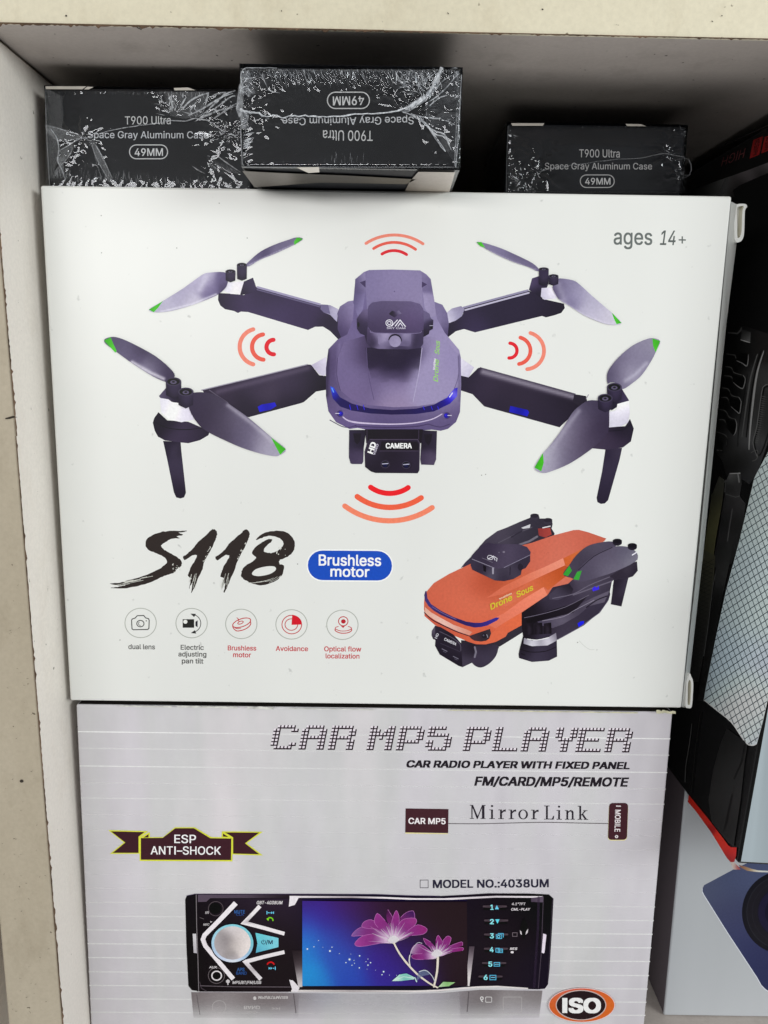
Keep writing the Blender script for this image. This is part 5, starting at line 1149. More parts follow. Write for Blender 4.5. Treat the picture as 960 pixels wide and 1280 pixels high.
P.poly(d6([(500, 455), (560, 430), (640, 400), (720, 360), (780, 335), (760, 380), (700, 395), (660, 430), (600, 465), (560, 480), (515, 470)]), [d6(530, 460) + ((76, 70, 86),), d6(600, 440) + ((108, 102, 116),), d6(650, 410) + ((62, 56, 70),), d6(740, 370) + ((98, 92, 106),)], g=1.4)
P.poly(d6([(455, 450), (540, 415), (640, 385), (700, 350), (640, 420), (560, 440), (500, 455), (470, 470)]), [d6(480, 455) + ((24, 18, 26),), d6(600, 410) + ((36, 30, 40),), d6(690, 356) + ((44, 38, 48),)], g=1.6)
P.stroke(d6([(560, 365), (640, 348), (700, 315), (780, 282)]), 1.1, (106, 100, 114), smooth=3); P.stroke(d6([(580, 524), (660, 480), (742, 420), (774, 374)]), .7, (112, 107, 122)); P.stroke(d6([(450, 440), (520, 425), (610, 398), (700, 352)]), .7, (110, 104, 118), smooth=3); P.stroke(d6([(520, 452), (600, 436), (650, 408), (720, 372)]), .7, (140, 134, 148), smooth=3); P.stroke(d6([(640, 352), (700, 330), (790, 298)]), 1.6, (104, 98, 112), smooth=3); P.stroke(d6([(690, 400), (730, 372), (770, 356)]), 1.4, (40, 34, 46), smooth=3); P.stroke(d6([(843, 296), (822, 384)]), .7, (112, 106, 118))
P.poly(d6([(789, 300), (796, 294), (790, 332), (783, 352), (781, 340)]), (216, 218, 214))
P.poly(d6([(796, 294), (853, 285), (826, 396), (786, 388)]), [d6(805, 320) + ((40, 34, 46),), d6(830, 330) + ((66, 60, 74),), d6(810, 385) + ((50, 44, 56),)], g=1.6)
P.poly(d6([(830, 250), (886, 224), (889, 258), (870, 280), (800, 292), (780, 280)]), [d6(860, 250) + ((64, 58, 70),), d6(880, 260) + ((46, 40, 52),), d6(800, 285) + ((54, 48, 60),)], g=1.6)
P.poly(d6([(712, 328), (722, 318), (730, 324), (738, 316), (740, 330), (716, 338)]), (70, 56, 200)); P.poly(d6([(656, 462), (668, 454), (682, 452), (680, 464), (660, 476)]), (40, 44, 200))
for x in (470, 505, 540): P.poly(d6([(x - 14, 462), (x + 14, 458), (x + 16, 512), (x - 14, 516)]), [d6(x - 10, 490) + ((28, 22, 30),), d6(x, 490) + ((62, 56, 68),), d6(x + 12, 490) + ((26, 20, 28),)], g=1.4)
P.poly(d6([(432, 560), (446, 508), (575, 500), (577, 590), (545, 606), (480, 611), (430, 596), (428, 580)]), [d6(440, 580) + ((44, 38, 50),), d6(500, 590) + ((70, 64, 80),), d6(560, 580) + ((54, 48, 62),), d6(450, 540) + ((28, 22, 30),)], g=1.6)
P.poly(d6([(449, 518), (480, 528), (540, 518), (573, 498), (576, 528), (540, 547), (480, 550), (447, 540)]), [d6(455, 530) + ((130, 126, 138),), d6(480, 540) + ((226, 224, 232),), d6(510, 536) + ((150, 146, 158),), d6(545, 530) + ((216, 213, 222),), d6(570, 515) + ((120, 115, 128),)], g=1.2)
P.stroke(d6([(462, 522), (500, 526), (545, 516)]), .8, (240, 238, 244), smooth=3); P.stroke(d6([(434, 560), (470, 572), (530, 570), (574, 552)]), .9, (28, 22, 30), smooth=3); P.stroke(d6([(438, 578), (452, 584)]), 1.0, (28, 22, 30))
P.build()
P = Print(FA, 'drone_propeller', F0)
P.poly(d6([(600, 272), (625, 235), (650, 200), (690, 165), (740, 149), (790, 145), (806, 160), (760, 200), (700, 240), (660, 290), (630, 285)]), [d6(640, 240) + ((76, 70, 84),), d6(720, 170) + ((88, 82, 96),), d6(780, 155) + ((80, 74, 90),), d6(690, 220) + ((66, 60, 74),)], smooth=3, g=1.6)
P.poly(d6([(640, 292), (670, 240), (720, 200), (790, 166), (850, 166), (886, 190), (880, 222), (800, 262), (740, 282), (690, 297), (660, 299)]), [d6(680, 270) + ((84, 78, 94),), d6(760, 210) + ((92, 86, 102),), d6(840, 190) + ((96, 92, 108),), d6(780, 260) + ((112, 107, 122),), d6(860, 215) + ((120, 117, 130),)], smooth=3, g=1.6)
P.stroke(d6([(660, 255), (720, 202), (790, 168)]), 1.0, (46, 40, 52), smooth=3)
P.poly(d6([(600, 273), (624, 238), (634, 258), (618, 279)]), (62, 146, 62)); P.poly(d6([(640, 291), (654, 263), (672, 257), (661, 294)]), (66, 150, 66))
for x, y in ((810, 143), (868, 160)): P.poly(ell(*d6(x, y + 6), 5.8, 4.0), (40, 34, 46)); P.poly(ell(*d6(x, y), 5.8, 2.9), (26, 20, 32))
P.stroke(d6([(868, 197), (884, 187)]), 1.4, (216, 214, 222)); P.stroke(d6([(882, 200), (885, 214)]), 2.0, (120, 116, 130))
P.build()
P = Print(FA, 'drone_turret', F0)
P.poly(e1([(476, 340), (640, 410), (700, 415), (916, 318), (916, 370), (882, 420), (852, 432), (846, 470), (790, 502), (720, 518), (650, 512), (482, 432), (470, 400)]), [e1(490, 390) + ((64, 58, 74),), e1(560, 430) + ((50, 44, 58),), e1(620, 470) + ((92, 88, 102),), e1(680, 470) + ((66, 60, 74),), e1(780, 440) + ((72, 66, 80),), e1(850, 390) + ((52, 46, 60),), e1(900, 350) + ((58, 52, 66),), e1(720, 510) + ((54, 48, 62),)], g=1.3)
P.stroke(e1([(637, 420), (637, 460)]), 2.2, (150, 146, 158)); P.poly(e1([(562, 395), (586, 408), (584, 450), (566, 442)]), (28, 22, 32)); P.poly(ell(*e1(842, 412), 3.2, 4.4), (46, 40, 52)); P.stroke(e1([(766, 410), (764, 470)]), 1.0, (44, 38, 52))
P.poly(e1([(474, 330), (500, 300), (530, 268), (545, 252), (600, 228), (640, 238), (830, 240), (892, 262), (920, 300), (915, 322), (720, 416), (690, 424), (650, 420), (480, 355)]), [e1(500, 330) + ((62, 55, 72),), e1(620, 260) + ((60, 52, 70),), e1(750, 300) + ((84, 76, 94),), e1(880, 290) + ((68, 61, 78),), e1(700, 390) + ((78, 70, 88),), e1(580, 350) + ((58, 51, 66),)], g=1.6)
P.stroke(e1([(480, 352), (560, 384), (646, 419)]), .8, (136, 131, 146)); P.stroke(e1([(720, 416), (820, 368), (914, 322)]), .8, (126, 121, 138))
P.stroke(ell(*e1(616, 340), 3.4, 2.6, 15), .8, (196, 194, 202), closed=True); P.stroke(e1([(600, 352), (640, 330), (652, 360)]), .9, (210, 208, 216)); P.stroke(e1([(648, 334), (668, 348), (664, 368)]), .9, (200, 198, 206)); P.stroke(e1([(556, 344), (600, 362), (634, 378)]), .5, (120, 115, 128)); P.poly(ell(*e1(718, 299), 1.6, 1.3, n=10), (120, 114, 128)); P.poly(ell(*e1(682, 303), 1.0, .8, n=8), (104, 98, 112))
P.build()
POP = 1.0
P = Print(FA, 'lettering', F0)
YL = (206, 178, 52)
P.text('Drone', 613.5, 762.3, 642.5, 748.6, 7.0, YL, .035, shear=.3); P.text('Sous', 646, 747, 668.5, 736.2, 6.8, YL, .035, shear=.3)
P.text('brushless', 624.5, 749.5, 640, 742.2, 2.2, (232, 200, 170), .03)
P.build()
FA.k = 5
# printing specks in the white
bm = bmesh.new()
P = Print(FA, 'print_specks', DB)
for x, y in ((126.5, 269.5), (274, 254), (309, 297.5), (602, 594), (607, 593), (127, 316), (221, 310), (150, 800), (722, 803), (372, 705), (560, 720)): P.poly(ell(x, y, .8, .7, n=7), (140, 140, 136))
P.stroke([(724, 801), (731, 808), (738, 812), (743, 811.5)], .4, (190, 192, 186), smooth=3)
tag(P.build(), kind='stuff')

# ------------------------------------------------------------------ printing on the silver carton
FB.k = 2
lines = Print(FB, 'printed_lines', SB)
def vx(y): return 95 + (y - 882) * .0447, 841 - (y - 892) * .0895     # left and right edge of the carton at a height
ys = [(914.5, .9), (935.2, .6), (957.3, .8), (978.2, .4), (997.4, .6), (1018, .18), (1037.5, .14), (1056, .12), (1074.5, .10), (1092.5, .10), (1110, .18), (1127.7, .5), (1145, .62), (1162.2, .72), (1179.5, .74), (1196.8, .74), (1214.6, .7), (1231.6, .7), (1248.3, .7), (1265, .7), (1281, .7), (1297, .7), (1312, .7)]
for y, a in ys:
    x0, x1 = vx(y); k = .0125 - (y - 900) * .000018; n = 60
    for i in range(0, n, 60):
        lines.stroke([(x0 + 1 + (x1 - x0 - 2) * t / 24, y + k * (x1 - x0) * t / 24) for t in range(25)], 1.3, (240, 238, 242), cap=False, alpha=lambda x, yy, a=a, x0=x0, x1=x1: min(1, .95 * a) * (.5 + .65 * min(1, abs((x - x0) / (x1 - x0) - .5) * 1.6 + .25)))
lines.build()
# title in little squares
GL = {'C': ['.XXXXX.', 'XX...XX', 'XX.....', 'XX.....', 'XX.....', 'XX...XX', '.XXXXX.'], 'A': ['.XXXXX.', 'XX...XX', 'XX...XX', 'XXXXXXX', 'XX...XX', 'XX...XX', 'XX...XX'],
      'R': ['XXXXXX.', 'XX...XX', 'XX...XX', 'XXXXXX.', 'XX...XX', 'XX...XX', 'XX...XX'], 'M': ['XX...XX', 'XXX.XXX', 'XXXXXXX', 'XX.X.XX', 'XX...XX', 'XX...XX', 'XX...XX'],
      'P': ['XXXXXX.', 'XX...XX', 'XX...XX', 'XX...XX', 'XXXXXX.', 'XX.....', 'XX.....'], '5': ['XXXXX..', 'XX.....', 'XXXXXX.', '.....XX', 'XX...XX', 'XX...XX', '.XXXXX.'],
      'L': ['XX.....', 'XX.....', 'XX.....', 'XX.....', 'XX.....', 'XX.....', 'XXXXXXX'], 'Y': ['XX..XX', 'XX..XX', 'XX..XX', '.XXXX.', '..XX..', '..XX..', '..XX..'],
      'E': ['XXXXXXX', 'XX.....', 'XX.....', 'XXXXXX.', 'XX.....', 'XX.....', 'XXXXXXX']}
P = Print(FB, 'title_lettering', SB)
def cellpoly(x, y, w_, h_, dx=0, dy=0):
    sl = .0085
    f = lambda i, j: (x + i * w_ - j * h_ * .2 + dx, y + j * h_ + i * w_ * sl + dy)
    return [f(0, 0), f(1, 0), f(1, 1), f(0, 1)]
starts = [('C', 337.0), ('A', 372.8), ('R', 409.4), ('M', 457.6), ('P', 494.5), ('5', 530.2), ('P', 578.0), ('L', 614.4), ('A', 650.4), ('Y', 690.3), ('E', 718.6), ('R', 754.8)]
cw, ch = 4.48, 4.33
off1 = FB.layer(); off2 = FB.layer()
for ch_, xb in starts:
    rows = GL[ch_]; ytop = 905.4 + (xb - 337) * .0088
    for r_, row in enumerate(rows):
        for c_, on in enumerate(row):
            if on != 'X': continue
            x = xb - .6 + c_ * cw + (7 - r_) * ch * .2 - .2; y = ytop + r_ * ch + c_ * cw * .0085
            q = cellpoly(x, y, cw + .0, ch + .0, 1.0, .9); P.poly(q, (40, 26, 36), off=off1)
            P.poly(cellpoly(x + .95, y + .75, cw - 1.65, ch - 1.6), (222, 214, 222), off=off2)
P.build()
BKT = (30, 24, 32)
P = Print(FB, 'lettering', SB)
P.text('CAR RADIO PLAYER WITH FIXED PANEL', 507.2, 958.9, 788.6, 961.2, 8.3, BKT, 0.045, shear=.22)
P.text('FM/CARD/MP5/REMOTE', 592.8, 981.6, 786.4, 982.9, 10.6, BKT, 0.04, shear=.22)
sq = [(525.2, 1100), (535.2, 1100), (535.2, 1109.6), (525.2, 1109.6)]
P.stroke(sq, .8, (90, 86, 94), closed=True)
P.text('MODEL NO.:4038UM', 541, 1109.7, 686, 1108.7, 9.6, (34, 32, 52), 0.03)
# Mirror Link, in a seriffed letter built from stems, arches and serifs
def serif_word(word, x, y, H, col, kx=1.0):
    x_first = x
    _poly = P.poly
    class Q:
        @staticmethod
        def poly(pts, c, holes=()):
            f = lambda L: [(x_first + (a - x_first) * kx, b + (a - x_first) * .008) for a, b in L]
            _poly(f(pts), c, holes=[f(h) for h in holes])
    def box(a, b, c, d): Q.poly([(a, b), (c, b), (c, d), (a, d)], col)
    xh = H * .68
    for chh in word:
        sw, sf = H * .115, H * .045
        if chh == 'M':
            w_ = H * .98
            Q.poly([(x, y - H), (x + w_ * .2, y - H), (x + w_ * .5, y - H * .2), (x + w_ * .78, y - H), (x + w_, y - H), (x + w_, y - H + sf), (x + w_ * .93, y - H + sf), (x + w_ * .93, y - sf), (x + w_, y - sf), (x + w_, y), (x + w_ * .68, y), (x + w_ * .68, y - sf), (x + w_ * .77, y - sf), (x + w_ * .77, y - H * .8), (x + w_ * .5, y), (x + w_ * .44, y), (x + w_ * .17, y - H * .82), (x + w_ * .17, y - sf), (x + w_ * .26, y - sf), (x + w_ * .26, y), (x, y), (x, y - sf), (x + w_ * .1, y - sf), (x + w_ * .1, y - H + sf), (x, y - H + sf)], col); x += w_ + H * .2
        elif chh == 'i':
            Q.poly(ell(x + H * .2, y - H * .93, H * .075, H * .075, n=12), col)
            Q.poly([(x + .03 * H, y - xh), (x + H * .2 + sw * .5, y - xh), (x + H * .2 + sw * .5, y - sf), (x + H * .38, y - sf), (x + H * .38, y), (x + .03 * H, y), (x + .03 * H, y - sf), (x + H * .2 - sw * .5, y - sf), (x + H * .2 - sw * .5, y - xh + sf), (x + .03 * H, y - xh + sf)], col); x += H * .56
        elif chh == 'r':
            Q.poly([(x + .03 * H, y - xh), (x + H * .25, y - xh), (x + H * .26, y - xh * .8), (x + H * .36, y - xh * .97), (x + H * .5, y - xh * 1.02), (x + H * .5, y - xh * .78), (x + H * .38, y - xh * .8), (x + H * .26, y - xh * .6), (x + H * .26, y - sf), (x + H * .38, y - sf), (x + H * .38, y), (x + .03 * H, y), (x + .03 * H, y - sf), (x + H * .145, y - sf), (x + H * .145, y - xh + sf), (x + .03 * H, y - xh + sf)], col); x += H * .64
        elif chh == 'o':
            c_ = (x + H * .3, y - xh / 2); Q.poly(ell(*c_, H * .30, xh * .52, n=26), col, holes=[ell(c_[0], c_[1], H * .185, xh * .44, n=26)]); x += H * .76
        elif chh == 'L':
            Q.poly([(x, y - H), (x + H * .36, y - H), (x + H * .36, y - H + sf), (x + H * .24, y - H + sf), (x + H * .24, y - sf * 1.2), (x + H * .52, y - sf * 1.2), (x + H * .6, y - H * .27), (x + H * .65, y - H * .27), (x + H * .63, y), (x, y), (x, y - sf), (x + H * .12, y - sf), (x + H * .12, y - H + sf), (x, y - H + sf)], col); x += H * .78
        elif chh == 'n':
            Q.poly([(x + .02 * H, y - xh), (x + H * .22, y - xh), (x + H * .235, y - xh * .85), (x + H * .38, y - xh * 1.02), (x + H * .54, y - xh * .96), (x + H * .59, y - xh * .75), (x + H * .59, y - sf), (x + H * .68, y - sf), (x + H * .68, y), (x + H * .39, y), (x + H * .39, y - sf), (x + H * .475, y - sf), (x + H * .475, y - xh * .7), (x + H * .43, y - xh * .86), (x + H * .34, y - xh * .86), (x + H * .235, y - xh * .68), (x + H * .235, y - sf), (x + H * .32, y - sf), (x + H * .32, y), (x + .02 * H, y), (x + .02 * H, y - sf), (x + H * .12, y - sf), (x + H * .12, y - xh + sf), (x + .02 * H, y - xh + sf)], col); x += H * .86
        elif chh == 'k':
            Q.poly([(x, y - H), (x + H * .225, y - H), (x + H * .225, y - xh * .5), (x + H * .43, y - xh + sf), (x + H * .36, y - xh + sf), (x + H * .36, y - xh), (x + H * .64, y - xh), (x + H * .64, y - xh + sf), (x + H * .54, y - xh + sf), (x + H * .36, y - xh * .62), (x + H * .6, y - sf), (x + H * .69, y - sf), (x + H * .69, y), (x + H * .4, y), (x + H * .4, y - sf), (x + H * .46, y - sf), (x + H * .28, y - xh * .5), (x + H * .225, y - xh * .42), (x + H * .225, y - sf), (x + H * .31, y - sf), (x + H * .31, y), (x, y), (x, y - sf), (x + H * .11, y - sf), (x + H * .11, y - H + sf), (x, y - H + sf)], col); x += H * .7
        elif chh == ' ': x += H * .04
    return x
serif_word('Mirror', 587.3, 1023.4, 17.3, (36, 30, 40), 1.16); serif_word('Link', 680.2, 1024.2, 17.3, (36, 30, 40), 1.1)
P.stroke([(561, 1029.4), (600, 1029.6), (640, 1028.6), (680, 1027.8), (720, 1028.6), (760, 1029.4)], .85, (70, 62, 66), smooth=3)
P.build()
MR = (64, 30, 38)
P = Print(FB, 'dark_tag', SB)
P.poly([(506.7, 1040.5), (560, 1041.6), (560, 1042.6), (506.7, 1041.8)], (226, 214, 150)); P.poly([(507, 1010.4), (560.6, 1011.2), (560.2, 1041.2), (506.5, 1040.4)], MR)
P.text('CAR MP5', 510.5, 1029.5, 557, 1030, 7.2, (236, 230, 232), .025)
P.build()
P = Print(FB, 'dark_tag', SB)
P.poly([(x - (y - 1004) * .036, y) for x, y in rrect(761.2, 1004, 785.4, 1050.6, 4.6)], (226, 214, 160)); P.poly([(x - (y - 1004) * .036, y) for x, y in rrect(761.4, 1003.6, 785.2, 1049.6, 4.4)], MR)
P.text('MOBILE', 769.0, 1012, 768.2, 1039.5, 6.8, (232, 224, 226), .02, up=(1, .02)); P.stroke([(770, 1007.4), (776, 1007.6)], 1.4, (222, 214, 216), cap=False); P.poly(ell(770.6, 1045.6, 2.2, 2.0, n=12), (222, 214, 216)); P.poly([(769.6, 1044.8), (771.6, 1044.8), (770.6, 1046.8)], MR)
P.build()
bn = crop(130, 1025, 4.5714)
P = Print(FB, 'ribbon_banner', SB)
YE, DR = (212, 214, 62), (58, 24, 34)
tails = ([(24, 57), (254, 63), (206, 96), (204, 192), (34, 193), (114, 128)], [(676, 64), (908, 66), (816, 132), (908, 202), (732, 196), (732, 104)])
for tq in tails: P.poly(bn(tq), YE)
P.poly(bn([(40, 64), (232, 68), (198, 94), (198, 187), (50, 187), (122, 128)]), DR); P.poly(bn([(692, 70), (888, 71), (806, 132), (888, 195), (738, 191), (738, 98)]), DR)
P.poly(bn([(204, 98), (338, 97), (406, 41), (518, 41), (614, 97), (736, 99), (734, 236), (204, 233)]), YE); P.poly(bn([(200, 100), (262, 68), (262, 100), (208, 110)]), YE); P.poly(bn([(226, 99), (255, 80), (255, 99)]), DR)
P.poly(bn([(674, 64), (736, 98), (728, 108), (672, 96)]), YE); P.poly(bn([(680, 76), (712, 96), (680, 94)]), DR)
P.poly(bn([(211, 102), (336, 101), (408, 46), (514, 46), (608, 103), (728, 105), (726, 228), (211, 226)]), DR)
P.text('ESP', *bn(402, 130), *bn(526, 131), 10.2, (240, 236, 238), .012); P.text('ANTI–SHOCK', *bn(267, 195), *bn(668, 197), 10.0, (240, 236, 238), .012)
P.build()
# the car player
FB.k = 60
g1, g2, g3, g4, g5 = crop(230, 1110, 6.4), crop(580, 1110, 8), crop(430, 1130, 5.647), crop(360, 1080, 4), crop(200, 1080, 3.6923)
RF = Print(FB, 'printed_reflection', SB)
RF.poly([(239, 1240), (360, 1241), (510, 1242), (550, 1241), (600, 1237), (660, 1238), (678, 1238), (674, 1272), (500, 1274), (242, 1272)], [(245, 1243, (112, 102, 104)), (330, 1243, (124, 114, 116)), (378, 1244, (140, 134, 140)), (400, 1244, (176, 176, 190)), (550, 1244, (178, 174, 186)), (582, 1242, (120, 112, 114)), (670, 1242, (118, 110, 112)), (270, 1270, (176, 170, 172)), (470, 1270, (190, 188, 194)), (660, 1270, (186, 182, 184))],
        alpha=lambda x, y: max(0, min(.88, (1276 - y) / 34)) * (.62 if 372 < x < 576 else 1), g=2)
RF.stroke([(246, 1243), (250, 1268)], .8, (90, 82, 86), alpha=.5); RF.stroke([(367, 1242), (370, 1266)], 1.2, (96, 88, 92), alpha=.55); RF.stroke([(586, 1240), (584, 1264)], 1.4, (96, 88, 92), alpha=.5)
RF.stroke(rrect(629, 1246, 652, 1266, 1), .8, (210, 206, 206), closed=True, alpha=.5); RF.stroke(ell(274, 1258, 8.5, 7.5), .9, (206, 202, 202), closed=True, alpha=.5)
RF.text('6', 600, 1245.5, 604.5, 1245.5, 6.5, (236, 234, 234), .02, alpha=.8, up=(0, 1)); RF.stroke(rrect(607, 1246, 614.5, 1252.5, 1), .9, (232, 230, 230), closed=True, alpha=.7)
RF.text('MP5/BT/FM/USB', 323, 1245, 360, 1245, 3.2, (226, 222, 222), .03, alpha=.7, up=(0, 1)); RF.poly(ell(318.5, 1247.5, 2, 2.4, n=10), (230, 226, 226), alpha=.7); RF.text('BAND', 305, 1257, 325, 1257, 4.0, (226, 222, 222), .02, alpha=.55, up=(0, 1)); RF.text('APS', 307, 1263, 321, 1263, 3.0, (220, 216, 216), .02, alpha=.4, up=(0, 1)); RF.text('>>I', 340, 1259, 350, 1259, 3.6, (226, 222, 222), .02, alpha=.5, up=(0, 1))
RF.build()
POP = 1.14
P = Print(FB, 'player_picture', SB, ('ink_dark', 'ink_darka'))
body = [(231.6, 1124), (233.5, 1119.5), (244, 1117.2), (360, 1117.2), (470, 1117.6), (510, 1119.2), (550, 1119.8), (585, 1118), (610, 1116.4), (660, 1116.6), (686, 1117.8), (691.8, 1123), (690, 1160), (687, 1210), (685, 1230), (681, 1235.6), (672, 1236.4), (660, 1236), (620, 1233.2), (592, 1234.2), (550, 1239), (510, 1240), (360, 1239.4), (250, 1239), (240, 1237.4), (235.6, 1232), (233, 1180)]
P.poly(body, [(240, 1130, (20, 15, 18)), (240, 1220, (22, 17, 20)), (300, 1119, (60, 50, 66)), (300, 1180, (34, 26, 28)), (300, 1236, (40, 32, 36)), (500, 1119, (30, 22, 42)), (640, 1180, (38, 29, 36)), (600, 1160, (36, 27, 36)), (686, 1140, (20, 15, 22)), (686, 1210, (28, 21, 40)), (660, 1215, (40, 31, 44))])
P.poly(g1([(112, 52), (760, 52), (870, 52), (845, 82), (210, 82), (180, 108), (112, 110)]), [g1(120, 80) + ((96, 86, 98),), g1(400, 62) + ((88, 78, 90),), g1(700, 70) + ((62, 54, 62),), g1(850, 60) + ((40, 32, 38),)])
P.stroke(g1([(182, 108), (212, 82), (845, 80)]), .7, (26, 19, 22)); P.stroke(g1([(98, 52), (102, 300), (112, 560), (118, 822)]), .9, (128, 122, 126)); P.stroke(g1([(84, 52), (96, 400), (112, 824)]), 1.0, (10, 7, 10))
P.stroke(g1([(130, 780), (400, 788), (860, 790)]), .8, (112, 104, 110)); P.stroke(g1([(126, 750), (140, 800), (180, 822)]), .8, (84, 76, 82)); P.stroke(body[1:7], .6, (66, 54, 84), cap=False); P.stroke([(250, 1239.6), (360, 1239.8)], .9, (160, 155, 160))
P.poly(g1([(70, 364), (98, 364), (104, 520), (78, 516)]), [g1(80, 400) + ((206, 203, 206),), g1(95, 500) + ((176, 172, 178),)], g=1.4)
P.build(); SP = bpy.data.objects['player_picture']
DK2 = ('ink_dark', 'ink_darka')
# chrome chevrons and knob
P = Print(FB, 'chevron_trim', SP, DK2)
P.stroke(g1([(415, 118), (290, 250), (165, 375), (152, 410), (172, 462), (280, 590), (395, 726)]), (6.4, 5.4, 5.6, 5.4, 5.6), (228, 222, 226), cap=False, soft=[(g1([(240, 300), (225, 318)]), 3, (150, 142, 148), .6), (g1([(160, 410), (175, 450)]), 3, (190, 184, 190), .5)])
P.stroke(g1([(608, 142), (545, 210), (482, 276), (640, 318), (804, 364)]), (5, 4.6, 5, 4.6, 4.6), (226, 221, 224), cap=False, soft=[(g1([(520, 236), (500, 262)]), 3, (120, 112, 118), .7)])
P.stroke(g1([(804, 510), (640, 548), (490, 588), (550, 656), (615, 728)]), (4.6, 4.6, 5, 4.6, 5), (224, 219, 222), cap=False, soft=[(g1([(540, 640), (560, 664)]), 3, (120, 112, 118), .7)])
P.build(); P = Print(FB, 'control_knob', SP, DK2)
kx, ky = g1(388, 440)
P.poly(ell(kx, ky, 27.4, 25.4, n=44), (22, 15, 30)); P.poly(ell(kx, ky, 26.2, 23.8, n=44), [(kx - 24, ky - 8, (170, 206, 218)), (kx, ky - 23, (140, 196, 208)), (kx + 22, ky, (124, 190, 198)), (kx, ky + 22, (222, 224, 236)), (kx - 20, ky + 12, (176, 188, 214)), (kx + 20, ky + 14, (150, 176, 206))], g=1.6)
P.poly(ell(kx, ky - .4, 22.8, 20.8, n=40), [(kx - 20, ky, (172, 166, 168)), (kx - 6, ky - 4, (134, 128, 130)), (kx - 2, ky + 14, (150, 144, 144)), (kx + 4, ky, (196, 188, 186)), (kx + 18, ky + 2, (222, 214, 212)), (kx, ky - 19, (206, 200, 202)), (kx + 8, ky - 12, (210, 202, 202)), (kx, ky + 20, (178, 172, 176))], g=1.5)
P.build(); P = Print(FB, 'front_controls', SP, DK2)
P.poly(g1([(572, 356), (756, 398), (756, 470), (575, 516), (588, 440)]), [g1(590, 380) + ((116, 196, 204),), g1(740, 430) + ((136, 200, 212),), g1(640, 430) + ((120, 188, 200),), g1(590, 500) + ((104, 170, 192),)], g=1.6)
P.stroke(arc3(g1(627, 418), g1(636, 446), g1(647, 418)), .8, (44, 50, 76)); P.stroke(g1([(637, 414), (637, 430)]), .8, (44, 50, 76)); P.text('/M', *g1(656, 446), *g1(710, 446), 4.8, (44, 50, 76), .02)
for x, y, r_, cl in ((255, 163, 59, (92, 84, 88)), (260, 698, 65, (110, 103, 106))): P.stroke(ell(*g1(x, y), r_ / 6.4, r_ / 6.6), .8, cl, closed=True)
P.poly(ell(*g1(250, 160), 7.4, 7.0), (20, 14, 16)); P.stroke(ell(*g1(262, 699), 6.0, 5.6), 1.5, (216, 212, 214), closed=True); P.poly(ell(*g1(262, 699), 3.6, 3.4), (16, 11, 14))
CY_, BL_ = (120, 196, 224), (66, 104, 156)
for st, x0, x1, y, cap, col, sh in (('IR', 170, 202, 204, 3.0, (186, 182, 184), .2), ('MIC', 155, 206, 298, 2.7, (190, 186, 188), .2), ('AUX', 202, 266, 640, 2.8, (206, 202, 204), .2), ('MUTE', 403, 488, 200, 4.0, BL_, 0), ('CLK', 418, 480, 219, 2.9, (56, 82, 132), 0), ('APS', 425, 484, 662, 4.0, BL_, 0), ('BAND', 418, 502, 690, 3.6, (58, 88, 138), 0), ('GBT-4038UM', 580, 790, 127, 4.0, (216, 212, 214), .2), ('MP5/BT/FM/USB', 388, 620, 764, 3.6, (206, 202, 204), .15)):
    P.text(st, *g1(x0, y), *g1(x1, y), cap, col, .02, shear=sh)
P.poly(ell(*g1(352, 744), 2.4, 2.4, n=12), (200, 196, 198)); P.stroke(g1([(352, 752), (352, 768)]), 1.4, (200, 196, 198)); P.poly(g1([(210, 262), (228, 266), (214, 276)]), (190, 186, 188)); P.stroke(g1([(128, 234), (158, 244)]), .5, (120, 114, 116))
P.stroke(g1([(664, 184), (664, 206)]), 1.0, CY_); P.stroke(g1([(672, 195), (684, 195)]), 1.0, CY_); P.poly(g1([(704, 184), (704, 206), (690, 195)]), CY_); P.poly(g1([(720, 184), (720, 206), (706, 195)]), CY_)
P.stroke(arc3(g1(670, 246), g1(690, 234), g1(712, 258)), 1.5, (126, 190, 52)); P.stroke(g1([(674, 252), (668, 244)]), 1.8, (140, 204, 60)); P.stroke(arc3(g1(668, 606), g1(694, 590), g1(720, 606)), 1.8, (190, 40, 44))
P.poly(g1([(678, 628), (678, 650), (692, 639)]), CY_); P.poly(g1([(693, 628), (693, 650), (707, 639)]), CY_); P.stroke(g1([(714, 639), (722, 639)]), 1.0, CY_); P.stroke(g1([(731, 628), (731, 650)]), 1.0, CY_)
P.build(); P = Print(FB, 'screen_frame', SP, DK2)
# chrome frame round the screen
P.stroke([(362, 1120.6), (440, 1120.8), (480, 1121.8), (520, 1123.4), (555, 1123.6), (590, 1121.8), (620, 1120.4), (678, 1120.8)], (2.4, 2.0, 2.2, 2.4, 2.2, 2.0), (222, 216, 220), cap=False, soft=[([(430, 1121), (450, 1121)], 12, (120, 108, 116), .6), ([(600, 1121), (612, 1121)], 10, (140, 128, 136), .5)])
P.stroke([(364, 1238), (440, 1238.2), (520, 1238.6), (548, 1237.6), (580, 1234.6), (600, 1233.2), (622, 1232.6), (660, 1235)], (2.4, 2.2, 2.2, 2.2, 1.8, 1.4), (216, 210, 210), cap=False, soft=[([(420, 1238), (470, 1238)], 14, (140, 130, 134), .5)])
for pl in ([(361, 1132.8), (362.4, 1119.4), (374.6, 1119.6), (368.6, 1130.6)], [(361.6, 1224.2), (366.2, 1225), (374.6, 1234), (372, 1239), (366, 1239)]): P.poly(pl, (222, 217, 222))
P.poly(g4([(20, 430), (72, 430), (72, 612), (52, 614)]), [g4(40, 440) + ((44, 36, 40),), g4(60, 500) + ((84, 76, 80),), g4(60, 560) + ((170, 164, 166),), g4(64, 605) + ((206, 200, 202),)], g=1.4)
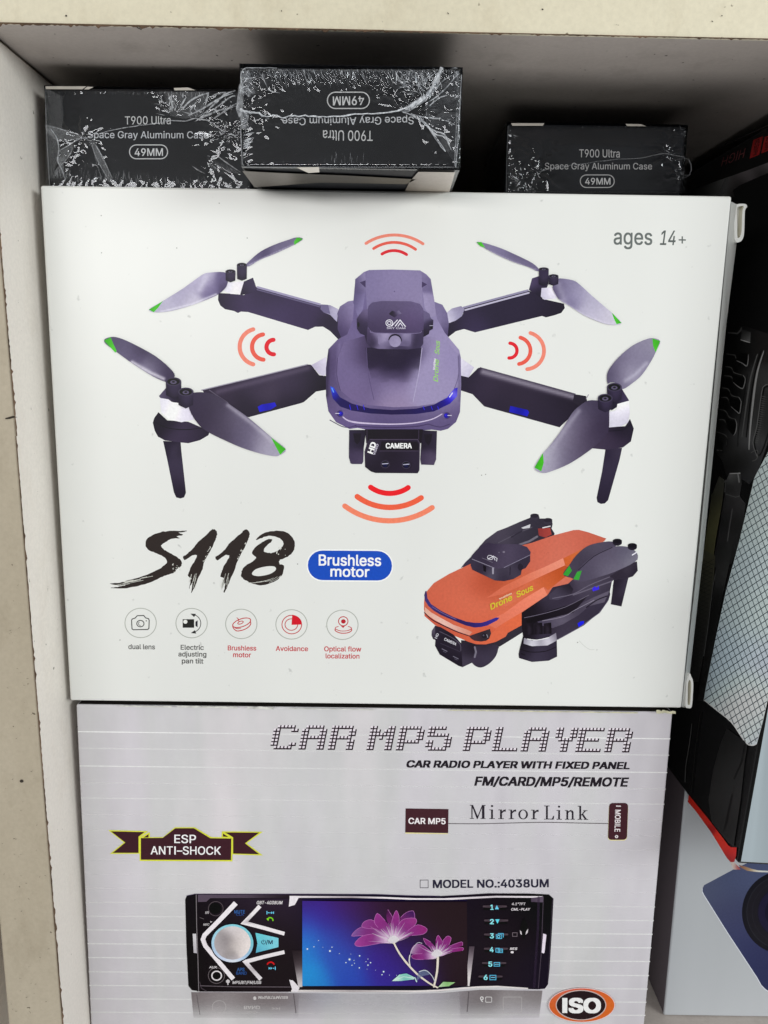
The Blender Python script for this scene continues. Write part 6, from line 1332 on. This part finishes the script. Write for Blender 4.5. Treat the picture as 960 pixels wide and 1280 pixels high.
P.poly(g4([(906, 410), (932, 410), (907, 608), (888, 606)]), [g4(920, 420) + ((70, 60, 68),), g4(915, 480) + ((150, 142, 148),), g4(900, 600) + ((214, 208, 208),)], g=1.4)
P.stroke([(378, 1123.6), (480, 1124.6), (584, 1124.8)], 1.0, (30, 18, 60), cap=False)
P.stroke([(690.6, 1124), (688, 1170), (684.6, 1228)], .8, (70, 62, 74)); P.poly(g2([(670, 96), (794, 80), (790, 140), (670, 135)]), [g2(690, 120) + ((78, 68, 82),), g2(780, 110) + ((104, 94, 108),)], g=1.5); P.stroke(g2([(792, 85), (778, 470), (770, 660), (742, 1000)]), .9, (98, 88, 100), alpha=.6)
P.stroke(g2([(745, 90), (738, 400), (700, 980)]), 3.0, (70, 58, 78), alpha=.35)
P.poly(g2([(790, 452), (816, 458), (823, 466), (804, 640), (796, 650), (775, 642)]), [g2(800, 480) + ((216, 206, 218),), g2(790, 620) + ((226, 218, 228),)], g=1.4)
P.build(); P = Print(FB, 'number_buttons', SP, DK2)
for i, (x0, y) in enumerate(((195, 180), (208, 320), (208, 460), (206, 602), (188, 745), (152, 880))):
    P.stroke(g2([(x0, y), (x0 + 110, y + 2), (x0 + 225, y)]), (2.2, 4.0, 2.2), (84, 74, 80), soft=[(g2([(x0 + 105, y), (x0 + 118, y)]), 4, (44, 34, 44), .7)])
    P.stroke(g2([(x0 + 10, y + 26), (x0 + 215, y + 26)]), 2.6, (14, 9, 14))
for i, (x, y) in enumerate(((263, 212), (258, 356), (258, 498), (256, 635), (242, 780), (196, 912))): P.text(str(i + 1), *g2(x, y), *g2(x + 40 - (i == 0) * 8, y), 6.0, (150, 218, 238), .03)
P.poly(g2([(308, 208), (348, 208), (328, 166)]), CY_); P.poly(g2([(312, 308), (354, 308), (334, 352)]), (110, 206, 226))
for x, y, x1, y1 in ((322, 462, 376, 500), (318, 598, 352, 636), (340, 606, 384, 640), (300, 740, 356, 776), (258, 868, 318, 912)): P.stroke([g2(x, y), g2(x1, y), g2(x1, y1), g2(x, y1)], .9, (100, 176, 206), closed=True)
P.stroke(g2([(340, 450), (392, 450), (392, 486)]), .9, (100, 176, 206)); P.stroke(ell(*g2(346, 482), 1.6, 1.6, n=12), .8, (130, 200, 226), closed=True); P.stroke(g2([(310, 758), (350, 758)]), .7, (130, 200, 226)); P.stroke(g2([(272, 890), (306, 890)]), .9, (130, 200, 226)); P.stroke(g2([(352, 624), (376, 624)]), .8, (130, 200, 226))
P.text('4.1"TFT', *g2(475, 166), *g2(616, 166), 3.0, (196, 190, 194), .03, shear=.2); P.text('CML-PLAY', *g2(468, 220), *g2(662, 220), 3.0, (206, 200, 204), .03, shear=.2); P.text('RES', *g2(458, 613), *g2(534, 613), 2.8, (216, 210, 214), .03, shear=.2); P.poly(ell(*g2(480, 637), 2.0, 1.4, n=12), (222, 216, 220))
P.stroke([g2(484, 442), g2(530, 442), g2(530, 478), g2(484, 478)], .7, (120, 110, 116), closed=True); P.poly(g2([(600, 300), (635, 370), (630, 420), (605, 500), (585, 500), (565, 420), (568, 360)]), (14, 9, 13), smooth=2)
P.poly(g2([(558, 416), (572, 430), (578, 464), (562, 452)]), (206, 200, 204)); P.poly(g2([(640, 402), (636, 440), (614, 462), (620, 430)]), (206, 200, 204))
P.build()
# screen with the flowers
POP = 1.0
P = Print(FB, 'screen_picture', SP, ('ink_dark', 'ink_darka'))
P.poly([(378, 1125.4), (480, 1126.6), (583.5, 1127), (584.5, 1231.4), (378, 1231.8)], [(380, 1128, (58, 30, 120)), (378, 1150, (54, 62, 170)), (380, 1170, (44, 110, 200)), (380, 1190, (36, 134, 212)), (390, 1215, (34, 148, 216)), (400, 1230, (36, 126, 204)), (410, 1145, (58, 34, 140)), (410, 1180, (46, 88, 184)), (430, 1130, (62, 26, 92)), (430, 1205, (44, 82, 182)), (440, 1228, (40, 70, 176)), (440, 1170, (56, 42, 140)), (460, 1145, (54, 22, 62)), (480, 1200, (58, 34, 140)), (490, 1228, (50, 40, 150)), (510, 1190, (46, 22, 84)), (520, 1222, (52, 30, 112)), (500, 1140, (40, 18, 34)), (560, 1140, (34, 18, 24)), (560, 1200, (36, 18, 28)), (580, 1225, (32, 16, 24))], g=2)
for x, y, d in ((97, 422, 8), (130, 411, 5), (153, 380, 4), (175, 413, 3), (210, 432, 9), (220, 413, 5), (257, 445, 4), (308, 474, 10), (290, 490, 6), (320, 503, 5), (333, 493, 4), (358, 456, 7), (357, 516, 6), (400, 472, 4), (413, 490, 6), (400, 502, 7), (390, 485, 4), (438, 527, 3), (478, 535, 8), (470, 550, 6), (507, 552, 3), (543, 553, 3), (315, 447, 3), (330, 478, 4), (395, 522, 3)):
    cx, cy = g4(x, y); rr = d / 4; P.poly(ell(cx, cy, rr * .95, rr * .95, n=14), (160, 200, 250), alpha=lambda a, b, cx=cx, cy=cy, rr=rr: max(0, .75 - .8 * math.hypot(a - cx, b - cy) / rr), g=.5)
    P.poly(ell(cx, cy, rr * .42, rr * .42, n=10), (236, 244, 255))
PB, PM, PD, PW = (196, 96, 186), (134, 44, 128), (96, 26, 98), (240, 222, 238)
def petal(pts, tip, base, tcol, a=.85, smooth=3):
    tcol = tuple(min(255, v * 1.0) for v in tcol)
    bx, by = g3(*base); tx, ty = g3(*tip); L = math.hypot(tx - bx, ty - by); mx_, my_ = (bx * .6 + tx * .4, by * .6 + ty * .4)
    P.poly(g3(pts), [(bx, by, PW), (bx * .7 + tx * .3, by * .7 + ty * .3, (236, 196, 234)), (mx_, my_, (136, 52, 134)), (bx * .25 + tx * .75, by * .25 + ty * .75, (150, 50, 138)), (tx, ty, tcol)], smooth=smooth, g=1.1, alpha=a * .86)
    P.stroke(g3(pts[1:-1]), .55, (214, 130, 206), smooth=3, alpha=.6)
    c_ = cat(g3(pts), True, 3); rq = random.Random(len(pts) + int(tx))
    for q in range(4):                            # fine translucent veins
        e_ = c_[rq.randrange(len(c_))]; kq = rq.uniform(.55, .85); ex, ey = bx + (e_[0] - bx) * kq, by + (e_[1] - by) * kq
        P.stroke([(bx + (ex - bx) * .25, by + (ey - by) * .25), ((bx + ex) / 2 + rq.gauss(0, .4), (by + ey) / 2 + rq.gauss(0, .4)), (ex, ey)], (1.0, .7, .15), (244, 200, 240), smooth=3, alpha=.5)
b1, b2 = (350, 262), (655, 362)
petal([(300, 100), (310, 35), (345, 90), (340, 180)], (310, 40), b1, (70, 20, 74), .6)
petal([(390, 150), (400, 90), (440, 55), (490, 45), (500, 100), (430, 170)], (480, 50), b1, (66, 30, 110), .6)
petal([(340, 255), (220, 232), (130, 218), (54, 220), (100, 168), (172, 150), (250, 182), (325, 232)], (60, 215), b1, (150, 120, 190), .75)
petal([(322, 232), (230, 172), (132, 160), (140, 122), (190, 105), (240, 130), (300, 190)], (135, 140), b1, (164, 74, 160), .8)
petal([(332, 222), (240, 160), (214, 120), (235, 60), (290, 112), (332, 172)], (235, 70), b1, (170, 60, 156), .85)
petal([(350, 270), (250, 272), (112, 295), (76, 272), (128, 222), (200, 206), (300, 232)], (85, 278), b1, (186, 76, 168), .9)
petal([(325, 240), (330, 150), (348, 80), (370, 40), (390, 92), (384, 170), (356, 240)], (370, 45), b1, (170, 56, 150), .88)
petal([(360, 235), (384, 140), (420, 102), (500, 94), (508, 132), (450, 190), (380, 245)], (495, 100), b1, (176, 66, 150), .85)
petal([(368, 255), (450, 182), (520, 140), (586, 170), (560, 206), (480, 216), (390, 248)], (575, 180), b1, (160, 40, 126), .92)
petal([(480, 345), (470, 330), (492, 288), (540, 278), (592, 312), (640, 350), (600, 345)], (495, 290), b2, (206, 190, 214), .8)
petal([(648, 335), (580, 280), (560, 235), (612, 262), (652, 312)], (565, 240), b2, (140, 34, 110), .85)
petal([(648, 325), (648, 250), (664, 214), (690, 252), (682, 315)], (665, 220), b2, (160, 40, 130), .85)
petal([(668, 335), (690, 262), (728, 220), (756, 236), (740, 282), (690, 342)], (745, 228), b2, (160, 44, 130), .85)
petal([(676, 352), (740, 292), (828, 260), (836, 286), (790, 305)], (828, 268), b2, (130, 30, 104), .85)
petal([(678, 362), (750, 312), (836, 300), (836, 322), (760, 334)], (830, 312), b2, (150, 30, 116), .9)
petal([(652, 376), (560, 385), (490, 380), (482, 352), (552, 342), (622, 347)], (490, 370), b2, (130, 30, 110), .9)
for bx, by, ends in ((350, 262, ((300, 150), (330, 130), (370, 150), (400, 170), (260, 170), (200, 200), (430, 190), (480, 190), (290, 200))), (655, 360, ((620, 290), (650, 270), (680, 280), (710, 280), (590, 320), (740, 300), (760, 320)))):
    for ex, ey in ends: P.stroke(g3([(bx, by), (bx * .5 + ex * .5, by * .5 + ey * .5), (ex, ey)]), (2.2, 1.2, .3), (244, 230, 242), alpha=.55)
    P.poly(cat(g3([(bx - 40, by - 14), (bx, by - 48), (bx + 40, by - 20), (bx + 8, by + 8), (bx - 12, by + 8)]), True, 3), (246, 232, 242), alpha=.75)
ST = (226, 216, 202)
P.stroke(g3([(352, 268), (392, 342), (450, 418), (520, 490), (600, 550), (660, 582)]), (2.0, 2.4, 2.2, 1.8), ST, smooth=4); P.stroke(g3([(662, 372), (656, 470), (634, 576)]), (2.8, 2.6, 2.2), ST, smooth=4)
P.stroke(g3([(466, 430), (460, 390), (464, 356)]), 1.4, (214, 208, 210), smooth=4); P.stroke(g3([(466, 352), (484, 305), (520, 266), (550, 270)]), .7, (196, 190, 206), smooth=4)
P.poly(g3([(520, 490), (535, 464), (575, 458), (610, 486), (560, 500), (530, 520), (510, 535)]), (120, 134, 170), smooth=3, alpha=.5); P.stroke(g3([(530, 470), (575, 460), (618, 496), (640, 540)]), 1.0, (190, 196, 206), smooth=4)
P.poly(g3([(338, 536), (390, 490), (440, 482), (500, 510), (492, 524), (400, 535)]), [g3(360, 530) + ((196, 228, 214),), g3(430, 490) + ((110, 196, 178),), g3(440, 530) + ((96, 176, 170),), g3(495, 515) + ((180, 216, 206),)], g=1.3); P.poly(g3([(664, 578), (700, 541), (784, 545), (740, 572)]), [g3(680, 570) + ((200, 220, 190),), g3(720, 548) + ((116, 172, 96),), g3(770, 548) + ((160, 200, 140),)], g=1.3)
P.stroke(g3([(345, 534), (420, 505), (495, 515)]), .6, (214, 234, 224)); P.stroke(g3([(500, 512), (512, 540)]), 1.4, (190, 220, 214))
P.build()
POP = 1.0
P = Print(FB, 'oval_badge', SB)
cx, cy = g5(0, 0); cx, cy = 726.8, 1254.9
P.poly(ell(cx, cy, 41.6, 21.6, n=48), (226, 196, 196)); P.poly(ell(cx, cy, 40.6, 20.8, n=48), [(690, 1252, (206, 92, 32)), (727, 1235, (206, 78, 66)), (764, 1254, (214, 104, 36)), (727, 1275, (204, 96, 36)), (700, 1240, (214, 108, 84))], g=2)
P.poly(ell(cx - 1.0, cy, 31.6, 19.0, n=44), (196, 176, 172)); P.poly(ell(cx - 1.0, cy, 30.4, 17.8, n=44), (34, 18, 22)); P.text('ISO', 702.4, 1263.8, 750.6, 1264.0, 17.0, (244, 240, 240), .05)
P.build()

# ------------------------------------------------------------------ printing on the cartons at the right
FR.k = 3
DK2 = ('ink_dark', 'ink_darka')
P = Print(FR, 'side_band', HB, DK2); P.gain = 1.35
q1, q2, q3, q4 = crop(820, 130, 4.414), crop(820, 380, 4), crop(800, 680, 4), crop(860, 880, 5.82)
h1 = crop(860, 140, 9.6)
P.stroke(h1([(440, 385), (700, 280), (980, 150)]), 1.2, (40, 37, 38), soft=[(h1([(440, 385), (520, 352)]), 8, (20, 18, 19), .8)])
P.poly(h1([(-60, 985), (250, 862), (480, 782), (700, 705), (1000, 592), (1000, 715), (800, 800), (620, 880), (540, 940), (560, 1020), (100, 1030)]), [h1(0, 1000) + ((20, 20, 20),), h1(200, 950) + ((36, 36, 36),), h1(330, 960) + ((64, 64, 64),), h1(460, 830) + ((74, 74, 74),), h1(520, 850) + ((54, 51, 52),), h1(700, 760) + ((74, 70, 72),), h1(950, 640) + ((84, 80, 82),), h1(640, 900) + ((20, 19, 19),), h1(900, 750) + ((26, 25, 25),)], g=1.6)
P.poly(h1([(480, 790), (470, 900), (420, 1000), (330, 1010), (400, 900), (440, 800)]), (72, 72, 73), alpha=.55)
P.build(); P = Print(FR, 'lettering', HB, DK2)
P.text('HIGH', *h1(694, 430), *h1(425, 538), 12.5, (112, 60, 62), .0, up=(-.25, 1))
P.text('器', *h1(892, 330), *h1(776, 378), 15.5, (150, 34, 34), .0, up=(-.2, 1)); P.text('中', *h1(1010, 300), *h1(912, 338), 13.5, (150, 34, 34), .0, up=(-.2, 1))
P.build(); P = Print(FR, 'tool_picture', HB, DK2); P.gain = 2.0  # tool tones raised to make up for light missing in the gap
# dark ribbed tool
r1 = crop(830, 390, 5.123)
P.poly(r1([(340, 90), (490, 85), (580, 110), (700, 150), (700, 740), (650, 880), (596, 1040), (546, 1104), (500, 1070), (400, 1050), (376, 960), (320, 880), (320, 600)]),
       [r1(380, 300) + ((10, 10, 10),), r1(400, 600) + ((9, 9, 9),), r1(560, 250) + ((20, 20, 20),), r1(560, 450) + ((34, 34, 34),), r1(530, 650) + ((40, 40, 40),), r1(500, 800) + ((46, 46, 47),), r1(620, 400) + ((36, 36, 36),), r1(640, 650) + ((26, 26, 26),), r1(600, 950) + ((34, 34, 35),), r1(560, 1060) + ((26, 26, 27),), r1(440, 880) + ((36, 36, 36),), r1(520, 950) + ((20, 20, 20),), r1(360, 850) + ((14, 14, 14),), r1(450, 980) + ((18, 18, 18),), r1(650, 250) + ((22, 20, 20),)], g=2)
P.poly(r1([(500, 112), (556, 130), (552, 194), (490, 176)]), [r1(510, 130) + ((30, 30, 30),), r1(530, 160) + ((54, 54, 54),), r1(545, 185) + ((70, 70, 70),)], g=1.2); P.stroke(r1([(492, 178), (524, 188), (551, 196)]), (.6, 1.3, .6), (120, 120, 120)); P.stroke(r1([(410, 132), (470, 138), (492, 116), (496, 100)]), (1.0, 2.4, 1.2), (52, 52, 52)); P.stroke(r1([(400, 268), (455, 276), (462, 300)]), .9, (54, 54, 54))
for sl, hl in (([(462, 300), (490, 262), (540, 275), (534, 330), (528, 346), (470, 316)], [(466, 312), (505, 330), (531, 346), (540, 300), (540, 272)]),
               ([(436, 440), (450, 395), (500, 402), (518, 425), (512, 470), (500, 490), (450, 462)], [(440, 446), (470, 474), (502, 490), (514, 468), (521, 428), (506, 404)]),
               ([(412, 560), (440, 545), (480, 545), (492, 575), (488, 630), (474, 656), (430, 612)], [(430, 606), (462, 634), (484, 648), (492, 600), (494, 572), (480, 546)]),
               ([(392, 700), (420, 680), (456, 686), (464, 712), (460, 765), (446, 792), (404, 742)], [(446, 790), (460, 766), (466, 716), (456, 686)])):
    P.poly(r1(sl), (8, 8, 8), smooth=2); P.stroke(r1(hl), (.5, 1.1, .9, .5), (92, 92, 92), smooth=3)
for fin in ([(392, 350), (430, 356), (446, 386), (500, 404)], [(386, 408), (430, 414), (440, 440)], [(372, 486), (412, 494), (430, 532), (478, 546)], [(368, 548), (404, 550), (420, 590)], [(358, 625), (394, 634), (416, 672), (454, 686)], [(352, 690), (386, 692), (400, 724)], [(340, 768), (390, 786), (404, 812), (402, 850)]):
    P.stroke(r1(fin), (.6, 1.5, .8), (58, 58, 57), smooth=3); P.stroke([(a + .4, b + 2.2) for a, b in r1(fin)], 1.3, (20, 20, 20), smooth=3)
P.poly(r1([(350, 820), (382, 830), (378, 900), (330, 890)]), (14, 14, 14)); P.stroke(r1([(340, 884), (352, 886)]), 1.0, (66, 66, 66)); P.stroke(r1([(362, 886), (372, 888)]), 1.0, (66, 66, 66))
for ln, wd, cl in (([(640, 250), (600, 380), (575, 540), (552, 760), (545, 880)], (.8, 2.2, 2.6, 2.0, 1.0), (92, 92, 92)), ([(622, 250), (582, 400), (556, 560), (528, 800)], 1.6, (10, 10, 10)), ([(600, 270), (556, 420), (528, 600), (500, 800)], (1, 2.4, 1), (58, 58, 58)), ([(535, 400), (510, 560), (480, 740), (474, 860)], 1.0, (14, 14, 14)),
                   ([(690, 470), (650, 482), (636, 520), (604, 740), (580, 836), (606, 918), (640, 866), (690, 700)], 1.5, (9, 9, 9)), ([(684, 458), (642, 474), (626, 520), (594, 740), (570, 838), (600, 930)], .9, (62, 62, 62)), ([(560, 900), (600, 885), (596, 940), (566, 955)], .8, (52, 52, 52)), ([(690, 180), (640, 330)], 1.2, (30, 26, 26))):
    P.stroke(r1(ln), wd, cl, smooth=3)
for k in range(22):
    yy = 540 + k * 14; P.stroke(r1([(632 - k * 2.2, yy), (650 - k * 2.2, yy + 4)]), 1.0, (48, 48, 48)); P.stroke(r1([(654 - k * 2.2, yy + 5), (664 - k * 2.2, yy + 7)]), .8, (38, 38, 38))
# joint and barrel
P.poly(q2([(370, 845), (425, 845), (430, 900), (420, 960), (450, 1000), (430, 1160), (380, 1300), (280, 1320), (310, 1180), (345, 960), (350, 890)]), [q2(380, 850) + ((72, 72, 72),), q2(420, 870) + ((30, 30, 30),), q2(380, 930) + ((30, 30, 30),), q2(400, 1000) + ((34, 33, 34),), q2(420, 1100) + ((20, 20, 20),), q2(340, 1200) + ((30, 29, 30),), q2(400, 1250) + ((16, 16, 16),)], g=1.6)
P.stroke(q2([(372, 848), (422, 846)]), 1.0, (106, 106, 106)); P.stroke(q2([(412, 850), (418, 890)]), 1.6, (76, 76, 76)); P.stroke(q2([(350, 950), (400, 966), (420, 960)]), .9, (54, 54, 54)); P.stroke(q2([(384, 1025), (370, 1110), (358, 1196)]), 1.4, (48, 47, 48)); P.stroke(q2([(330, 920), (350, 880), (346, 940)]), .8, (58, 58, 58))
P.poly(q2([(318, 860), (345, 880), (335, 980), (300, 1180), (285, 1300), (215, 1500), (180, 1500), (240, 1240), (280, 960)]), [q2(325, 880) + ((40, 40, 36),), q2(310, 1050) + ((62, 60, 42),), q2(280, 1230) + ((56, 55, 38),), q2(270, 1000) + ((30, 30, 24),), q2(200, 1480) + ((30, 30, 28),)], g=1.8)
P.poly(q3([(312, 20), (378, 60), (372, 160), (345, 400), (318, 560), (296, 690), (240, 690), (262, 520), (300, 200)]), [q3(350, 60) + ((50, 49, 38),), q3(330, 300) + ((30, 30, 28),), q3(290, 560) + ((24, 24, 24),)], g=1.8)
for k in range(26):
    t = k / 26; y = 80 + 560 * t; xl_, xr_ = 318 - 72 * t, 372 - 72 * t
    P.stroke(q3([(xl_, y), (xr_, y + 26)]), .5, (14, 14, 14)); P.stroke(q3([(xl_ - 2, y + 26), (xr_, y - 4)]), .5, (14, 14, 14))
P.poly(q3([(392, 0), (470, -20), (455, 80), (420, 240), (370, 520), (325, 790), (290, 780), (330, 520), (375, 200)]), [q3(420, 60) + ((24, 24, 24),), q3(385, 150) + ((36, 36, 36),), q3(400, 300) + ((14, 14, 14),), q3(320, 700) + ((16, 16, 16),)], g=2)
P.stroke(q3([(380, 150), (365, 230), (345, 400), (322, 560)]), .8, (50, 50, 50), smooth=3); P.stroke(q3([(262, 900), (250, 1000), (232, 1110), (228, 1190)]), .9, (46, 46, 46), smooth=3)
P.build(); P = Print(FR, 'net_picture', HB, DK2); P.gain = 1.3  # net colours brightened in place of light missing on this face
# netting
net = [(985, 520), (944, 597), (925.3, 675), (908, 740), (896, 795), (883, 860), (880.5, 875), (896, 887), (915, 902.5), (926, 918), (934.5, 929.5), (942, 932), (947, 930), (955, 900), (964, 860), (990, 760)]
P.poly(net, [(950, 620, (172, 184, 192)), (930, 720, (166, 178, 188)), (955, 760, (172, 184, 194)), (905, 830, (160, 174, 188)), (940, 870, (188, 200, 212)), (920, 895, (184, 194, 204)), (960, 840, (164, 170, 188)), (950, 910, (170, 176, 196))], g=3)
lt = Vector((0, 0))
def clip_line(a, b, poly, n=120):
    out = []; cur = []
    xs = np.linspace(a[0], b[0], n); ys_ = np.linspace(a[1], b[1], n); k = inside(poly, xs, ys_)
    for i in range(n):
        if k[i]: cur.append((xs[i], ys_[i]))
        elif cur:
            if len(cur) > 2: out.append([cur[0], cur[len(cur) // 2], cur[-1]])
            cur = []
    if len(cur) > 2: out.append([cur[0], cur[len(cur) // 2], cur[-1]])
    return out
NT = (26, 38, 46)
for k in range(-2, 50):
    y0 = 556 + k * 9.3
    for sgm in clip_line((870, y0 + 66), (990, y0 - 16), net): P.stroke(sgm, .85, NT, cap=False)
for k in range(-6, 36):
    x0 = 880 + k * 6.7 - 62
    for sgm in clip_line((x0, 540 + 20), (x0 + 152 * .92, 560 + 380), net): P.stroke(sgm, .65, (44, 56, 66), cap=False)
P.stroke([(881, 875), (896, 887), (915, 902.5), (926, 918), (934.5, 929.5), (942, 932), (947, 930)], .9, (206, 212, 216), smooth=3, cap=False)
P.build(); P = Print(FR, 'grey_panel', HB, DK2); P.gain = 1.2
# greyer panel and red border at the bottom
P.poly(q4([(290, 180), (420, 270), (440, 300), (420, 420), (390, 700), (340, 1035), (300, 1010), (180, 860), (155, 700), (190, 480), (240, 300)]), [q4(300, 260) + ((24, 24, 24),), q4(330, 450) + ((36, 36, 36),), q4(260, 700) + ((38, 38, 38),), q4(380, 600) + ((36, 36, 36),), q4(200, 800) + ((34, 34, 34),), q4(320, 950) + ((30, 30, 30),)], g=2.4)
P.stroke(q4([(345, 540), (400, 420), (420, 300)]), 2.5, (20, 20, 20), alpha=.5); P.stroke(q4([(330, 660), (290, 850), (265, 930)]), (2, 3, 1.2), (12, 12, 12)); P.stroke(q4([(100, 60), (60, 340), (30, 640)]), 1.4, (24, 24, 24))
P.build(); P = Print(FR, 'red_border', HB, DK2)
P.poly(q4([(12, 662), (60, 720), (150, 830), (250, 960), (300, 1028), (318, 1042), (362, 1044), (358, 1100), (345, 1150), (318, 1152), (290, 1120), (180, 940), (60, 775), (5, 712)]), [q4(30, 700) + ((196, 40, 28),), q4(150, 860) + ((206, 46, 34),), q4(150, 900) + ((150, 26, 28),), q4(280, 1030) + ((216, 50, 34),), q4(340, 1080) + ((222, 34, 30),), q4(300, 1130) + ((150, 22, 26),)], g=1.6)
P.poly(q4([(312, 1150), (345, 1152), (378, 1185), (390, 1205), (340, 1205)]), [q4(330, 1170) + ((216, 206, 196),), q4(370, 1190) + ((170, 60, 60),), q4(345, 1198) + ((226, 218, 206),)], g=1)
P.build()
# torn board along the bottom of its pale front
FF = Face(B0, -eb); FF.k = 4
P = Print(FF, 'torn_edge', HB)
P.poly([(923, 1081), (931, 1083), (940, 1086.2), (948, 1088), (962, 1088.6), (962, 1090.6), (946, 1090), (934, 1088.4), (926, 1084.5)], [(926, 1083, (120, 80, 70)), (936, 1087, (130, 104, 70)), (946, 1089, (196, 194, 186)), (960, 1089, (176, 178, 176))], g=1)
P.build()
# the dark lens picture
FW.k = 3
P = Print(FW, 'lens_picture', GB)
w1 = crop(870, 1070, 6.1)
quad = w1([(290, 100), (62, 222), (50, 245), (50, 270), (60, 292), (240, 580), (470, 930), (500, 985), (530, 1015), (600, 1060), (700, 1060), (700, 60), (400, 50)])
P.poly([(x - .6, y + .9) for x, y in quad], (208, 212, 222)); P.poly(quad, [w1(100, 250) + ((74, 80, 104),), w1(250, 200) + ((68, 76, 106),), w1(250, 420) + ((62, 66, 96),), w1(330, 600) + ((56, 60, 96),), w1(420, 750) + ((44, 48, 86),), w1(530, 950) + ((38, 42, 80),), w1(380, 120) + ((72, 80, 112),)], g=3)
lc = w1(660, 430)
for rr, cl in ((50.8, (18, 17, 26)), (45.2, (36, 36, 44)), (44.2, (24, 22, 30)), (31.5, (20, 17, 30)), (30.5, (26, 22, 48)), (22, (16, 13, 34))): P.poly(ell(lc[0], lc[1], rr, rr * 1.02, n=60), cl)
P.stroke(ell(lc[0], lc[1], 38, 38.6, n=60), .8, (30, 28, 38), closed=True)
P.build()
